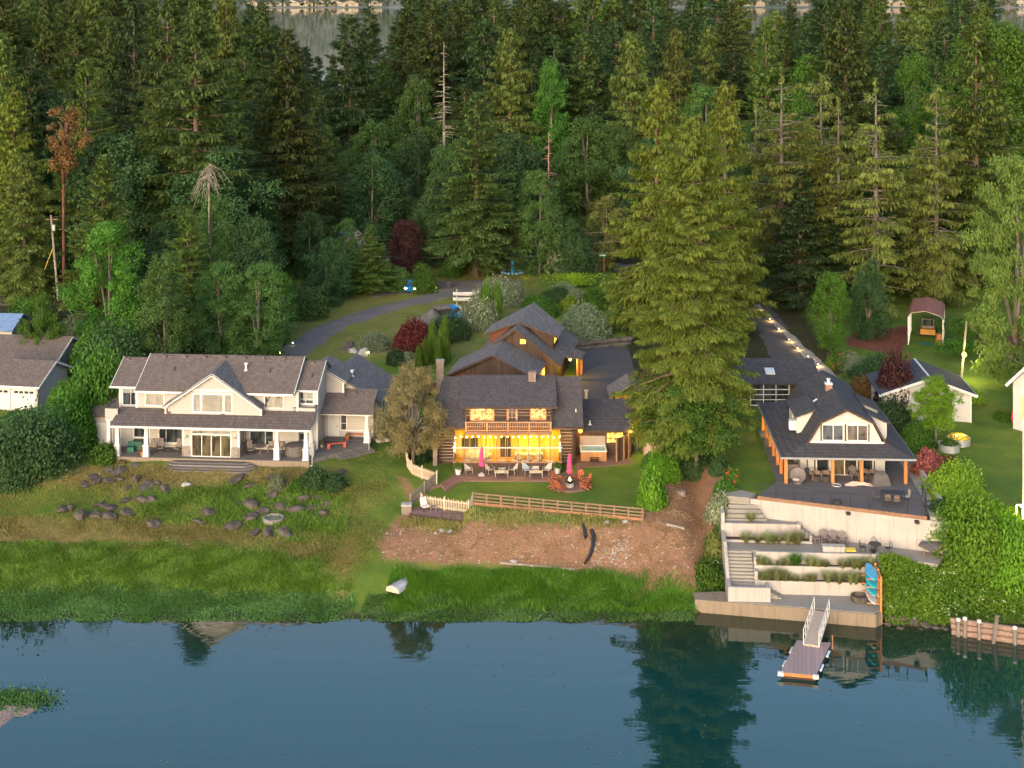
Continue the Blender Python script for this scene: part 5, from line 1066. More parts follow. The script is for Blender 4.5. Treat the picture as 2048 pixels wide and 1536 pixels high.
# deck in front of and beside the house
dz = 6.0
dk = thing('charcoal_deck', 'wide charcoal board deck between the gambrel house and its steel railing', 'deck', (22,118,dz))
def dl(pts): return [(x-22,y-118) for x,y in pts]
front = [(20.0,117.2),(21.5,116.65),(24.1,115.72),(28.0,114.32),(32.5,112.72)]
b = MB(); b.prism(dl(front+[(33.2,116.8),(33.6,121.5),(34.0,134),(23.0,134.5),(22.2,120.6)]), -.25, 0.0); b.build('deck_boards', M['deck_dark'], dk)
b = MB()
for a, c in zip(front, front[1:]): b.bar((a[0]-22.03,a[1]-118.06,-.15),(c[0]-22.03,c[1]-118.06,-.15),.05,.36)
b.build('rim_board', M['wood'], dk)
rg = thing('steel_railing', 'black steel railing with thin cables along the edge of the charcoal deck', 'railing', (22,118,dz))
def along(P, n):
    L = [0]
    for a,c in zip(P,P[1:]): L.append(L[-1]+math.dist(a,c))
    return [(float(np.interp(s,L,[p[0] for p in P])), float(np.interp(s,L,[p[1] for p in P]))) for s in np.linspace(0,L[-1],n)]
rp = along([(x,y+.08) for x,y in front], 10)+[(33.0,115.0),(33.3,116.9)]
for x, y in rp: b = MB(); b.box(x-22.03,x-21.97,y-118.03,y-117.97,-.1,1.0); b.build('post', M['black'], rg)
b = MB()
for a, c in zip(rp, rp[1:]):
    b.bar((a[0]-22,a[1]-118,1.0),(c[0]-22,c[1]-118,1.0),.06,.05)
b.build('top_rail', M['black'], rg); b = MB()
for z in np.arange(.12,.95,.105):
    for a, c in zip(rp, rp[1:]): b.bar((a[0]-22,a[1]-118,z),(c[0]-22,c[1]-118,z),.012)
b.build('cable', M['black'], rg)
b = MB(); b.bar((34.85,125.6,5.9),(34.3,115.0,5.9),.28,1.3); put(b, 'low_wall', M['concrete'], 'low concrete wall holding the gravel strip right of the charcoal deck', 'wall')
struct(sheet('gravel_strip', [(33.4,117),(34.1,115.2),(33.9,112.4),(32.75,112.75),(33.25,116.9)], M['gravel'], flat=5.97, thick=.3)); struct(sheet('gravel_bed', [(33.3,117.0),(34.15,117.0),(34.75,125.5),(35.0,134),(34.05,134),(33.65,121.5)], M['gravel'], flat=5.985, thick=.3))

# dock and gangway
def quadpt(p): return Vector(p)
d0, d1, d2, d3 = [Vector(p) for p in ((18.47,99.0,.42),(20.79,98.54,.42),(22.89,103.39,.42),(20.54,103.8,.42))]
dc = (d0+d2)/2; ex = (d1-d0).normalized(); ang = math.atan2(ex.y, ex.x); wd = (d1-d0).length; ln = 5.25; ey = (d3-d0).normalized()
dt = thing('floating_dock', 'two-section floating dock with purple-brown decking and white bumpers', 'dock', (dc.x,dc.y,0), ang)
R_ = lambda p: Matrix.Rotation(-ang,3,'Z') @ (Vector(p)-Vector((dc.x,dc.y,0)))
q = [R_(d) for d in (d0,d1,d2,d3)]; m0 = q[0].lerp(q[3],.56); m1 = q[1].lerp(q[2],.56)
b = MB()
for A in ((q[0],q[1],m1-(m1-q[1])*.01,m0-(m0-q[0])*.01),(m0+(q[3]-m0)*.01,m1+(q[2]-m1)*.01,q[2],q[3])): b.slab([(p.x,p.y,.42) for p in A], .06)
b.build('decking', mboards('purple_grey_decking', (.29,.21,.205), 0, .3, .12, .2), dt)
b = MB(); b.hexa([(p.x*.97,p.y*.97,-.25) for p in q],[(p.x*.985,p.y*.985,.35) for p in q]); b.build('float_frame', M['log'], dt); b = MB(); b.bar((q[0].x+.1,q[0].y-.02,.3),(q[1].x-.1,q[1].y-.02,.3),.06,.2); b.build('end_board', M['cedar'], dt)
for p in (q[0],q[1]): b = MB(); b.box(p.x-.2,p.x+.2,p.y-.14,p.y+.1,.2,.45); b.build('corner_bumper', M['white'], dt)
for A, B_, fs in ((q[0],q[3],(.3,.72)),(q[1],q[2],(.28,.7))):
    for f_ in fs: p = A.lerp(B_,f_); s = -1 if A is q[0] else 1; b = MB(); b.cyl((p.x+s*.1-.16*(q[3]-q[0]).normalized().x*2,p.y-.4,.3),(p.x+s*.1+.1,p.y+.4,.3),.09,n=8); b.build('side_bumper', M['white'] if s<0 else mplain('pale_blue_bumper',(.45,.6,.66),.5), dt)
b = MB(); b.cyl((q[2].x+.12,q[2].y-.1,-1),(q[2].x+.12,q[2].y-.1,1.0),.06); b.build('mooring_pile', M['woodv'], dt)
g0 = (Vector((20.82,102.87,.52))+Vector((21.9,102.71,.52)))/2; g1 = Vector((23.05,107.15,.98)); gdv = (g1-g0); ga = math.atan2(gdv.y,gdv.x)-PI/2
gw = thing('gangway', 'white-railed aluminium gangway leading from the seawall down to the dock', 'gangway', (g0.x,g0.y,0), ga)
LL = math.hypot(gdv.x,gdv.y); w_ = .52; b = MB(); b.hexa([(-w_,0,.42),(w_,0,.42),(w_,LL,.88),(-w_,LL,.88)],[(-w_,0,.55),(w_,0,.55),(w_,LL,1.02),(-w_,LL,1.02)]); b.build('walkway', mplain('pale_wood_grating',(.34,.27,.22),.8,.2,6), gw)
for s in (-1,1):
    b = MB(); zf = lambda t: .5+.47*t; x = s*(w_+.03); n = 5
    b.bar((x,0,zf(0)+1.05),(x,LL,zf(1)+1.0),.06,.06); b.bar((x,0,zf(0)),(x,LL,zf(1)),.06,.12)
    for i in range(n+1): t = i/n; b.bar((x,LL*t,zf(t)),(x,LL*t,zf(t)+1.04),.05,.05,(0,1,0))
    for i in range(n): t = i/n; t2 = (i+1)/n; b.bar((x,LL*t,zf(t)+1.0),(x,LL*t2,zf(t2)+.05),.035,.035)
    b.build('handrail', M['alum'], gw)

# ---- outdoor furniture kinds
def slatchair(name, label, cat, mat, loc, rz, group, s=1.0):        # adirondack chair, facing -y
    t = thing(name, label, cat, loc, rz, group)
    b = MB(); b.hexa([(-.27,-.28,.34),(.27,-.28,.34),(.27,.28,.22),(-.27,.28,.22)],[(-.27,-.28,.38),(.27,-.28,.38),(.27,.28,.26),(-.27,.28,.26)]); b.build('seat', mat, t)
    b = MB()
    for i in range(5):
        x = -.24+i*.12; h = .98-.06*abs(i-2)**1.3; b.hexa([(x-.052,.22,.25),(x+.052,.22,.25),(x+.052,.25,.25),(x-.052,.25,.25)],[(x-.055+x*.15,.50,h),(x+.055+x*.15,.50,h),(x+.055+x*.15,.53,h),(x-.055+x*.15,.53,h)])
    b.build('backrest', mat, t)
    for sx in (-1,1):
        b = MB(); b.box(sx*.30-.07,sx*.30+.07,-.34,.38,.52,.56); b.build('armrest', mat, t); b = MB(); b.box(sx*.30-.03,sx*.30+.03,-.32,-.22,0,.52); b.bar((sx*.3,-.2,.3),(sx*.3,.55,.02),.05,.1); b.build('leg', mat, t)
    t.scale = (s,)*3; return t
def g6(x, y, z=dz+.004): return at(x, y, z)
ad = slatchair('adirondack_chair','leftmost grey-brown adirondack chair of three against the tall concrete wall','chair',M['greyplastic'],at(1649,1087,pz+1.004),.05,'adirondack chairs on the terrace')
copy_tree(ad, at(1667.5,1089,pz+1.004), .0, 'middle grey-brown adirondack chair of three against the tall concrete wall'); copy_tree(ad, at(1685,1091,pz+1.004), -.08, 'rightmost grey-brown adirondack chair of three against the tall concrete wall')
copy_tree(ad, g6(1708,957), .1, 'grey-brown adirondack chair by the sliding door under the gambrel porch', group='chairs on the charcoal deck')
b = MB(); b.box(-.22,.22,-.22,.22,.4,.45); b.box(-.19,-.13,-.19,-.13,0,.4); b.box(.13,.19,-.19,-.13,0,.4); b.box(-.19,-.13,.13,.19,0,.4); b.box(.13,.19,.13,.19,0,.4); put(b,'side_table',M['greyplastic'],'small grey-brown side table left of the three adirondack chairs','table',at(1634,1086,pz+1.004))
b = MB(); b.box(-.85,.85,-.28,.28,0,.5); b.box(-.9,.9,-.32,.32,.5,.56); put(b,'concrete_bench',M['concrete'],'pale concrete block bench on the terrace in front of the adirondack chairs','bench',at(1667,1105,pz+1.004),TA)
b = MB(); b.box(-.36,.36,-.3,.3,0,.28); b.cur = 1; b.box(-.39,.39,-.33,.33,.28,.34); put(b,'storage_box',[M['dark'],mplain('yellow_lid',(.62,.46,.06),.5,.1)],'low dark box with a yellow lid beside the concrete bench','box',at(1701,1107,pz+1.004),-.1)
wt = thing('wire_table','round black wire table on the terrace between four wire chairs','table',at(1750,1106,pz+1.004)); b = MB(); b.cyl((0,0,.70),(0,0,.73),.5,n=20); b.build('table_top',M['dark'],wt); b = MB(); b.cyl((0,0,0),(0,0,.7),.04); b.lathe([(.28,0),(.24,.03)],(0,0,0),14); b.build('base',M['black'],wt)
def wirechair(loc, rz, label):
    t = thing('wire_chair',label,'chair',loc,rz,'black wire chairs on the terrace'); b = MB(); b.lathe([(.23,.42),(.25,.45)],(0,0,0),12); b.build('seat',M['dark'],t)
    b = MB(); pts = [(.25*math.cos(a),.22+.06*math.sin(a)*0+.04,.45+.5*math.sin(a)) for a in np.linspace(0,PI,9)]; b.tube(pts,.016,5)
    for a in np.linspace(-.18,.18,4): b.cyl((a,.24,.45),(a*1.1,.28,.9-abs(a)*.8),.009,n=4)
    b.build('backrest',M['black'],t)
    for sx in (-1,1):
        for sy in (-1,1): b = MB(); b.cyl((sx*.2,sy*.2,0),(sx*.17,sy*.17,.43),.015,n=5); b.build('leg',M['black'],t)
        b = MB(); b.tube([(sx*.26,.24,.62),(sx*.29,-.1,.66),(sx*.24,-.2,.44)],.014,5); b.build('armrest',M['black'],t)
    return t
for (x,y,rz,l) in ((1726,1105,1.2,'black wire chair at the left of the round wire table'),(1749,1100,0,'black wire chair behind the round wire table against the wall'),(1745,1112,PI,'black wire chair with a pale seat in front of the round wire table'),(1776,1107,-1.3,'black wire chair at the right of the round wire table')): wirechair(at(x,y,pz+1.004),rz,l)
ft = thing('covered_table','small table under a sagging dark cover near the right end of the terrace','table',at(1861,1112,pz+1.004),-.1)
b = MB(); P = [(-1.0,-.2,.86),(-.1,-.75,.62),(.75,-.35,.86),(1.1,.3,1.02),(.2,.5,.95),(-.6,.45,.98)]; b.faces(P+[(0,0,.92)]+[(x,y,z-.03) for x,y,z in P],[(i,(i+1)%6,6) for i in range(6)]+[(i,i+7,(i+1)%6+7,(i+1)%6) for i in range(6)]); b.build('cover',M['tarp'],ft)
for x,y in ((-.5,-.3),(.5,-.3),(.6,.35),(-.4,.35)): b = MB(); b.cyl((x,y,0),(x,y,.84),.025,n=6); b.build('leg',M['wood'],ft)
# paddle board rack
rk = thing('paddle_rack','tall orange cedar rack holding paddle boards at the right end of the seawall','rack',(27.55,108.4,.97),TA)
for y in (-1.1,0,1.1): b = MB(); b.box(-.08,.08,y-.08,y+.08,-1.0 if y<0 else 0,2.7-.15*(y<0)); b.build('post',M['cedar'],rk)
for y in (-1.05,1.05):
    for z in (.5,1.1,1.7,2.3): b = MB(); b.bar((-.05,y,z),(-1.0,y,z+.06),.06,.08); b.build('arm',M['cedar'],rk)
b = MB(); b.box(-.05,.05,-1.1,1.1,2.45,2.6); b.box(-.04,.04,-1.1,1.1,1.25,1.4); b.build('cross_board',M['cedar'],rk)
blu = mplain('paddle_board_blue',(.05,.30,.46),.4,.1); tea = mplain('paddle_board_teal',(.04,.40,.46),.4,.1)
for z, m_, l, nn, yw in ((2.42,blu,'blue paddle board on the top arms of the cedar rack','paddle_board',.42),(1.82,tea,'teal paddle board on the upper middle arms of the cedar rack','paddle_board',.38),(1.22,tea,'teal kayak-shaped board on the lower middle arms of the cedar rack','paddle_board',.34),(.62,M['white'],'white board on the bottom arms of the cedar rack','paddle_board',.34)):
    b = MB(); n = 14; pr = [(yw*math.sin(PI*(i/n))**.55, -1.5+3.0*i/n) for i in range(n+1)]; vs = []; fs = []
    for (w0,y0) in pr: vs += [(-w0-.5,y0,z),(w0-.5,y0,z),(w0*.9-.5,y0,z+.13),(-w0*.9-.5,y0,z+.13)]
    for i in range(n):
        for j in range(4): fs.append((4*i+j,4*i+(j+1)%4,4*i+4+(j+1)%4,4*i+4+j))
    b.faces(vs,fs); put(b,nn,m_,l,'board',(27.55,108.4,.97),TA,'boards on the cedar rack')
b = MB(); b.lathe([(.62,0),(.66,.12),(.66,.42),(.5,.46),(.46,.3),(.3,.2)],(0,0,0),18); fp = put(b,'fire_ring',M['rock'],'round dark fire ring on the lower patio beside the cedar rack','fire pit',at(1719,1202,.97))
# deck things
def barrel(loc, rz, label):
    t = thing('wicker_chair',label,'chair',loc,rz,'wicker barrel chairs on the charcoal deck'); b = MB(); n = 11; vs = []; fs = []
    for i in range(n):
        a = -.25+(PI+.5)*i/(n-1)
        for r_, z in ((.40,.05),(.44,.78),(.37,.78),(.33,.05)): vs.append((r_*math.cos(a), r_*math.sin(a), z))
    for i in range(n-1):
        for j in range(4): fs.append((4*i+j,4*i+4+j,4*i+4+(j+1)%4,4*i+(j+1)%4))
    fs += [(0,1,2,3),(4*n-1,4*n-2,4*n-3,4*n-4)]; b.faces(vs,fs); b.build('shell',M['wicker'],t); b = MB(); b.lathe([(.36,.03),(.36,.42),(.30,.46)],(0,0,0),14); b.build('seat',M['cushion'],t); return t
for x,y,rz,l in ((1633,962,.3,'wicker barrel chair nearest the left corner of the gambrel porch wall'),(1652,962,-.1,'wicker barrel chair just left of the second porch post'),(1729,959,.1,'wicker barrel chair right of the third porch post'),(1745,960,-.4,'wicker barrel chair beside the covered grill')): barrel(g6(x,y),rz,l)
pc = thing('papasan_chair','round-backed grey chair with a pale cushion at the left end of the gambrel porch','chair',g6(1596,966),-.3); b = MB(); b.lathe([(.35,.0),(.3,.3)],(0,0,0),14); b.build('base',M['greyplastic'],pc)
b = MB(); pr = [(.08,0),(.4,.06),(.62,.2),(.66,.3),(.6,.26),(.1,.08)]; b.lathe(pr,(0,0,0),18); rm = Matrix.Rotation(math.radians(52),4,'X'); b.v = [tuple(rm@Vector(v)+Vector((0,.15,.5))) for v in b.v]; b.build('bowl',M['greyplastic'],pc)
b = MB(); b.ball((-.1,-.35,.42),.32,12,7,.4); b.build('cushion',M['sling'],pc)
b = MB(); b.hexa([(-.75,-.35,0),(.75,-.35,0),(.75,.4,0),(-.75,.4,0)],[(-.62,-.25,.95),(.5,-.28,.85),(.35,.25,1.12),(-.45,.28,1.12)]); put(b,'covered_grill',M['tarp'],'bulky grey covered grill on the deck at the right of the gambrel porch','grill',g6(1762,970),.1)
b = MB(); n = 16; vs = [(0,0,.16)]; 
for k in range(1,4):
    for i in range(n): a = 2*PI*i/n; rr = k/3*(1+.35*math.sin(a*3+k)+.2*math.sin(a*5)); vs.append((1.35*rr*math.cos(a)*.85, .5*rr*math.sin(a), max(.01,.2*(1-k/3)+.09*math.sin(a*4+k*2))))
fs = [(0,1+i,1+(i+1)%n) for i in range(n)]+[(1+(k-1)*n+i,1+k*n+i,1+k*n+(i+1)%n,1+(k-1)*n+(i+1)%n) for k in (1,2) for i in range(n)]
b.faces(vs,fs); put(b,'crumpled_sheet',M['pinktarp'],'crumpled pale pink sheet lying on the charcoal deck before the sliding door','sheet',g6(1717,969),-.1)
b = MB(); b.tube([(.36*math.cos(a),.36*math.sin(a),.03) for a in np.linspace(0,2*PI,17)],.03,5); put(b,'hose_ring',M['alum'],'pale coiled ring lying flat on the charcoal deck','hose',g6(1673,971))
b = MB(); b.cyl((0,0,0),(0,0,.95),.17,n=12); b.cyl((0,0,.95),(0,0,1.9),.05,n=8); put(b,'patio_heater',M['dark'],'slim dark patio heater by the gambrel porch wall left of the wicker chairs','heater',g6(1614.5,959))
b = MB(); b.box(-.5,.5,-.3,.3,0,1.1); b.box(-.52,.52,-.34,.3,1.1,1.2); put(b,'storage_cabinet',M['greyplastic'],'tall grey cabinet at the left end of the gambrel porch','cabinet',g6(1584,955))
dt2 = thing('deck_table','long dark dining table near the railing on the charcoal deck','table',g6(1786,1003),-.12); b = MB(); b.box(-.95,.95,-.48,.48,.70,.75); b.build('table_top',M['dark'],dt2)
for x in (-.85,.85):
    for y in (-.4,.4): b = MB(); b.box(x-.03,x+.03,y-.03,y+.03,0,.7); b.build('leg',M['black'],dt2)
def frame_chair(loc, rz, label, mat='wicker'):
    t = thing('deck_chair',label,'chair',loc,rz,'slim chairs around the long deck table'); b = MB(); b.box(-.23,.23,-.23,.23,.42,.46); b.build('seat',M[mat],t); b = MB(); b.hexa([(-.23,.2,.46),(.23,.2,.46),(.23,.24,.46),(-.23,.24,.46)],[(-.23,.28,.95),(.23,.28,.95),(.23,.31,.95),(-.23,.31,.95)]); b.build('backrest',M[mat],t)
    for x in (-.2,.2):
        for y in (-.2,.2): b = MB(); b.box(x-.015,x+.015,y-.015,y+.015,0,.42); b.build('leg',M['black'],t)
for x,y,rz,l,m_ in ((1752,1003,PI/2,'slim chair at the left end of the long deck table','wicker'),(1774,1010,PI,'slim chair at the left of the near side of the deck table','wicker'),(1792,1012,PI,'slim chair at the right of the near side of the deck table','wicker'),(1812,1003,-PI/2,'slim chair with a pale back at the right end of the deck table','sling')): frame_chair(g6(x,y),rz,l,m_)
b = MB(); b.lathe([(.3,0),(.34,.3),(.28,.32)],(0,0,0),14); put(b,'fire_bowl',M['dark'],'dark bowl on the charcoal deck close behind the middle of the railing','bowl',g6(1674,1008))

# log bulkhead at the right edge, riprap
bk = thing('log_bulkhead','weathered log bulkhead with white-capped piles at the water on the right edge','bulkhead',(0,0,0))
A_ = Vector(at(1906,1268,0)); B_ = Vector(at(2075,1293,0)); B_.z = A_.z = 0
b = MB(); dv = (B_-A_)
for i, z in enumerate((.15,.55,.92)): b.cyl(A_+Vector((-.1,.1*i,z)), B_+Vector((0,.1*i,z)), .21, n=9)
b.build('log', mwood('bleached_driftwood',(.22,.145,.11),0), bk)
for f_, h_ in ((.05,1.15),(.13,1.3),(.30,1.25),(.72,1.15)):
    p = A_+dv*f_+Vector((0,-.28,0)); b = MB(); b.cyl(p+Vector((0,0,-1.2)),p+Vector((0,0,h_)),.15,n=9); pl = b.build('pile', M['greywood'], bk); b = MB(); b.lathe([(.17,0),(.16,.16),(.05,.2)],(p.x,p.y,h_),10); b.build('pile_cap', M['white'], pl)
p = A_+dv*.48+Vector((0,-.45,0)); b = MB(); b.bar(p+Vector((-.25,-.1,-.6)),p+Vector((.15,0,2.0)),.16,.22); b.build('leaning_plank', M['greywood'], bk)
# ================================================================= cabin yard: patio, fences, furniture
cz = 3.23
struct(sheet('brick_patio', [at(x,y,cz)[:2] for x,y in ((880,968),(907,948),(925,945.5),(1152,945.5),(1152,895),(1300,895),(1298,908),(1288,918),(1262,927),(1216,931),(1168,934),(1156,943),(1152,953),(1178,961),(1182,970),(1170,979),(1140,982.5),(1110,979),(1101,971),(1100,962),(926,961),(893,978))], M['patio'], flat=cz, thick=.35))
st = thing('brick_steps','brick steps descending from the patio to the little lower deck','steps',(0,0,0)); b = MB(); a0 = Vector(at(889,966,3.2)); a1 = Vector(at(846,998,2.35)); wv = Vector((1.15,.55,0))
for k in range(7): p = a0.lerp(a1,(k+.5)/7); b.hexa([tuple(p-wv*.62+Vector((-.33,-.33,-.6))),tuple(p+wv*.62+Vector((-.33,-.33,-.6))),tuple(p+wv*.62+Vector((.25,.25,-.6))),tuple(p-wv*.62+Vector((.25,.25,-.6)))],[tuple(p-wv*.62+Vector((-.33,-.33,0))),tuple(p+wv*.62+Vector((-.33,-.33,0))),tuple(p+wv*.62+Vector((.25,.25,0))),tuple(p-wv*.62+Vector((.25,.25,0)))])
b.build('step', M['patio'], st)
def picket_fence(name, label, pts, h, mat, gap=.125, posts=2.0, pw=.07, pointed=True, cat='fence'):
    t = thing(name, label, cat, pts[0]); o = Vector(pts[0]); P = [Vector(p)-o for p in pts]; L = [0]
    for a, c in zip(P,P[1:]): L.append(L[-1]+(c-a).length)
    def pos(s): return Vector([float(np.interp(s,L,[p[k] for p in P])) for k in range(3)])
    pk = MB(); n = max(2,int(L[-1]/gap))
    for i in range(n+1):
        s = L[-1]*i/n; p = pos(s); d = pos(min(L[-1],s+.05))-pos(max(0,s-.05)); d.z = 0; d.normalize(); nn = Vector((-d.y,d.x,0)); hh_ = h*(.97+.05*math.sin(i*2.3)); q = p+nn*-.03
        b0 = [q-d*pw/2+nn*-.012, q+d*pw/2+nn*-.012, q+d*pw/2+nn*.012, q-d*pw/2+nn*.012]
        pk.hexa([v+Vector((0,0,.06)) for v in b0],[v+Vector((0,0,hh_-.07)) for v in b0])
        if pointed: pk.hexa([v+Vector((0,0,hh_-.07)) for v in b0],[q+(v-q)*.15+Vector((0,0,hh_+.02)) for v in b0])
    pk.build('pickets', mat, t); rl = MB()
    for a, c in zip(P,P[1:]):
        for z in (h*.22,h*.78): rl.bar(a+Vector((0,0,z)),c+Vector((0,0,z)),.045,.09)
    rl.build('rail', mat, t)
    m = max(1,round(L[-1]/posts))
    for i in range(m+1): p = pos(L[-1]*i/m); b = MB(); b.box(p.x-.06,p.x+.06,p.y-.06,p.y+.06,p.z-.4,p.z+h+.08); b.lathe([(.075,0),(.02,.08)],(p.x,p.y,p.z+h+.08),6); b.build('post', mat, t)
    return t
c5 = lambda x,y: (780+x/6.982, 840+y/6.982)
def gpts(l): return [G(*c5(*p)) for p in l]
picket_fence('picket_gate','pale picket gate panel at the top of the curved fence beside the tan tree',gpts([(85,452),(210,440)]),1.15,M['picket'],cat='gate')
picket_fence('picket_fence','curved pale picket fence running down from the gate around the cabin lawn',gpts([(215,440),(225,520),(245,670),(320,770),(420,812),(530,850),(650,895)]),1.05,M['picket'])
picket_fence('grey_stair_fence','weathered grey picket fence along the brick steps',[Vector(p) for p in gpts([(655,888),(540,990),(400,1110),(285,1215)])],1.1,M['greywood'])
dz2 = 2.35; ldk = [at(*c5(*p),dz2) for p in ((275,1225),(430,1210),(1100,1310),(1010,1405),(660,1360),(275,1305))]
ld = thing('lower_deck','small purple-brown lookout deck at the top of the bare bank','deck',(ldk[0][0],ldk[0][1],dz2)); b = MB(); b.prism([(p[0]-ldk[0][0],p[1]-ldk[0][1]) for p in ldk],-.12,.0); b.build('deck_boards', mboards('purple_deck_boards',(.22,.14,.13),1,.14), ld)
b = MB(); F2 = [Vector((p[0]-ldk[0][0],p[1]-ldk[0][1],0)) for p in ldk]; b.bar(F2[5]+Vector((0,0,-.1)),F2[3]+Vector((0,0,-.1)),.08,.2)
for f_ in (0,.33,.62,.85,1.0): p = F2[5].lerp(F2[3],f_); b.box(p.x-.06,p.x+.06,p.y-.05,p.y+.07,-1.2,-.05)
b.build('support', M['log'], ld)
b = MB()
for f_ in (.60,.80,1.0): p = F2[5].lerp(F2[3],f_); b.box(p.x-.05,p.x+.05,p.y,p.y+.1,-.1,.5)
b.bar(F2[5].lerp(F2[3],.60)+Vector((0,.05,.48)),F2[3]+Vector((0,.05,.48)),.05,.05); b.build('low_rail', M['log'], ld)
picket_fence('picket_screen','straight pale picket fence behind the small lookout deck',[Vector(at(*c5(*p),dz2)) for p in ((435,1208),(770,1260),(1095,1305))],1.05,M['picket'],.15)
picket_fence('picket_return','short grey picket return between the lookout deck and the rail fence',[Vector(at(*c5(1100,1300),dz2)),Vector(G(*c5(1155,1190)))],1.0,M['greywood'])
wc = thing('cushioned_chair','white cushioned chair on the small lookout deck','chair',at(*c5(490,1262),dz2+.004),.5)
b = MB(); b.box(-.3,.3,-.32,.28,.34,.46); b.build('seat',M['white'],wc); b = MB(); b.hexa([(-.3,.2,.44),(.3,.2,.44),(.3,.32,.44),(-.3,.32,.44)],[(-.28,.42,1.0),(.28,.42,1.0),(.28,.52,1.0),(-.28,.52,1.0)]); b.build('backrest',M['white'],wc)
for x in (-.27,.27):
    for y in (-.28,.25): b = MB(); b.box(x-.02,x+.02,y-.02,y+.02,0,.36); b.build('leg',M['black'],wc)
b = MB(); b.box(-.25,.25,-.25,.25,.45,.49); [b.box(x-.02,x+.02,y-.02,y+.02,0,.45) for x in (-.22,.22) for y in (-.22,.22)]; put(b,'deck_side_table',M['greywood'],'small grey table beside the white cushioned chair','table',at(*c5(605,1285),dz2+.004))
b = MB(); b.box(-.42,.42,-.3,.3,-.4,.62); b.cur = 1; b.box(-.46,.46,-.34,.34,.62,.76); put(b,'stone_pillar',[M['chimbrick'],M['rockpale']],'squat brick pillar with a pale stone cap at the left end of the lookout deck','pillar',at(*c5(232,1290),dz2-.1))
# split-rail fence
fp_ = [G(945,1010),G(1285,1041)]; rf = thing('rail_fence','brown three-rail fence along the top of the bare earth bank','fence',fp_[0]); o = Vector(fp_[0]); nP = 12; PP = []
for i in range(nP+1):
    x = 945+340*i/nP; y = 1009+32*(i/nP)**1.0; PP.append(Vector(G(x,y))-o)
for p in PP: b = MB(); b.box(p.x-.07,p.x+.07,p.y-.07,p.y+.07,p.z-.6,p.z+1.05); b.build('post',M['woodv'],rf)
b = MB()
for a, c in zip(PP,PP[1:]):
    for z in (.42,.72,1.0): b.bar(a+Vector((0,-.09,z)),c+Vector((0,-.09,z)),.045,.12)
b.build('rail', mwood('tan_rail_wood',(.175,.112,.075),0), rf); b = MB()
for a, c in zip(PP,PP[1:]): b.bar(a+Vector((0,-.05,.1)),c+Vector((0,-.05,.1)),.05,.28)
b.build('bottom_board', mwood('brown_board',(.24,.12,.065),0), rf)
# sling chairs and low tables on the patio
def sling(loc, rz, label, mat):
    t = thing('patio_chair',label,'chair',loc,rz,'sling chairs along the sunroom wall'); b = MB(); b.hexa([(-.27,-.3,.40),(.27,-.3,.40),(.27,.22,.36),(-.27,.22,.36)],[(-.27,-.3,.43),(.27,-.3,.43),(.27,.22,.39),(-.27,.22,.39)]); b.build('seat',M[mat],t)
    b = MB(); b.hexa([(-.27,.2,.38),(.27,.2,.38),(.27,.23,.38),(-.27,.23,.38)],[(-.26,.46,1.12),(.26,.46,1.12),(.26,.49,1.12),(-.26,.49,1.12)]); b.build('backrest',M[mat],t)
    for sx in (-1,1):
        x = sx*.31; b = MB(); b.tube([(x,-.33,0),(x,-.3,.60),(x,.3,.62)],.018,5); b.tube([(x,.36,0),(x,.2,.40),(x,.47,1.12)],.018,5); b.build('side_frame',M['metal'],t)
    return t
def cl(u, v, z=0.03): return (co[0]+u,co[1]+v,co[2]+z)
c4 = lambda x,y: (870+x/7.314, 780+y/7.314)
for x,y,rz,m_,l in ((488,1225,.25,'sling','beige sling chair right of the left white planter'),(805,1222,.45,'sling','beige sling chair turned inward right of the left pink umbrella'),(978,1222,0,'sling','beige sling chair facing out behind the left low table'),(1140,1222,-.45,'sling','beige sling chair turned inward right of the left low table'),(1345,1228,.35,'slingblue','blue-grey sling chair, the only bluish one of the row'),(1470,1225,0,'sling','beige sling chair facing out behind the right low table'),(1640,1228,-.4,'sling','beige sling chair at the right end of the row')): sling(at(*c4(x,y),cz+.004),rz,l,m_)
def lowtable(x, y, label):
    t = thing('low_table',label,'table',at(*c4(x,y),cz+.004),0,'low tables on the brick patio'); b = MB(); b.box(-.62,.62,-.3,.3,.38,.43); b.build('table_top',M['sling'],t)
    for sx in (-.55,.55):
        for sy in (-.24,.24): b = MB(); b.box(sx-.02,sx+.02,sy-.02,sy+.02,0,.38); b.build('leg',M['metal'],t)
lowtable(975,1262,'low pale table with small things on it before the left group of sling chairs'); lowtable(1478,1262,'low pale table before the right group of sling chairs')
b = MB(); [b.cyl((x,y,.43),(x,y,.52),.05,n=8) for x,y in ((-.15,0),(.05,.1),(.2,-.05))]; put(b,'candle_jars',M['white'],'three small white candle jars on the left low patio table','candles',at(*c4(975,1262),cz+.004))
def umbrella(loc, label, h=2.6):
    t = thing('closed_umbrella',label,'umbrella',loc,0,'closed pink umbrellas'); b = MB(); b.cyl((0,0,0),(0,0,h),.025,n=8); b.build('pole',M['dark'],t)
    b = MB(); n = 12; pr = [(.16,.85),(.22,.95),(.17,1.1),(.14,1.25),(.17,1.5),(.15,1.9),(.12,2.2),(.10,2.42),(.03,2.58)]; k = len(pr)
    for j,(r_,z) in enumerate(pr):
        for i in range(n): a = 2*PI*i/n; rr = r_*(1+.22*math.cos(a*6)); b.v.append((rr*math.cos(a)+.02*math.sin(z*3),rr*math.sin(a),z))
    for j in range(k-1):
        for i in range(n): b.f.append((j*n+i,j*n+(i+1)%n,(j+1)*n+(i+1)%n,(j+1)*n+i)); b.m.append(0)
    b.build('canopy',M['pink'],t); b = MB(); b.lathe([(.32,0),(.34,.1),(.15,.2),(.05,.28)],(0,0,0),14); b.build('base',M['rockpale'],t); return t
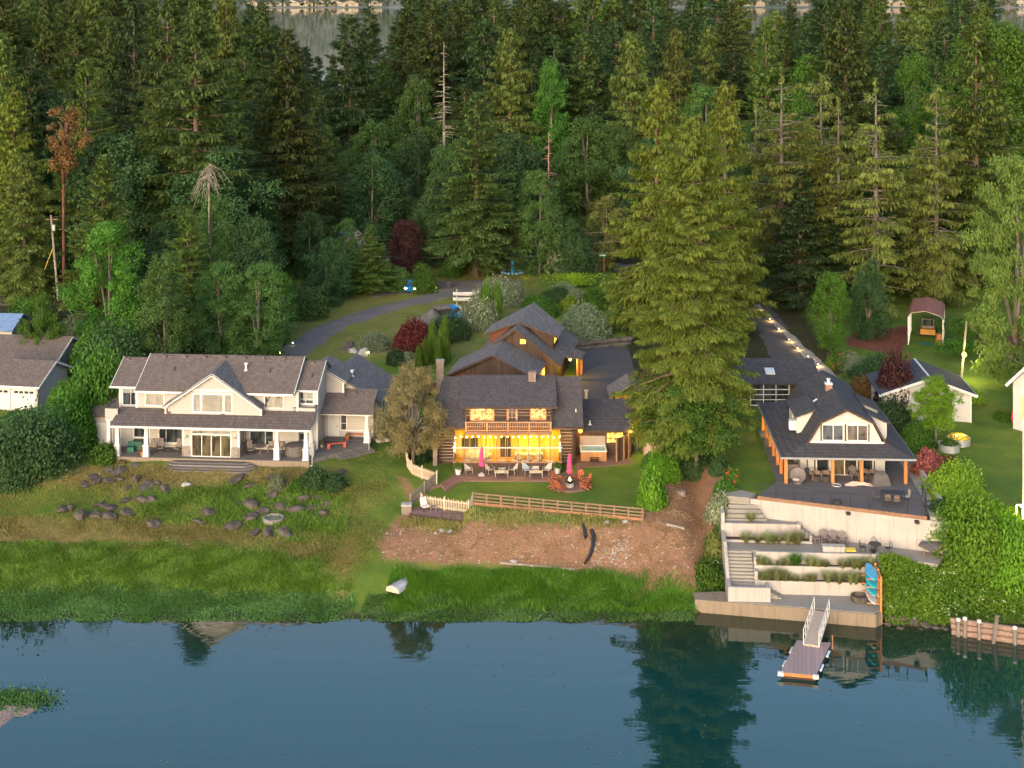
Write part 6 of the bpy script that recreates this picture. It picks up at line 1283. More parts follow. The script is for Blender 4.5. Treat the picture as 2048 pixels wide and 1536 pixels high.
umbrella(at(*c4(682,1250),cz+.004),'closed pink umbrella on a stone base in front of the lit sunroom',2.72); um2 = umbrella(at(1139,965,cz+.004),'closed pink umbrella standing at the round fire-pit patio',2.7)
def pot(loc, label, s, m_, leafm, name='flower_pot', hh_=.5, seed=0):
    t = thing(name,label,'planter',loc,0,'planters'); b = MB(); b.lathe([(.18*s,0),(.27*s,.42*s),(.3*s,.46*s),(.25*s,.44*s),(.22*s,.36*s)],(0,0,0),14); b.build('pot',m_,t); me = bush('plant',200+seed,.3*s,hh_*s,260,(.14,.07),leafm,6); o = link('plant',me,t); o.location = (0,0,.38*s); return t
pot(at(*c4(340,1232),cz+.004),'white planter with green plant at the left end of the sling chairs',1.2,M['white'],L_['hedge'],seed=1); pot(at(*c4(1790,1215),cz+.004),'white planter with green plant at the right end of the sling chairs',1.2,M['white'],L_['hedge'],seed=2)
# fire pit group
fx, fy, _ = at(1139,969,cz)
fi = thing('fire_pit','black bowl fire pit with a small flame on a grey stone ring','fire pit',(fx,fy-.55,cz+.004)); b = MB(); b.lathe([(.36,0),(.38,.32),(.30,.32)],(0,0,0),16); b.build('stone_ring',M['rockpale'],fi); b = MB(); b.lathe([(.15,.3),(.42,.5),(.46,.62),(.40,.6),(.2,.42)],(0,0,0),16); [b.tube([(.45*math.cos(a),.45*math.sin(a),.6),(.3*math.cos(a),.3*math.sin(a),.85),(0,0,.98)],.012,4) for a in np.linspace(0,2*PI,9)[:-1]]; b.build('bowl',M['black'],fi); b = MB(); b.lathe([(.02,.5),(.12,.58),(.07,.7),(.01,.86)],(0,0,0),8); b.build('flame',memit('flame_glow',(1,.42,.08),14),fi)
red_ = None
for i,(a,l) in enumerate(((200,'red slatted chair at the left of the fire pit'),(140,'red slatted chair at the back left of the fire pit'),(55,'red slatted chair at the back right of the fire pit'),(15,'red slatted chair at the far right of the fire pit, seen from its side'),(335,'red slatted chair at the front right of the fire pit'),(232,'red slatted chair at the front left of the fire pit'))):
    a = math.radians(a); p = (fx+1.45*math.cos(a), fy-.4+1.35*math.sin(a), cz+.004); rz = a-PI/2
    if red_ is None: red_ = slatchair('red_slat_chair',l,'chair',M['redwood'],p,rz,'red chairs around the fire pit')
    else: copy_tree(red_,p,rz,l)
# hot tub corner
ht = thing('hot_tub','square wood-sided hot tub with blue water and its lid standing open behind','hot tub',cl(12.95,4.0)); b = MB(); b.box(-1.2,1.2,-.85,.85,0,.86); b.build('cabinet',mboards('tub_boards',(.36,.17,.06),0,.2,.12),ht)
b = MB(); b.box(-1.24,1.24,-.89,-.72,.86,.95); b.box(-1.24,1.24,.72,.89,.86,.95); b.box(-1.24,-1.07,-.72,.72,.86,.95); b.box(1.07,1.24,-.72,.72,.86,.95); b.build('rim',M['white'],ht)
t_ = NT('tub_water'); mw = t_.done(t_.bsdf(t_.mix(t_.smooth(t_.noise(5,t_.coord(),3),.4,.6),(.05,.22,.27),(.22,.42,.46)),.08,t_.bump(t_.noise(9,t_.coord(),2),.04),.6)); b = MB(); b.box(-1.07,1.07,-.72,.72,.865,.885); b.build('water',mw,ht); b = MB(); b.obox((0,.93,1.38),(1.2,0,0),(0,.06,0),(0,.06,.5)); b.build('lid',M['lid'],ht)
b = MB(); b.box(-.4,.4,-.2,.2,.18,.22); b.box(-.4,.4,.0,.2,.36,.4); [b.box(x-.03,x+.03,-.2,.2,0,.38) for x in (-.37,.37)]; put(b,'tub_step',M['log'],'low dark wooden step in front of the hot tub','step',cl(13.0,2.85))
def panel(name, label, a, c, z0, z1, mat, cat='screen'):
    a = Vector(a); c = Vector(c); t = thing(name,label,cat,a); d = c-a; b = MB(); b.bar((0,0,(z0+z1)/2),(d.x,d.y,(z0+z1)/2),.05,z1-z0); b.build('panel',mat,t); b = MB()
    for p in ((0,0,0),(d.x,d.y,0)): b = MB(); b.box(p[0]-.07,p[0]+.07,p[1]-.07,p[1]+.07,0,z1+.06); b.build('post',M['woodv'],t)
panel('wood_screen','brown wooden privacy screen standing right of the hot tub',cl(15.05,2.9),cl(15.75,3.5),.1,2.2,M['barnwood']); panel('wood_screen','second brown privacy screen angled behind the first, right of the hot tub',cl(15.78,3.52),cl(16.25,3.95),.1,2.25,M['barnwood'])
panel('board_fence','pale board fence panel between the cabin yard and the giant fir',cl(17.65,3.6),cl(19.2,2.9),.35,1.75,mboards('pale_fence_boards',(.40,.29,.22),0,.14,.15),'fence')
def glowlamp(name, label, loc, post, power, col, r=.11, drop=None, s=30, cat='lamp'):
    t = thing(name,label,cat,loc)
    if post: b = MB(); b.cyl((0,0,-post),(0,0,-.1),.05,n=8); b.build('post',M['woodv'],t)
    b = MB(); b.ball((0,0,0),r,12,8); b.build('globe',memit(name+'_glow',col,s),t); b = MB(); b.lathe([(r*.9,r*.85),(r*.3,r*1.25)],(0,0,0),10); b.build('cap',M['black'],t); lamp(name+'_light',(0,-.45,0 if drop is None else drop),power,col,.15,t); return t
glowlamp('porch_lamp','round orange wall lamp on the cabin wall left of the hot tub',cl(11.78,4.75,2.35),0,26,(1,.45,.06),.2,s=1.6)
glowlamp('yard_lamp','bright yellow lamp on a post right of the privacy screens',cl(16.45,4.4,2.55),2.5,150,(1,.74,.05),.15,s=6)
glowlamp('eave_lamp','bright yellow lamp under the eave of the small shed behind the hot tub roof',cl(16.3,12.0,2.9),2.0,110,(1,.74,.05),.15,s=6)
glowlamp('canopy_lamp','warm lamp under the entry canopy of the brown lodge',Vector(ba.matrix_world.translation)+Vector((0,0,0)) if False else (Vector(bo)+Matrix.Rotation(BA,3,'Z')@Vector((6.4,10.6,-3.0))),0,190,(1,.60,.08),.14,s=5)
lamp('canopy_inner_light',tuple(Vector(bo)+Matrix.Rotation(BA,3,'Z')@Vector((5.0,3.6,-2.9))),130,(1,.58,.12),.15)
sp_ = thing('garden_shed','small dark shed with a pointed roof behind the hot tub annex','shed',cl(16.4,13.0,1.9)); b = MB(); b.box(-.8,2.2,-.5,3,-.2,1.6); b.build('wall',M['barnwood'],sp_); b = MB(); b.slab([(-1.4,-.9,1.35),(.7,-.9,2.7),(.7,3.4,2.7),(-1.4,3.4,1.35)],.1); b.slab([(2.8,3.4,1.35),(.7,3.4,2.7),(.7,-.9,2.7),(2.8,-.9,1.35)],.1); b.build('roof',M['sh_grey'],sp_)
b = MB(); b.lathe([(.32,0),(.36,.75),(.38,.8),(.3,.9)],(0,0,0),12); put(b,'lidded_bin',M['dark'],'dark lidded bin behind the yard lamp','bin',cl(17.2,5.6,.1))
b = MB(); b.box(-.12,.12,-.12,.12,-.2,2.0); b.box(-.2,.2,-.2,.2,2.0,2.1); put(b,'gate_post',M['picket'],'pale square post at the corner of the dark parking area behind the cabin','post',cl(12.75,13.0,1.75))
picket_fence('short_picket_panel','short pale picket panel at the near edge of the dark parking area',[Vector(cl(14.3,13.0,1.78)),Vector(cl(15.4,13.05,1.78))],.95,M['picket'],.16,1.1)
struct(sheet('parking_area', [at(x,y,5.07)[:2] for x,y in ((1166,705),(1190,697),(1256,695),(1268,740),(1262,830),(1160,830))], M['asphalt_dark'], flat=5.2, thick=.3))
b = MB(); A = Vector(at(1150,702,5.0)); B = Vector(at(1262,690,5.0)); n = 26
for i in range(n):
    for k in range(2): p = A.lerp(B,(i+.5*k)/n); s = .32+.12*RNG.random(); b.ball((p.x,p.y+k*.15,p.z+.2+.5*k),s,7,4,.8)
put(b,'stone_wall',M['rock'],'low dry-stone wall along the back of the dark parking area','wall')
# interior of the sunroom
dtb = thing('dining_table','long yellow-lit dining table inside the glazed sunroom','table',cl(6.9,1.35,.58)); b = MB(); b.box(-1.3,1.3,-.4,.4,.72,.77); b.build('table_top',M['sling'],dtb); [MB().box(x-.04,x+.04,y-.04,y+.04,0,.72).build('leg',M['wood'],dtb) for x in (-1.2,1.2) for y in (-.32,.32)]
for i,(x,y,rz) in enumerate(((6.0,.75,PI),(6.9,.75,PI),(7.8,.75,PI),(6.0,1.95,0),(6.9,1.95,0),(7.8,1.95,0))):
    t = thing('dining_chair',f"{('left','middle','right')[i%3]} pale dining chair on the {'near' if i<3 else 'far'} side of the sunroom table",'chair',cl(x,y,.58),rz,'dining chairs in the sunroom'); MB().box(-.22,.22,-.22,.22,.4,.46).build('seat',M['sling'],t); MB().box(-.22,.22,.18,.24,.46,1.0).build('backrest',M['sling'],t)
    for sx in (-.19,.19):
        for sy in (-.19,.19): MB().box(sx-.02,sx+.02,sy-.02,sy+.02,0,.4).build('leg',M['wood'],t)
sf = thing('sofa','pale rounded sofa at the left inside the glazed sunroom','sofa',cl(2.3,1.7,.58)); MB().box(-.95,.95,-.45,.35,.08,.45).build('seat',M['sling'],sf); MB().box(-.95,.95,.35,.6,.08,.9).build('backrest',M['sling'],sf); [MB().box(x-.12,x+.12,-.45,.35,.08,.65).build('armrest',M['sling'],sf) for x in (-.98,.98)]

# ================================================================= white house porch furniture, pots
def wl(u, v, z=0): p = Matrix.Rotation(WA,3,'Z')@Vector((u,v,z)); return (wo[0]+p.x,wo[1]+p.y,wo[2]+p.z)
b = MB(); b.box(-.45,.45,-.35,.35,0,.75); b.box(-.5,.5,-.4,.4,.75,.8); put(b,'green_table',mplain('dark_green_paint',(.02,.07,.05),.6),'dark green covered table on the left part of the white house porch','table',wl(1.45,2.2,.03),WA)
b = MB(); b.box(-.3,.3,-.3,.3,0,.45); b.box(-.3,.3,.2,.3,.45,.85); put(b,'green_chair',mplain('green_plastic',(.02,.10,.07),.6),'dark green chair in front of the green porch table','chair',wl(.95,1.5,.03),WA+.2)
def porchchair(u, v, rz, l):
    t = thing('lounge_chair',l,'chair',wl(u,v,.03),WA+rz,'dark lounge chairs on the white house porch'); MB().box(-.26,.26,-.26,.26,.36,.44).build('seat',M['greyplastic'],t); MB().hexa([(-.26,.2,.44),(.26,.2,.44),(.26,.27,.44),(-.26,.27,.44)],[(-.24,.4,1.15),(.24,.4,1.15),(.24,.46,1.15),(-.24,.46,1.15)]).build('backrest',M['greyplastic'],t)
    for sx in (-1,1): MB().tube([(sx*.3,-.35,.03),(sx*.3,.4,.03),(sx*.3,.25,.6),(sx*.3,-.3,.6),(sx*.3,-.2,.03)],.02,5).build('side_frame',M['black'],t)
porchchair(3.75,1.6,.25,'dark high-backed chair left of the small table on the white house porch'); porchchair(5.35,1.5,-.2,'dark high-backed chair beside the sliding-door bay on the white house porch'); porchchair(12.2,1.6,.5,'dark low chair left of the round porch table'); 
b = MB(); b.cyl((0,0,.0),(0,0,.7),.04); b.cyl((0,0,.7),(0,0,.74),.55,n=18); b.lathe([(.3,0),(.1,.05)],(0,0,0),10); put(b,'round_table',M['greyplastic'],'round grey table on the right part of the white house porch','table',wl(13.1,1.7,.03))
b = MB(); b.box(-.7,.7,-.2,.2,.4,.46); b.box(-.7,.7,.2,.26,.46,.9); [b.box(x-.03,x+.03,-.18,.22,0,.4) for x in (-.65,.65)]; put(b,'porch_bench',M['greywood'],'grey slatted bench right of the round porch table','bench',wl(14.35,2.35,.03),WA)
b = MB(); b.cyl((0,0,.35),(0,0,.4),.3,n=12); b.cyl((0,0,0),(0,0,.35),.03); put(b,'small_porch_table',M['dark'],'tiny dark table between the two high-backed porch chairs','table',wl(4.55,1.45,.03))
b = MB(); b.lathe([(.92,0),(.98,.1),(.98,.82),(.9,.92),(.2,.98)],(0,0,0),22); put(b,'round_spa',M['tarp'],'round grey covered spa at the right end of the white house porch','spa',wl(16.35,1.75,.03))
pot(wl(2.45,.38,.03),'terracotta pot between the second porch column and the porch edge',.85,M['terra'],L_['brown'],seed=3); pot(wl(.95,-.5,-.75),'terracotta pot on the grass in front of the left porch corner',.7,M['terra'],L_['brown'],seed=4); pot(wl(.5,-.25,-.75),'white pot on the grass beside the left porch corner',.55,M['white'],L_['brown'],seed=5); pot(wl(18.35,4.0,.03),'pale pot at the wall corner on the side deck',.7,M['rockpale'],L_['brown'],seed=6); pot(wl(20.35,6.3,.03),'red pot beside the red bench on the side deck',.7,M['redpaint'],L_['brown'],seed=7)
def bench(loc, rz, l, w=1.7):
    t = thing('red_bench',l,'bench',loc,rz,'red benches on the side deck'); MB().box(-w/2,w/2,-.16,.16,.40,.45).build('seat',M['redpaint'],t)
    for x in (-w/2+.15,w/2-.15): MB().box(x-.12,x+.12,-.15,.15,0,.40).build('leg',M['redpaint'],t)
bench(wl(21.2,6.7,.03),WA,'red bench against the wall of the side deck',2.2); bench(wl(19.75,3.95,.03),WA+.38,'red bench at the open edge of the side deck',1.8)
b = MB(); b.box(-.6,.6,-.4,.4,0,.02); put(b,'door_mat',M['dark'],'dark mat on the side deck of the white house','mat',wl(19.0,5.3,.025),WA+.1)
b = MB(); b.tube([(0,0,0),(0,0,.95),(.1,-1.1,.55),(.1,-1.1,-.4)],.03,6); b.bar((-.1,-.95,-.42),(.3,-1.2,-.42),.1,.06); put(b,'white_handrail',M['white'],'white handrail at the right end of the white house porch','handrail',wl(18.2,1.1,.03),WA)
b = MB(); b.tube([(0,0,0),(0,0,.95),(.05,-.9,.5),(.05,-.9,-.5)],.03,6); put(b,'white_handrail',M['white'],'white handrail beside the column of the side entry','handrail',wl(22.65,5.5,.03),WA)
b = MB(); b.lathe([(.35,0),(.42,.2),(.3,.25)],(0,0,0),12); b.box(.3,.9,-.1,.3,0,.3); put(b,'stone_trough',M['rockpale'],'pale stone trough on the grass by the side entry','trough',wl(23.4,6.4,-.1))
b = MB(); b.ball((0,0,.28),.28,12,8); put(b,'blue_white_ball',mplain('blue_white_paint',(.35,.48,.6),.4,.6,2),'blue and white ball-shaped ornament on the lawn left of the white house','ornament',G(139,916))

# ================================================================= poles, signs, vehicles and the rest of the back yard
up = thing('utility_pole','tall wooden utility pole with a grey transformer on the left','pole',G(117,600)); zt = atY(102,430,G(117,600)[1])
g_ = up.location; tx = zt[0]-g_[0]; tz = zt[2]-g_[2]; MB().cyl((0,0,-.5),(tx,0,tz),.17,.12,9).build('pole',M['polewood'],up); MB().lathe([(.2,0),(.24,.1),(.24,.75),(.1,.85)],(tx*.93+.35,-.1,tz-2.1),12).build('transformer',M['metal'],up); MB().bar((tx-.9,0,tz-.6),(tx+.9,0,tz-.6),.1,.12).build('crossarm',M['wood'],up)
MB().tube([(tx*.7,0,tz*.62),(-3.2,-1,.0)],.04,5).build('guy_wire',M['yellow'] if 'yellow' in M else mplain('yellow_guard',(.55,.38,.04),.6),up)
sp2 = thing('short_pole','short grey wooden pole standing among shrubs left of the driveway','pole',G(776,572)); z2 = atY(775,516,sp2.location[1])[2]-sp2.location[2]; MB().cyl((0,0,-.3),(-.05,0,z2),.14,.11,8).build('pole',M['polewood'],sp2)
cpole = thing('carved_post','blue carved post with a rounded top on a stone ring by the far road','post',G(1025,545)); hz = atY(1025,505,cpole.location[1])[2]-cpole.location[2]
MB().lathe([(.36,0),(.34,.5),(.38,.6),(.32,.7),(.34,1.4),(.40,1.5),(.32,1.65),(.34,hz*.7),(.40,hz*.74),(.33,hz*.8),(.35,hz*.93),(.2,hz)],(0,0,0),12).build('post',mplain('turquoise_paint',(.03,.20,.34),.5,.35,2.5),cpole); MB().box(-.2,.2,-.42,-.3,hz*.84,hz*.93).build('pale_face',M['white'],cpole)
b = MB(); 
for i in range(16): a = 2*PI*i/16; b.ball((1.5*math.cos(a),1.5*math.sin(a),.1),.28,7,4,.7)
b.build('stone_ring',mplain('blue_painted_stone',(.12,.28,.40),.7,.3),cpole)
ss = thing('street_sign','green street name sign on a wooden post by the far road','sign',G(1208,545)); sz = atY(1208,507,ss.location[1])[2]-ss.location[2]; MB().box(-.06,.06,-.06,.06,-.3,sz).build('post',M['woodv'],ss); MB().box(-.75,.35,-.1,-.06,sz-.45,sz).build('plate',mplain('sign_green',(.03,.24,.12),.4),ss) ; MB().box(-.62,.2,-.106,-.1,sz-.29,sz-.17).build('lettering_stroke',M['white'],ss)
lp = thing('lamp_pole','leaning wooden pole carrying a bright yellow lamp on the right lawn','pole',at(1922,756,6.3)); MB().cyl((0,0,-.5),(.58,0,5.94),.14,.10,9).build('pole',M['polewood'],lp); MB().bar((.22,0,2.6),(.22,-.4,2.75),.05,.05).build('bracket',M['metal'],lp); MB().ball((.22,-.42,2.55),.24,12,8).build('bulb',memit('pole_lamp_glow',(1,.82,.05),5),lp); lamp('pole_lamp_light',(.25,-.8,2.45),420,(1,.80,.22),.15,lp)
wr = thing('overhead_wires','thin power lines strung across the back of the yards','wires',(0,0,0))
def wire(p, q, sag=1.0, r=.025):
    b = MB(); p = Vector(p); q = Vector(q); b.tube([tuple(p.lerp(q,t)-Vector((0,0,sag*4*t*(1-t)))) for t in np.linspace(0,1,13)], r, 4); b.build('wire',M['greywood'],wr)
for k in range(3): wire(atY(660,478+16*k,212),atY(1340,452+22*k,204),.8)
wire((lp.location[0]+.58,lp.location[1],lp.location[2]+5.8),atY(2060,735,146),.5)
# carport with an old vehicle
cpt = thing('carport','tall carport with a rust-red metal roof and white posts','carport',at(1816.5,690.3,6.45),math.radians(-18)); prof = [(0,0),(0,3.3),(.28,3.68),(1.85,4.0),(3.5,3.55),(3.78,3.2),(3.78,0)]
b = MB(); o_ = [(-.05,3.3),(.24,3.74),(1.85,4.08),(3.55,3.62),(3.85,3.2)]
for a,c in zip(o_,o_[1:]): b.slab([(a[0],-.1,a[1]),(c[0],-.1,c[1]),(c[0],7.4,c[1]),(a[0],7.4,a[1])],.05)
b.build('roof',mplain('rusty_red_roof',(.20,.085,.062),.8,.35,3,.02),cpt)
for k in range(7):
    y = k*1.2
    for x in (0,3.78): MB().box(x-.045,x+.045,y-.04,y+.04,-.2,3.25).build('post',M['alum'],cpt)
for y in (0,7.2): MB().tube([(p[0],y,p[1]) for p in prof[1:-1]],.05,6).build('arch',M['alum'],cpt)
b = MB(); b.box(3.72,3.76,.2,7.3,1.0,3.2); b.build('side_panel',M['barnwood'],cpt)
def car(name, label, loc, rz, mat, L=4.4, W=1.75, Hh=1.45, cabin=(.28,.72), group=None, glass='glassb', truck=False):
    t = thing(name,label,'vehicle',loc,rz,group); s = [(0,.32),(0,.72),(.04,.82),(.26*L/4.4,.9),(cabin[0]*L,.92)]
    b = MB(); y0,y1 = -W/2,W/2; prof = [(0,.28),(0,.78),(.12,.9),(cabin[0]*L,.98),(cabin[1]*L,.98),(L-.1,.92),(L,.75),(L,.28)]; v0=len(b.v); b.gprism([(x-L/2,z) for x,z in prof],y0,y1); b.build('body',mat,t)
    b = MB(); a,c = cabin; b.gprism([((a*L)-L/2,.98),((a+.10)*L-L/2,Hh),((c-.07)*L-L/2,Hh),((c)*L-L/2,.98)],y0+.1,y1-.1); b.build('cabin',mat,t)
    b = MB(); b.gprism([((a+.015)*L-L/2,1.02),((a+.105)*L-L/2,Hh-.07),((c-.08)*L-L/2,Hh-.07),((c-.02)*L-L/2,1.02)],y0+.085,y1-.085); b.hexa([(a*L-L/2-.01,y0+.2,1.0),(a*L-L/2-.01,y1-.2,1.0),(a*L-L/2+.03,y1-.2,1.0),(a*L-L/2+.03,y0+.2,1.0)],[((a+.1)*L-L/2-.03,y0+.25,Hh-.05),((a+.1)*L-L/2-.03,y1-.25,Hh-.05),((a+.1)*L-L/2,y1-.25,Hh-.05),((a+.1)*L-L/2,y0+.25,Hh-.05)]); b.build('window',M[glass],t)
    for x in (.8,L-.85):
        for y in (y0+.05,y1-.05): b = MB(); b.cyl((x-L/2,y-.1,.33),(x-L/2,y+.1,.33),.33,n=14); w_ = b.build('wheel',M['black'],t); b = MB(); b.cyl((x-L/2,y-.115,.33),(x-L/2,y+.115,.33),.19,n=12); b.build('rim',M['metal'],w_)
    for y in (y0+.28,y1-.28): MB().box(-L/2-.02,-L/2+.05,y-.16,y+.16,.62,.78).build('headlight',M['white'],t)
    return t
oc = thing('old_digger','old orange-yellow machine with an open cab parked inside the carport','vehicle',tuple(Vector(cpt.location)+Matrix.Rotation(math.radians(-18),3,'Z')@Vector((2.0,4.6,.02))),math.radians(-18)); om = mplain('orange_yellow_paint',(.40,.19,.035),.6,.25)
MB().box(-.85,.85,-.5,2.2,.35,.95).build('body',om,oc); b = MB(); b.box(-.7,.7,.3,1.6,.95,1.2); [b.box(x-.04,x+.04,y-.04,y+.04,1.2,1.95) for x in (-.65,.65) for y in (.35,1.55)]; b.box(-.72,.72,.28,1.62,1.95,2.02); b.build('cab',M['greywood'],oc); MB().box(-.6,.6,.3,.34,1.2,1.85).build('windscreen',M['glassb'],oc)
for x in (-.85,.85):
    for y in (0,1.7): MB().cyl((x-.12,y,.38),(x+.12,y,.38),.38,n=12).build('wheel',M['black'],oc)
b = MB(); [b.box(-.35+.05*k,.35-.03*k,-.3,.3,.35*k,.35*k+.33) for k in range(4)]; put(b,'stacked_crates',M['cedar'],'stack of orange-brown boxes by the right front post of the carport','boxes',tuple(Vector(cpt.location)+Matrix.Rotation(math.radians(-18),3,'Z')@Vector((3.3,.7,0))))
b = MB(); b.cyl((0,0,0),(0,0,.03),.9,n=18); put(b,'green_mat',mplain('green_mat',(.03,.12,.07),.9),'flat green mat on the ground in the carport mouth','mat',tuple(Vector(cpt.location)+Vector((2.1,.4,.06))))
struct(sheet('carport_pad', [at(x,y,6.45)[:2] for x,y in ((1780,745),(1812,700),(1838,640),(1880,640),(1884,700),(1868,726),(1850,745))], M['asphalt'], lift=.2, thick=.4)); struct(sheet('concrete_drive', [at(x,y,5.95)[:2] for x,y in ((1945,782),(2060,782),(2070,895),(1962,896),(1935,872))], mground_sheet('worn_concrete_drive',(.17,.15,.13),(.22,.20,.175),2,22,.01), lift=.2, thick=.4))
# lit driveway on the right
dr2 = ribbon('dark_driveway', GP([(1499,590),(1530,635),(1570,700),(1606,770),(1616,790)]), [4.0,4.0,4.4,4.6,4.6], M['asphalt_dark'], .05, .1); struct(dr2)
struct(ribbon('gravel_verge', GP([(1514,610),(1545,642),(1570,665),(1600,696),(1632,728),(1660,756)]), [.9,1.0,1.2,1.5,1.7,1.7], M['gravel'], .08, .15))
pg = memit('path_light_glow',(1,.62,.15),12)
for i,(x,y) in enumerate(((1514.7,621),(1539.6,643),(1557.6,663),(1578.4,685),(1595,702),(1616,719),(1636,734))):
    p = G(x,y); t = thing('path_light',f'{ORD[i]} small path light from the top along the gravel edge of the dark driveway','light',p,0,'path lights of the dark driveway'); MB().cyl((0,0,0),(0,0,.42),.025,n=6).build('stem',M['black'],t); MB().lathe([(.16,.42),(.03,.5)],(0,0,0),10).build('hood',M['black'],t); MB().cyl((0,0,.36),(0,0,.41),.05,n=8).build('bulb',pg,t); lamp('path_light_glow',(0,-.06,.33),34,(1,.62,.22),.03,t)
for x,y,l in ((560,712,'tiny green-yellow garden light on the verge left of the driveway, lowest of two'),(586,692,'tiny green-yellow garden light on the verge left of the driveway, upper of two'),(737,711,'small garden light at the right end of the pale boulders behind the white house')):
    p = G(x,y); t = thing('garden_light',l,'light',p,0,'garden lights'); MB().cyl((0,0,0),(0,0,.3),.02,n=6).build('stem',M['black'],t); MB().ball((0,0,.36),.07,8,6).build('bulb',memit('garden_light_glow',(.9,.85,.15),14),t)
p = at(1545,871,6.0); t = thing('step_light','small warm light at the foot of the cedar posts beside the narrow lawn','light',p); MB().ball((0,0,.2),.07,8,6).build('bulb',memit('step_glow',(1,.7,.2),30),t); lamp('step_light_glow',(.2,0,.35),60,(1,.72,.15),.05,t)
# galvanised planters
def trough(x, y, l, lit, seed, r=.85):
    t = thing('galvanised_planter',l,'planter',at(x,y,5.8),0,'round galvanised planters'); MB().lathe([(r,0),(r,.62),(r+.03,.66),(r-.06,.64),(r-.08,.5)],(0,0,0),22).build('tub',M['metal'],t); o = link('plant',bush('plant',seed,r*.9,.45,700,(.16,.08),L_['yellowf' if lit else 'hedge'],8),t); o.location = (0,0,.5)
    if lit: lamp('planter_light',(0,-.2,1.05),28,(1,.8,.2),.05,t); [MB().ball((x_,-.3,.95),.06,8,6).build('bulb',memit('planter_glow',(1,.8,.25),30),t) for x_ in (-.3,.35)]
trough(1918,889,'round galvanised planter with lit yellow plants by the white outbuilding',True,301,1.0); trough(1898,901,'round galvanised planter without lights, left of the lit one',False,302,.95)
b = MB(); b.lathe([(.05,0),(.26,.12),(.30,.6),(.2,1.15),(.05,1.25)],(0,0,0),12,sy=.5); put(b,'red_float',mplain('red_plastic',(.55,.02,.04),.4),'tall red plastic float leaning on the wall of the edge house','float',at(2028,846,5.95))
fl = thing('white_mast','white flagpole with a folded yellow and blue flag at the right edge','flagpole',at(2046.5,1040,5.6)); MB().cyl((0,0,0),(0,0,11.0),.055,n=8).build('pole',M['white'],fl); MB().hexa([(-.05,-.05,8.0),(.0,.0,8.0),(.0,.05,8.0),(-.1,.05,8.0)],[(-.05,-.05,9.9),(.0,.0,9.9),(.0,.05,9.9),(-.05,.05,9.9)]).build('flag',mplain('yellow_flag',(.6,.42,.05),.7),fl)
wf = thing('pipe_stand','white pipe frame with a hidden lamp lighting the grass at the right edge','frame',at(2039,1040,5.6)); MB().tube([(-.25,0,0),(-.25,0,1.2),(.25,0,1.2),(.25,0,0)],.05,6).build('frame',M['white'],wf); lamp('frame_light',(.1,-.5,.9),130,(1,.85,.15),.08,wf); MB().ball((.1,-.1,1.1),.07,8,6).build('bulb',memit('frame_glow',(1,.85,.2),20),wf)
# back yard: truck, cover, canoe, car, bin
tk = car('pickup_truck','bright blue pickup truck with a dark canopy parked on the grass behind the tan cover',G(905,640),math.radians(-150),mplain('bright_blue_paint',(.015,.20,.52),.3,.1),4.9,1.85,1.75,(.3,.62)); MB().box(.55,2.35,-.86,.86,.95,1.72).build('canopy',M['dark'],tk); MB().hexa([(.5,-.84,1.72),(2.4,-.84,1.72),(2.4,.84,1.72),(.5,.84,1.72)],[(.6,-.6,1.95),(2.3,-.6,1.95),(2.3,.6,1.95),(.6,.6,1.95)]).build('canopy_roof',M['sh_grey'],tk); MB().box(-.9,-.3,-.8,.8,1.0,1.7).build('pale_cab',M['alum'],tk)
b = MB(); n = 12; vs = [(.2,0,2.5)]; 
for k,(r_,z) in enumerate(((.8,1.7),(1.8,1.15),(2.8,.7),(3.0,.0))):
    for i in range(n): a = 2*PI*i/n; rr = r_*(1+.12*math.sin(a*3+k)+.08*math.cos(a*5)); vs.append((rr*math.cos(a),rr*.8*math.sin(a),z+.06*math.sin(a*6)))
b.faces(vs,[(0,1+i,1+(i+1)%n) for i in range(n)]+[(1+k*n+i,1+k*n+n+i,1+k*n+n+(i+1)%n,1+k*n+(i+1)%n) for k in range(3) for i in range(n)]); put(b,'covered_boat',M['tarp'],'boat under a peaked brown-grey cover behind the red maple','boat',G(862,657),.2)
cn = thing('canoe_rack','white canoe rack frame with a dark top bar beside the driveway','rack',G(935,607),math.radians(3)); 
for x in (-1.4,1.4): MB().tube([(x,-.4,0),(x,-.4,1.9),(x,.4,1.9),(x,.4,0)],.045,5).build('post',M['white'],cn)
MB().bar((-2.2,0,1.95),(1.8,0,1.95),.08,.08).build('top_bar',M['dark'],cn)
for i,z in enumerate((.35,1.05)):
    for x in (-1.4,1.4): MB().bar((x,-.4,z-.1),(x,.4,z-.1),.05,.05).build('arm',M['white'],cn)
    b = MB(); n = 12; vs = []; fs = []
    for k in range(n+1):
        s_ = math.sin(PI*k/n)**.6; x = -1.9+3.8*k/n; z0 = .12*(1-s_); vs += [(x,-.38*s_-.01,z0+.42),(x,-.26*s_-.01,z0+.1),(x,0,z0),(x,.26*s_+.01,z0+.1),(x,.38*s_+.01,z0+.42)]
    for k in range(n):
        for j in range(4): fs.append((5*k+j,5*k+5+j,5*k+6+j,5*k+1+j))
    b.faces(vs,fs); o = put(b,'canoe',M['white'],('lower white canoe on the rack beside the driveway','upper white canoe on the rack beside the driveway')[i],'canoe',(cn.location[0],cn.location[1],cn.location[2]+z-.06),math.radians(3),'white canoes on the rack')
bc = car('blue_car','blue car with glowing lamps half hidden by shrubs at the end of the driveway',G(828,580),math.radians(80),mplain('deep_blue_paint',(.01,.10,.25),.3,.1))
for y in (-.6,.6): MB().box(-2.25,-2.2,y-.12,y+.12,.6,.75).build('lamp_glow',memit('car_lamp',(1,.68,.1),16),bc)
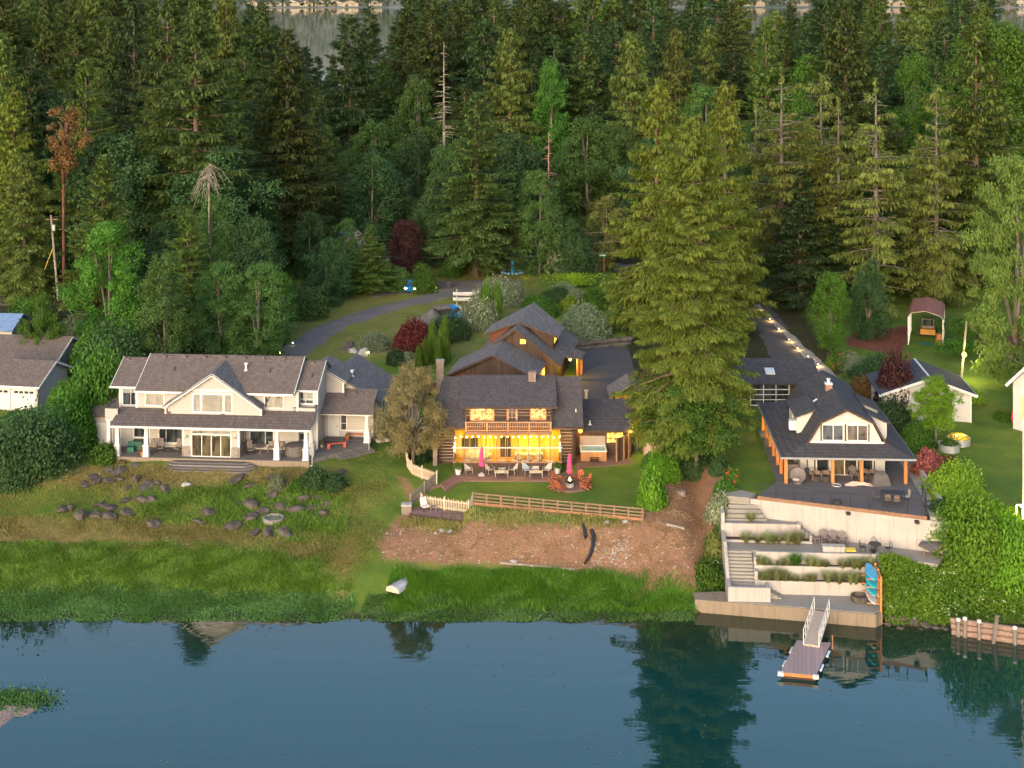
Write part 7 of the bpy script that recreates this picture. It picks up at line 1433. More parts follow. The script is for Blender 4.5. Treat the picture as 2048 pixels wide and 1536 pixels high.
b = MB(); b.hexa([(-.28,-.3,0),(.28,-.3,0),(.28,.3,0),(-.28,.3,0)],[(-.34,-.38,1.05),(.34,-.38,1.05),(.34,.38,1.05),(-.34,.38,1.05)]); b.box(-.37,.37,-.42,.4,1.05,1.13); put(b,'wheelie_bin',M['dark'],'dark wheeled rubbish bin standing on the road beyond the canoes','bin',G(897,577))
p = G(870,581); t = thing('shrub_light','small yellow light at the foot of the shrub right of the blue car','light',p); MB().ball((0,0,.25),.12,8,6).build('bulb',memit('shrub_glow',(1,.85,.1),12),t); lamp('shrub_light_glow',(0,-.2,.4),50,(1,.85,.15),.1,t)
# lakeside objects
ob = thing('upturned_rowboat','grey-white rowboat lying upside down in the reeds','boat',G(803,1172),math.radians(62)); b = MB(); n = 12; vs = []; fs = []
for k in range(n+1):
    s_ = math.sin(PI*(.5+.5*k/n))**.5 if k else 1; x = -1.35+2.9*k/n; s_ = max(.03,(1-(k/n)**2.6)); vs += [(x,-.62*s_,.0),(x,-.55*s_,.28),(x,-.22*s_,.46-.06*(k/n)),(x,0,.50-.06*(k/n)),(x,.22*s_,.46-.06*(k/n)),(x,.55*s_,.28),(x,.62*s_,0)]
for k in range(n):
    for j in range(6): fs.append((7*k+j,7*k+7+j,7*k+8+j,7*k+1+j))
fs.append((0,1,2,3,4,5,6)); b.faces(vs,fs); b.build('hull',mplain('faded_white_hull',(.40,.39,.40),.6,.12),ob); b = MB(); [b.bar((-1.3,y,z),(1.2,y*.55,z-.03),.04,.03) for y,z in ((-.22,.47),(0,.515),(.22,.47))]; b.build('keel_strip',mplain('grey_strip',(.2,.2,.22),.6),ob); MB().box(-1.37,-1.33,-.5,.5,.02,.4).build('transom',M['picket'],ob)
b = MB(); pts = [Vector(G(x,y))+Vector((0,0,.15)) for x,y in ((1183,1063),(1187,1075),(1186,1095),(1180,1115),(1169,1131))]; b.tube([tuple(p) for p in pts],[.16,.17,.16,.14,.10],8); put(b,'black_drain_pipe',M['black'],'long curved black drain pipe lying on the bare bank','pipe')
b = MB(); pts = [Vector(G(x,y))+Vector((0,0,.15)) for x,y in ((1165,1050),(1169,1062),(1171,1079))]; b.tube([tuple(p) for p in pts],[.06,.14,.13],8); put(b,'black_pipe_piece',M['black'],'short black pipe piece beside the long curved drain pipe','pipe')
b = MB(); A = Vector(G(1333,1052))+Vector((0,0,.14)); B = Vector(G(1369,1061))+Vector((0,0,.14)); b.cyl(A,B,.15,.12,8); put(b,'pale_log',M['deadwood'],'pale cut log lying on the bare slope below the giant fir','log')
b = MB(); A = Vector(G(1000,1128))+Vector((0,0,.1)); B = Vector(G(1150,1142))+Vector((0,0,.1)); b.cyl(A,B,.12,.09,7); put(b,'beach_log',M['deadwood'],'long thin grey driftwood log at the foot of the bare bank','log')
b = MB(); b.lathe([(.9,0),(.95,.35),(.78,.4),(.7,.25)],(0,0,0),18); put(b,'stone_fire_ring',M['stone'],'round pale stone fire ring among the dark boulders on the left lawn','fire ring',G(547,1043))
b = MB(); b.lathe([(.45,-.1),(.42,.25),(.3,.3)],(0,0,0),10); put(b,'tree_stump',M['deadwood'],'pale tree stump at the top of the bare slope','stump',G(1362,988))

# the whole right-hand plot moves 2 % farther from the camera point, so its seawall meets the water level
def shift(p): return (p[0]*KS, p[1]*KS, H+KS*(p[2]-H))
keep = ('path_light','dark_driveway','gravel_verge','ground','lake','overhead_wires')
RIGHT = ('gambrel_house','glass_door_garage','white_outbuilding','edge_house','concrete_terraces','charcoal_deck','steel_railing','low_wall','gravel_strip','gravel_bed','log_bulkhead','carport_pad','concrete_drive')
for o in list(SC.objects):
    nm = o.name.split('.')[0]
    if o.parent is None and nm not in keep and 'tree' not in nm and (nm in RIGHT or (o.location.x > 14.5 and o.location.y < 175)):
        o.location = shift(o.location); o.scale = o.scale*KS
# ================================================================= shrubs
BU = {}
def bmesh_(kind, seed, big=False):
    k = (kind, seed, big)
    if k not in BU:
        p = dict(n=2400, leaf=(.17,.11), lumps=14); m = kind
        if big: p = dict(n=7500, leaf=(.095,.06), lumps=22)
        if kind == 'arbor': p = dict(n=2600, leaf=(.22,.08), lumps=8, upright=.8)
        if kind in ('flowerw','roser'): p['flowers'] = L_['whitef' if kind=='flowerw' else 'redf']; p['fl_n'] = 120 if kind=='flowerw' else 90; m = 'grey' if kind=='flowerw' else 'hedge'
        BU[k] = bush('shrub', 400+seed*7+len(BU), 1, 1, mat=L_[m], **p)
    return BU[k]
def shrub(kind, x, yb, wpx, hpx, label, seed=0, name='shrub', cat='shrub', group=None, dy=0):
    X, Y, Z = G(x, yb); Y += dy; X = (x-CX)*Y/F if dy else X; Z = gz(X,Y); s = Y/F; me = bmesh_(kind, seed, wpx*s > 2.8)
    t = thing(name, label, cat, (X,Y+wpx*s*.4,gz(X,Y+wpx*s*.4)-.08), RNG.random()*6.28, group)
    if isinstance(me, tuple): link('foliage', me[0], t); link('blossom', me[1], t)
    else: link('foliage', me, t)
    t.scale = (wpx*s/2, wpx*s/2, max(.5*hpx,hpx-.17*wpx)*s*.92); return t
S = shrub
S('hedge',205,932,46,46,'round green shrub in front of the left porch column of the white house')
S('shade',625,984,56,50,'larger dark round shrub on the left lawn below the white house'); S('shade',668,986,46,38,'smaller dark round shrub on the left lawn, right of the larger one',1)
S('grey',552,985,34,40,'silvery pale shrub among the boulders below the white house'); S('hedge',592,990,40,28,'low green shrub between the silvery shrub and the dark round shrub',1)
for x,yb,w_,h_,k,l in ((25,890,130,84,'alder','green shrub right in front of the left garage apron'),(40,972,150,120,'shade','huge dark shrub at the left edge below the garages'),(125,915,110,120,'hedge','big green shrub in front of the white garage doors'),(185,880,110,170,'hedge','tall green shrub against the left end of the white house'),(118,835,64,76,'hedge','green shrub just right of the neighbour garages'),(-10,990,110,100,'shade','dark low shrub cut off by the left edge above the lawn'),(215,790,120,120,'shade','dark shrub behind the left wing of the white house'),(168,765,90,100,'hedge','bright shrub right of the rear garage roof'),(60,660,80,70,'hedge','bright shrub above the blue-roofed shed'),(25,585,90,50,'hedge','rounded garden shrubs row by the left lane'),(70,575,60,36,'shade','dark clipped shrub beside the left lane'),(12,530,44,50,'yellowf','golden-yellow shrub at the left edge of the garden'),(150,690,90,60,'grey','grey-green brush left of the wood behind the white house'),(205,690,80,60,'olive','tan and olive brush left of the white house roof'),(260,690,100,60,'hedge','green brush behind the left wing chimney vents'),(350,690,120,60,'shade','dark brush behind the middle of the white house roof'),(450,690,120,70,'alder','dark green brush behind the right half of the white house roof'),(530,690,90,70,'hedge','green brush at the bend of the driveway'),(590,640,90,70,'alder','brush on the left verge half way up the driveway'),(640,605,80,60,'shade','dark brush on the left verge near the top of the driveway'),(690,592,70,60,'alder','brush between the driveway and the blue-tarped house'),(735,585,50,50,'hedge','round shrub left of the short grey pole'),(712,532,60,44,'alder','dark shrub hiding the wall of the blue-tarped house')): S(k,x,yb,w_,h_,l,len(l)%2)
for i,(x,yb,w_,h_,l) in enumerate(((972,662,27,92,'taller dark arborvitae column behind the brown lodge'),(994,658,22,84,'slimmer arborvitae column right beside the taller one behind the lodge'),(866,728,24,78,'tall bright arborvitae in the middle of the clump behind the cabin chimney'),(887,730,22,84,'tall arborvitae at the right side of the clump behind the cabin chimney'),(848,738,22,56,'shorter arborvitae at the left side of the clump behind the cabin chimney'),(838,742,16,44,'shortest arborvitae at the left end of the clump behind the cabin chimney'),(877,738,18,58,'arborvitae in front of the clump behind the cabin chimney'))): S('arbor',x,yb,w_,h_,l,i%2,'arborvitae','tree')
S('red',832,702,84,66,'dark red spreading Japanese maple in front of the covered boat',0,'red_maple','tree'); S('shade',897,684,74,58,'dark green rounded shrub right of the red maple',1)
S('flowerw',962,662,62,80,'large shrub dotted with white blossom left of the arborvitae columns'); S('flowerw',1012,615,66,62,'blossoming shrub behind the arborvitae columns',1)
S('hedge',1066,626,50,40,'bright green rounded shrub at the left of the back garden',1); S('hedge',1088,640,62,40,'bright shrub peeping over the lodge ridge'); S('grey',1122,598,50,36,'grey-green round shrub under the clipped hedge',1); S('shade',1118,605,50,32,'small dark shrub in the back garden',1); S('grey',1152,606,44,28,'grey-green shrub next to the round topiary'); S('lime',1138,622,40,32,'yellowish shrub in the middle of the back garden'); S('hedge',1190,624,46,48,'neat round topiary shrub on the back lawn',1); S('grey',1176,680,92,74,'wide grey-green bush at the corner of the dark parking area',1)
S('olive',960,548,56,74,'dense egg-shaped conifer by the far road',0,'round_conifer','tree'); S('hedge',903,556,44,40,'small pale green shrub left of the egg-shaped conifer'); S('hedge',850,588,50,62,'leafy shrub between the blue car and the bin',1); S('flowerw',1132,545,120,76,'wide white-flowering shrub beside the far road',0); S('alder',800,585,50,60,'dark green shrub left of the blue car',1)
S('grey',752,702,52,42,'pale grey-green shrub above the boulders behind the white house',1); S('shade',790,732,40,34,'small dark shrub beside the tan earth patch'); S('grey',812,728,34,28,'small grey shrub right of the dark one by the tan earth patch')
S('shade',835,928,46,30,'low dark green plant at the foot of the tan tree trunk',1)
# hedges: clipped boxes
def hedge(label, x0, y0, x1, y1, h, d, kind):
    A = Vector(G(x0,y0)); B = Vector(G(x1,y1)); L = (B-A).length/2; c = (A+B)/2; ang = math.atan2(B.y-A.y,B.x-A.x); me = bush('hedge',int(500+x0),1,1,int(1500*L*h/6)+2000,(.24,.14),L_[kind],box=(L,d/2,h/2)); t = thing('clipped_hedge',label,'hedge',(c.x,c.y+d/2,c.z+h/2-.1),ang); link('foliage',me,t); return t
hedge('long bright yellow-green clipped hedge along the far side of the back garden',1050,578,1250,585,2.0,2.2,'lime'); hedge('short clipped hedge behind the lamp pole on the right lawn',1882,722,1960,716,1.9,1.8,'hedge'); hedge('taller loose hedge behind the carport and the short clipped hedge',1886,690,2010,694,2.6,2.4,'hedge')
# cabin lawn laurels, right garden
S('vivid',1305,1022,62,84,'bright green laurel bush at the right end of the rail fence'); S('vivid',1330,965,66,62,'bright laurel bush between the lawn and the giant fir trunk',1); S('hedge',1310,940,52,40,'dark laurel bush close under the pale board fence')
for x,yb,w_,h_,k,l in ((1448,1000,40,40,'hedge','wild shrub at the upper left corner of the concrete stairs'),(1438,1060,46,60,'flowerw','wild white-flowering shrub left of the upper concrete planters'),(1432,1130,50,60,'olive','dry olive shrub left of the concrete stairs'),(1425,1195,56,60,'hedge','green shrub on the left end of the seawall'),(1395,960,70,60,'shade','dark brush right of the giant fir trunk'),(1440,950,40,40,'shade','dark brush beside the slim trunk at the narrow lawn')): S(k,x,yb,w_,h_,l,len(l)%2)
t = S('roser',1466,972,36,42,'pink-flowering rhododendron at the narrow lawn left of the gambrel house',1)
S('shade',1770,772,96,66,'wide dark green yew mound behind the gambrel house',1); S('roser',1684,735,52,42,'rose bush with red flowers right of the driveway lights'); S('flowerw',1712,745,54,44,'white-flowering bush behind the gambrel ridge',1); S('rust',1745,800,60,50,'rusty brown bush between the gambrel house and the outbuilding'); S('hedge',1748,640,26,26,'tiny green shrub alone on the red mulch')
S('purple',1802,842,92,128,'tall maroon and green shrub against the white outbuilding',0); S('shade',1790,880,100,80,'dark shrubs beside the gambrel house right wall',1); S('hedge',1838,902,70,60,'green shrub left of the galvanised planters'); S('pinkb',1864,962,62,72,'dusky pink bush above the gravel strip'); S('pinkf',1884,990,34,50,'hot pink bush behind the lime ball-shaped bush'); S('lime',1920,1016,100,92,'big lime-green ball-shaped bush right of the charcoal deck',1); S('shade',1892,1056,56,44,'dark low bush under the lime ball-shaped bush',1); S('lime',1950,808,50,36,'yellow-green shrub at the corner of the white outbuilding'); S('hedge',2015,845,40,24,'low mixed plants by the red float',1); S('rust',1905,950,46,44,'rusty orange bush behind the lime ball-shaped bush',1)
# dense ivy and thicket on the right bank
S('vivid',1975,1185,130,150,'largest vivid green bush on the right bank',0); S('vivid',2040,1200,110,150,'vivid green bush cut by the right edge of the bank',1); S('vivid',1925,1110,90,80,'vivid bush just right of the tall concrete wall',1); S('vivid',1995,1085,90,60,'pale vivid bush at the top of the right bank',0)
mg = tree('brim0',1872,752,133,'green_maple','bright green maple leaning in front of the white outbuilding',w=1.0)

# ================================================================= grass, reeds, thickets
def scatter(poly, n, fz=.25):
    P = np.array(poly); lo = P.min(0); hi = P.max(0); o = []
    while sum(len(q) for q in o) < n:
        q = lo+(hi-lo)*RNG.random((n*2,2)); d = sdf(poly, q[:,0], q[:,1]); o.append(q[d > RNG.normal(0,fz,len(d))])
    return np.concatenate(o)[:n]
def field_noise(q, s=1.0, seed=0.0): return .5+.25*(np.sin(q[:,0]*.9*s+seed+1.3*np.sin(q[:,1]*.7*s))+np.sin(q[:,1]*1.3*s+.8*np.sin(q[:,0]*1.1*s+seed)))
def grass(name, label, poly, n, L, W, mat, lean=.5, clump=.8, swirl=1.0, lift=0.0, kind='stuff', cat='grass'):
    q = scatter(poly, n, .7); f = field_noise(q, clump, n*.01); q = q[RNG.random(len(q)) < .25+.9*f]; f = field_noise(q, clump, n*.01); z = hgt(q[:,0],q[:,1])-.03
    B = np.concatenate([q, z[:,None]],1); a = 2*PI*field_noise(q, swirl*.6, 3.0)*1.3+RNG.normal(0,.9,len(q)); D = np.stack([np.cos(a)*lean,np.sin(a)*lean,np.ones(len(q))],1)+RNG.normal(0,.18,(len(q),3)); N = np.stack([np.cos(a),np.sin(a),.3+0*a],1)+RNG.normal(0,.4,(len(q),3))
    lf = Leaf(5); lf.kites(B, D, N, L*(.5+.8*f)*(.7+.5*RNG.random(len(q))), W*(.7+.6*RNG.random(len(q))), np.clip(.5+RNG.normal(0,.22,len(q))+.3*(f-.5),0,1), .5); o = link(name, lf.mesh(name, mat), None); return tag(o, label, cat, None, kind)
L_['reedo'] = mleaf('olive_reeds', (.045,.09,.012), (.11,.16,.024), transl=.4); L_['reedg'] = mleaf('green_reeds', (.032,.082,.008), (.075,.14,.014), transl=.4); L_['marsh'] = mleaf('marsh_plants', (.028,.075,.020), (.075,.135,.04)); L_['dryg'] = mleaf('lawn_tufts', (.07,.10,.018), (.26,.20,.085)); L_['lawn'] = mleaf('green_tufts', (.045,.085,.012), (.11,.15,.026)); L_['orn'] = mleaf('ornamental_grass', (.11,.125,.05), (.24,.23,.12)); L_['bankt'] = mleaf('bank_litter', (.13,.075,.045), (.36,.24,.16))
grass('tall_grass','band of long flopped olive grass across the left shore', GP([(-60,1085),(150,1088),(330,1092),(470,1105),(600,1125),(690,1160),(700,1185),(560,1180),(420,1172),(230,1160),(-60,1170)]), 62000, .42, .06, L_['reedo'], 1.1, 1.5, 2.0)
grass('shore_reeds','bright green reeds along the shore below the bare bank', GP([(775,1185),(800,1152),(900,1143),(1010,1142),(1130,1152),(1270,1172),(1385,1200),(1380,1222),(1250,1215),(1000,1205),(880,1200),(800,1215)]), 54000, .54, .055, L_['reedg'], .8, 1.4, 1.8)
grass('marsh_plants','low blue-green marsh plants along the left waterline', GP([(-60,1172),(230,1165),(420,1178),(560,1186),(690,1200),(705,1240),(350,1236),(-60,1246)]), 42000, .22, .12, L_['marsh'], .7, 1.6)
grass('marsh_plants','low green marsh plants at the waterline below the reeds', GP([(720,1240),(745,1190),(800,1205),(1000,1205),(1250,1215),(1388,1222),(1386,1238),(1100,1240),(850,1246)]), 26000, .24, .12, L_['marsh'], .7, 1.6)
grass('dry_grass','dry straw-coloured grass strip above the long shore grass', GP([(-60,1055),(150,1065),(330,1070),(470,1085),(600,1105),(700,1135),(690,1110),(560,1070),(330,1050),(100,1040),(-60,1035)]), 14000, .30, .05, L_['dryg'], .9, .8)
grass('lawn_tufts','tufty half-dry grass over the left lawn', GP([(-60,960),(170,930),(330,940),(520,940),(640,945),(740,900),(790,1000),(760,1100),(730,1180),(600,1120),(330,1085),(-60,1080)]), 60000, .20, .06, L_['dryg'], .8, .5)
grass('wild_grass','long green grass growing between the boulders on the left lawn', GP([(430,990),(480,960),(600,985),(690,1000),(690,1060),(600,1090),(500,1050),(420,1040)]), 16000, .42, .07, L_['lawn'], .7, 1.2)
grass('wild_grass','long green grass under the left boulder row', GP([(300,985),(420,975),(440,1040),(330,1050),(250,1000)]), 8000, .36, .07, L_['lawn'], .7, 1.2)
grass('bank_litter','dry stems and litter strewn over the bare earth bank', GP([(800,1040),(940,1045),(1280,1050),(1340,960),(1440,975),(1420,1100),(1390,1180),(1230,1160),(1000,1130),(770,1110)]), 24000, .26, .045, L_['bankt'], 2.2, 1.2, 3.0)
grass('bank_grass','sparse green grass along the foot of the rail fence', GP([(950,1030),(1285,1046),(1280,1056),(1150,1052),(1000,1048),(900,1060),(800,1046),(830,1036)]), 7000, .34, .06, L_['dryg'], .6, 1.0)
def thicket(name, label, poly, n, hmax, mat, leaf=(.22,.15), flowers=None, seed=0, sc=.55):
    q = scatter(poly, n); e = np.clip(sdf(poly,q[:,0],q[:,1])/1.0,0,1)**.6; f = field_noise(q, sc*2.2, seed)*.6+field_noise(q*1.9+3, sc*2.2, seed+2)*.4; hz_ = hmax*(.3+.9*f)*(.2+.8*e)
    B = np.concatenate([q, (hgt(q[:,0],q[:,1])+hz_*(1-.5*RNG.random(n)**2.5)+RNG.normal(0,.05,n))[:,None]],1); N = np.stack([RNG.normal(0,.7,n),-.45+RNG.normal(0,.7,n),.8+0*f],1); D = np.cross(N, RNG.normal(0,1,(n,3)))-np.array([0,.1,.25]); lf = Leaf(9); lf.kites(B,D,N,leaf[0]*(.6+.8*RNG.random(n)),leaf[1]*(.6+.8*RNG.random(n)),np.clip(.35+.45*(f-.4)+RNG.normal(0,.2,n),0,1))
    o = tag(link(name, lf.mesh(name, mat)), label, 'shrubbery', None, 'stuff')
    if flowers is not None:
        j = RNG.integers(0,n,flowers); j = j[RNG.random(len(j)) < field_noise(B[j][:,:2],.5,4)]; k = len(j); fl = Leaf(3)
        for _ in range(4): fl.kites(B[j]+np.array([0,-.08,.08])+RNG.normal(0,.07,(k,3)), RNG.normal(0,1,(k,3)), RNG.normal(0,.5,(k,3))+np.array([0,-.6,.8]), .13, .09)
        link('blossom', fl.mesh('blossom', L_['whitef']), o)
    return o
thicket('bank_ivy','dense bright green ivy and brambles with white blossom over the right bank', [(x*KS,y*KS) for x,y in ((27.95,107.3),(31,107.2),(34,107.2),(36.2,107.4),(60,107.0),(60,115.5),(40,115.5),(34.6,114.5),(34.3,111.6),(32.9,110.1),(29.0,111.3),(27.95,111.4))], 70000, 1.35, L_['vivid'], flowers=900)
thicket('stair_weeds','wild weeds with pale blossom beside the left wall of the concrete terraces', GP([(1395,1190),(1452,1188),(1458,1120),(1464,1060),(1476,1000),(1455,960),(1440,1000),(1430,1080),(1405,1150)]), 15000, .8, L_['hedge'], flowers=260, seed=5)
# islet at the lower left
il = thing('weedy_islet','small gravelly islet with green weed at the lower left in the water','islet',at(22,1420,WL)); b = MB(); n = 20; vs = [(0,0,.22)]
for k in range(1,5):
    for i in range(n): a = 2*PI*i/n; r_ = k/4*(1+.25*math.sin(a*3+1)+.12*math.sin(a*7)); vs.append((1.9*r_*math.cos(a),2.3*r_*math.sin(a),.22-.075*k+.04*math.sin(a*5+k)))
b.faces(vs,[(0,1+i,1+(i+1)%n) for i in range(n)]+[(1+k*n+i,1+k*n+n+i,1+k*n+n+(i+1)%n,1+k*n+(i+1)%n) for k in range(3) for i in range(n)]); b.build('gravel',mground_sheet('pinkish_gravel',(.13,.10,.09),(.2,.155,.14),6,9,.05),il)
q = RNG.normal(0,1,(2600,2))*np.array([1.3,.7])+np.array([-.3,1.2]); lf = Leaf(2); lf.kites(np.concatenate([q,.05+.12*RNG.random((2600,1))],1),RNG.normal(0,1,(2600,3))+np.array([0,0,.6]),RNG.normal(0,.5,(2600,3))+np.array([0,0,1]),.22,.12); link('weed',lf.mesh('weed',L_['marsh']),il)
# floating flecks of weed
q = scatter([(-32,88),(32,88),(34,106),(-34,109)], 700); q = q[RNG.random(700) < field_noise(q,.28,1.0)**1.5]; k = len(q); lf = Leaf(4); a = RNG.random(k)*6.28; lf.kites(np.concatenate([q,WL+.012+0*q[:,:1]],1), np.stack([np.cos(a),np.sin(a)*.5,0*a],1), np.stack([0*a,0*a,1+0*a],1), .10+.25*RNG.random(k)**3, .05+.10*RNG.random(k)**2); tag(link('floating_weed', lf.mesh('floating_weed', mleaf('pale_weed',(.09,.10,.07),(.19,.2,.15)))), 'scattered pale flecks of weed floating on the lake', 'weed', None, 'stuff')
# ornamental grasses in the concrete beds
def tuft(seed):
    lf = Leaf(seed); n = 420; r = lf.r; a = r.random(n)*2*PI; rr = .10*r.random(n); B = np.stack([rr*np.cos(a),rr*np.sin(a),0*a],1); D = np.stack([np.cos(a),np.sin(a),0*a],1)*(.08+.62*r.random((n,1)))+np.array([0,0,1.]); lf.kites(B,D,np.stack([-np.cos(a),-np.sin(a),.4+0*a],1)+r.normal(0,.3,(n,3)),.55+.5*r.random(n),.03,None,.8); return lf.mesh('grass_clump',L_['orn'])
TF = [tuft(1),tuft(2)]; TG = tuft(3); TG.materials[0] = L_['hedge']
cq = lambda x,y: (1380+x/3.066, 960+y/3.066)
for row_,xs,yb,z,nm in (('upper planter',(343,415,478,510,545,600,640,665),388,pz+1.08,8),('middle bed',(430,470,555,600,650,740,785,830,935,1005,1040,1105),528,2.62,12),('lowest bed',(440,475,535,582,645,720,752,845,915,985,1015,1060),622,1.82,12)):
    for i,x in enumerate(xs):
        px = cq(x, yb+(x-400)*.035); p = shift(at(px[0],px[1],z)); s_ = .8+.45*RNG.random(); t = tag(link('grass_clump', TG if (row_=='middle bed' and i==4) else TF[i%2]), f"{ORD[i]} ornamental grass clump from the left in the {row_} of the concrete terraces", 'grass clump', 'ornamental grasses in the concrete beds'); t.location = p; t.scale = (s_,s_,s_*(.75+.4*RNG.random())*(1.35 if (row_=='middle bed' and i==4) else 1)); t.rotation_euler = (0,0,RNG.random()*6)
p = shift(at(*cq(372,262),4.6)); t = tag(link('grass_clump',TF[0]),'single grass clump in the little planter beside the top concrete steps','grass clump'); t.location = p

# ================================================================= boulders
def rockmesh(seed, flat):
    import bmesh
    r = np.random.default_rng(seed); bm = bmesh.new(); bmesh.ops.create_icosphere(bm, subdivisions=3, radius=1)
    pl = unit(r.normal(0,1,(8,3))*np.array([1,1,.7])); dd = .45+.38*r.random(8)
    for v in bm.verts:
        p = np.array(v.co); 
        for n_,d in zip(pl,dd):
            e = p@n_-d
            if e > 0: p = p-n_*e
        p = p*(1+.05*math.sin(p[0]*7+seed)+.04*math.sin(p[1]*9+p[2]*5)); p[2] *= flat; v.co = p
    cs = np.array([v.co[:] for v in bm.verts]); lo, hi = cs.min(0), cs.max(0)
    for v in bm.verts: v.co = [((v.co[k]-(lo[k]+hi[k])/2)/((hi[k]-lo[k])/2))*(flat if k == 2 else 1) for k in range(3)]
    me = bpy.data.meshes.new('boulder'); bm.to_mesh(me); bm.free(); me.materials.append(M['rock']); return me
RK = [rockmesh(s,f) for s,f in ((1,.75),(2,.6),(3,.9),(4,.55),(5,.8))]; RKP = [m.copy() for m in RK[:2]]; [m.materials.clear() or m.materials.append(M['rockpale']) for m in RKP]
rc = lambda x,y: (x/2.56, 880+y/2.56)
groups = {
 'upper left boulder group below the porch corner':[(550,150,45,30),(600,160,75,32),(480,190,66,28),(430,228,56,26),(485,212,60,20),(560,205,60,26),(700,200,50,42),(765,215,60,24),(730,250,100,40),(800,215,50,24),(850,250,66,46),(660,240,50,26),(690,125,40,26),(620,200,40,20)],
 'lower left boulder row on the lawn':[(310,355,64,42),(357,342,40,52),(408,380,70,60),(480,378,70,50),(555,345,90,44),(560,390,72,40),(648,368,80,40),(720,305,76,46),(780,295,56,76),(640,310,60,20),(500,330,60,20)],
 'middle scatter of boulders on the lawn':[(790,418,78,54),(1010,414,72,36),(1060,370,70,54),(1195,200,108,36),(1272,228,60,34)],
 'right boulder group on the lawn':[(1218,325,46,32),(1278,325,80,54),(1345,360,60,44),(1275,388,84,50),(1260,400,54,36),(1188,440,80,44),(1432,335,66,62),(1516,355,80,52),(1595,345,60,44),(1615,300,70,36),(1550,300,60,40),(1660,322,52,42),(1650,365,62,50),(1395,280,60,40),(1302,465,72,52),(1378,468,72,58),(1462,465,92,44)],
}
for gname, lst in groups.items():
    for i,(x,y,w_,h_) in enumerate(sorted(lst)):
        px = rc(x, y+h_*.35); X,Y,Z = G(*px); s = Y/F/2.56; wr = w_*s/2*1.3; o = link('boulder', RK[int(RNG.integers(5))]); tall = h_/w_
        o.location = (X,Y+wr*.3,Z+.05); o.scale = (wr, wr*.8, max(.22,h_*s*.62)*1.05); o.rotation_euler = (RNG.normal(0,.22),RNG.normal(0,.22),RNG.random()*6.28); tag(o, f"{ORD[i] if i<16 else 'last'} dark boulder from the left in the {gname}", 'boulder', 'dark boulders on the left lawn')
def rock1(x, y, w_, h_, label, pale=False, name='boulder'):
    X,Y,Z = G(x,y); s = Y/F; o = link(name, (RKP if pale else RK)[int(RNG.integers(2))]); o.location = (X,Y,Z+.04); o.scale = (w_*s/2,w_*s/2.4,h_*s*.7); o.rotation_euler = (0,0,RNG.random()*6); return tag(o,label,'boulder')
rock1(1382/2.56,880+196/2.56,22,18,'single dark boulder left of the silvery shrub'); rock1(953/2.56,880+230/2.56,20,11,'smooth pale blue-grey boulder alone on the left lawn',True); rock1(1752/2.56,880+165/2.56,26,10,'flat dark boulder near the right end of the white house lawn')
rock1(728,708,26,20,'large pale boulder behind the white house garage, left of its light',True); rock1(706,704,24,18,'large pale flat boulder left of the garden light',True); rock1(690,700,26,16,'dark boulder beside the pale boulders behind the white house garage'); rock1(700,692,24,14,'brownish boulder above the pale boulders behind the white house garage')
for i,(x,y,w_,h_) in enumerate(((1765,1232,14,10),(1785,1238,16,11),(1806,1240,17,14),(1830,1246,20,16),(1852,1252,18,12),(1872,1258,18,12),(1893,1262,20,12),(1776,1250,18,10),(1800,1258,18,9),(1846,1264,20,9),(1880,1270,20,9))): rock1(x,y,w_*1.25,h_*1.2,f"{ORD[i]} riprap boulder at the waterline between the seawall and the log bulkhead")
for i,(x,y) in enumerate(((1178,1167/1),)): pass
for i,(x,y,w_) in enumerate(((884,1062,14),(899,1064,12),(872,1068,10),(1212,1046,12),(1250,1044,12),(1028,1124,18),(1182,1136,9))): rock1(x,y,w_,w_*.55,f"{ORD[i]} of the few pale stones lying about the bare bank",True)
# small stones on the bank: uncountable
q = np.concatenate([scatter(GP([(760,1060),(900,1055),(1300,1060),(1400,1100),(1390,1150),(1150,1130),(900,1125),(760,1110)]), 380), scatter(GP([(1190,1085),(1260,1080),(1260,1130),(1180,1130)]), 200)]); b = MB()
for x,y in q: s = .02+.05*RNG.random()**2; z = gz(x,y); b.obox((x,y,z+s*.3),(s,s*.3*RNG.normal(),.2*s),(-.2*s,s*.7,.1*s),(.1*s,0,s*.5))
tag(b.build('bank_stones', M['rockpale']), 'little pale stones and shells strewn over the bare bank', 'stones', None, 'stuff')
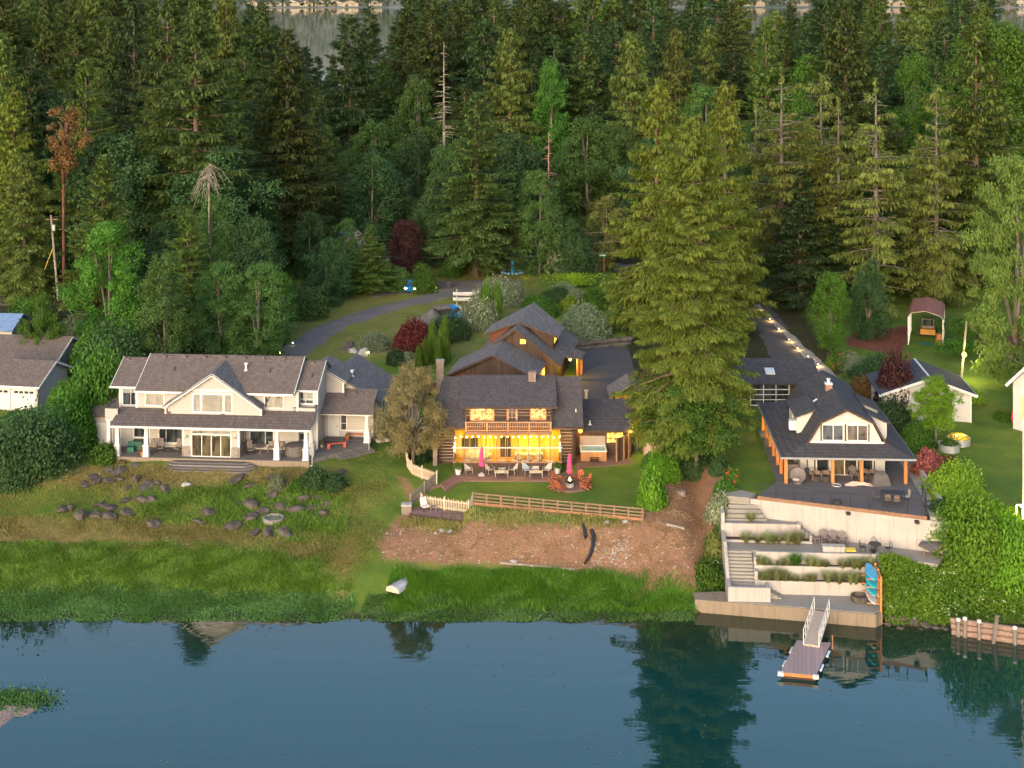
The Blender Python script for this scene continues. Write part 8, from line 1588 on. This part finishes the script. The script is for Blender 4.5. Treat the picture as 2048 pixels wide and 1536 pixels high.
# far shore: houses, boats and lights beyond the wood
M['farlit'] = mlitpane('far_lit_window',(1.0,.7,.35),.25)
FM = [mplain('far_wall_%s'%k, c) for k,c in (('tan',(.20,.17,.14)),('grey',(.14,.13,.13)),('pale',(.27,.24,.21)))]
far = [(505,4,'white'),(545,5,'siding'),(583,3,'barnwood'),(612,6,'white'),(640,4,'white'),(668,5,'siding'),(700,5,'white'),(750,6,'siding'),(1495,4,'white'),(1520,5,'siding'),(1600,3,'white'),(1780,5,'white'),(1800,8,'siding'),(2020,12,'white'),(2040,16,'barnred'),(15,2,'white'),(40,4,'siding')]
for i,(x,y,m_) in enumerate(far):
    Y = 2555+ (i%3)*6; X = (x-CX)*Y/F; t = thing('far_house',f"{ORD[i] if i<16 else 'last'} tiny lit house on the far shore beyond the wood",'house',(X,Y,max(.5,gz(X,Y)-.3)),0,'houses on the far shore'); wv_ = 9+ (i*7)%9; MB().gprism([(-wv_,0),(wv_,0),(wv_,7),(0,12),(-wv_,7)],0,10).build('wall',FM[i%3],t); b = MB(); [b.box(-wv_+2+k*4,-wv_+4+k*4,-.1,-.02,2,5) for k in range(int(wv_/2))]; b.build('window',M['farlit'],t); b = MB(); b.slab([(wv_+1,-1,6.6),(wv_+1,11,6.6),(0,11,12.6),(0,-1,12.6)],.6); b.slab([(-wv_-1,11,6.6),(-wv_-1,-1,6.6),(0,-1,12.6),(0,11,12.6)],.6); b.build('roof',M['sh_brown'],t)

n = 9000; q = np.stack([RNG.uniform(-1300,1300,n), 2552+RNG.random(n)**1.6*420],1); f = field_noise(q*.03,1.0,2.0); z = hgt(q[:,0],q[:,1])+RNG.random(n)*(4+16*f); lf = Leaf(6); lf.kites(np.concatenate([q,z[:,None]],1), RNG.normal(0,.5,(n,3))+np.array([0,0,.5]), RNG.normal(0,.5,(n,3))+np.array([0,-1,.5]), 9.0, 6.0)
tag(link('far_wood', lf.mesh('far_wood', mleaf('far_leaves',(.03,.045,.025),(.07,.085,.05)))), 'belt of far-off trees along the opposite shore', 'woods', None, 'stuff')
# parts that are several separate pieces become one object per piece
def split_pieces(o):
    me = o.data; n = len(me.vertices); par = list(range(n))
    def fd(a):
        while par[a] != a: par[a] = par[par[a]]; a = par[a]
        return a
    for p in me.polygons:
        v = p.vertices; r = fd(v[0])
        for q in v[1:]: par[fd(q)] = r
    co = np.empty(n*3); me.vertices.foreach_get('co', co); co = co.reshape(-1,3); root = np.array([fd(i) for i in range(n)]); gs = [[co[root==r].min(0)-.02, co[root==r].max(0)+.02, {r}] for r in np.unique(root)]
    done = False
    while not done:
        done = True
        for i in range(len(gs)):
            for j in range(i+1, len(gs)):
                if np.all(gs[i][0] <= gs[j][1]) and np.all(gs[j][0] <= gs[i][1]):
                    gs[i] = [np.minimum(gs[i][0],gs[j][0]), np.maximum(gs[i][1],gs[j][1]), gs[i][2]|gs[j][2]]; gs.pop(j); done = False; break
            if not done: break
    if len(gs) < 2: return
    for g in gs:
        idx = [i for i in range(n) if root[i] in g[2]]; mp = {v:k for k,v in enumerate(idx)}; b = MB(); b.v = [tuple(co[i]) for i in idx]
        for p in me.polygons:
            if p.vertices[0] in mp: b.f.append(tuple(mp[v] for v in p.vertices)); b.m.append(p.material_index)
        nm = o.name.split('.')[0]; c = b.build(nm, list(me.materials), o.parent); c.matrix_parent_inverse = o.matrix_parent_inverse
    bpy.data.objects.remove(o)
SPLIT = ('roof_vent','vent_pipe','flue','chimney','stone_base','wing_roof','dormer_roof','dormer_cheek','dormer_wall','rake_board','balcony_wall','balcony_cap','roof_pipe','dark_trim','log_post','planting_soil','trim_boards','sunroom_glass','lower_roof','gable_roof','gable_trim','base_board','annex_cladding','fascia','low_rail','keel_strip')
for o in list(SC.objects):
    if o.parent is not None and o.type == 'MESH' and o.name.split('.')[0] in SPLIT: split_pieces(o)
# ---------------------------------------------------------------- camera, sun, sky
cd = bpy.data.cameras.new('camera'); cam = bpy.data.objects.new('camera', cd); COL.objects.link(cam)
cam.location = (0,0,H); cam.rotation_euler = (PI/2,0,0); cd.sensor_width = 36; cd.lens = 36*F/2048; cd.shift_y = -(768-YH)/2048; cd.clip_end = 9000; cd.clip_start = 1
SC.camera = cam
SUN_EL, SUN_AZ = math.radians(15), math.radians(198)     # azimuth from +Y clockwise: low behind the camera, a little to its left
w = bpy.data.worlds.new('World'); SC.world = w; w.use_nodes = True; nt = w.node_tree; bg = nt.nodes['Background']
sky = nt.nodes.new('ShaderNodeTexSky'); sky.sky_type = 'NISHITA'; sky.sun_disc = False; sky.sun_elevation = SUN_EL; sky.sun_rotation = SUN_AZ; sky.air_density = 1.0; sky.dust_density = 2.4; sky.ozone_density = 1.4
nt.links.new(sky.outputs[0], bg.inputs[0]); bg.inputs[1].default_value = .15
ld = bpy.data.lights.new('sun', 'SUN'); sun = bpy.data.objects.new('sun', ld); COL.objects.link(sun)
ld.energy = .80; ld.angle = math.radians(60); ld.color = (1.0,.79,.62)
d = Vector((math.sin(SUN_AZ)*math.cos(SUN_EL), math.cos(SUN_AZ)*math.cos(SUN_EL), math.sin(SUN_EL)))
sun.rotation_euler = d.to_track_quat('Z','Y').to_euler()
SC.view_settings.view_transform = 'Standard'; SC.view_settings.look = 'None'; SC.view_settings.exposure = 1.72; SC.view_settings.gamma = 1.0
SC.cycles.max_bounces = 6; SC.cycles.transparent_max_bounces = 8; SC.cycles.diffuse_bounces = 3; SC.cycles.glossy_bounces = 3; SC.cycles.caustics_reflective = False; SC.cycles.caustics_refractive = False
SC.cycles.sample_clamp_indirect = 4
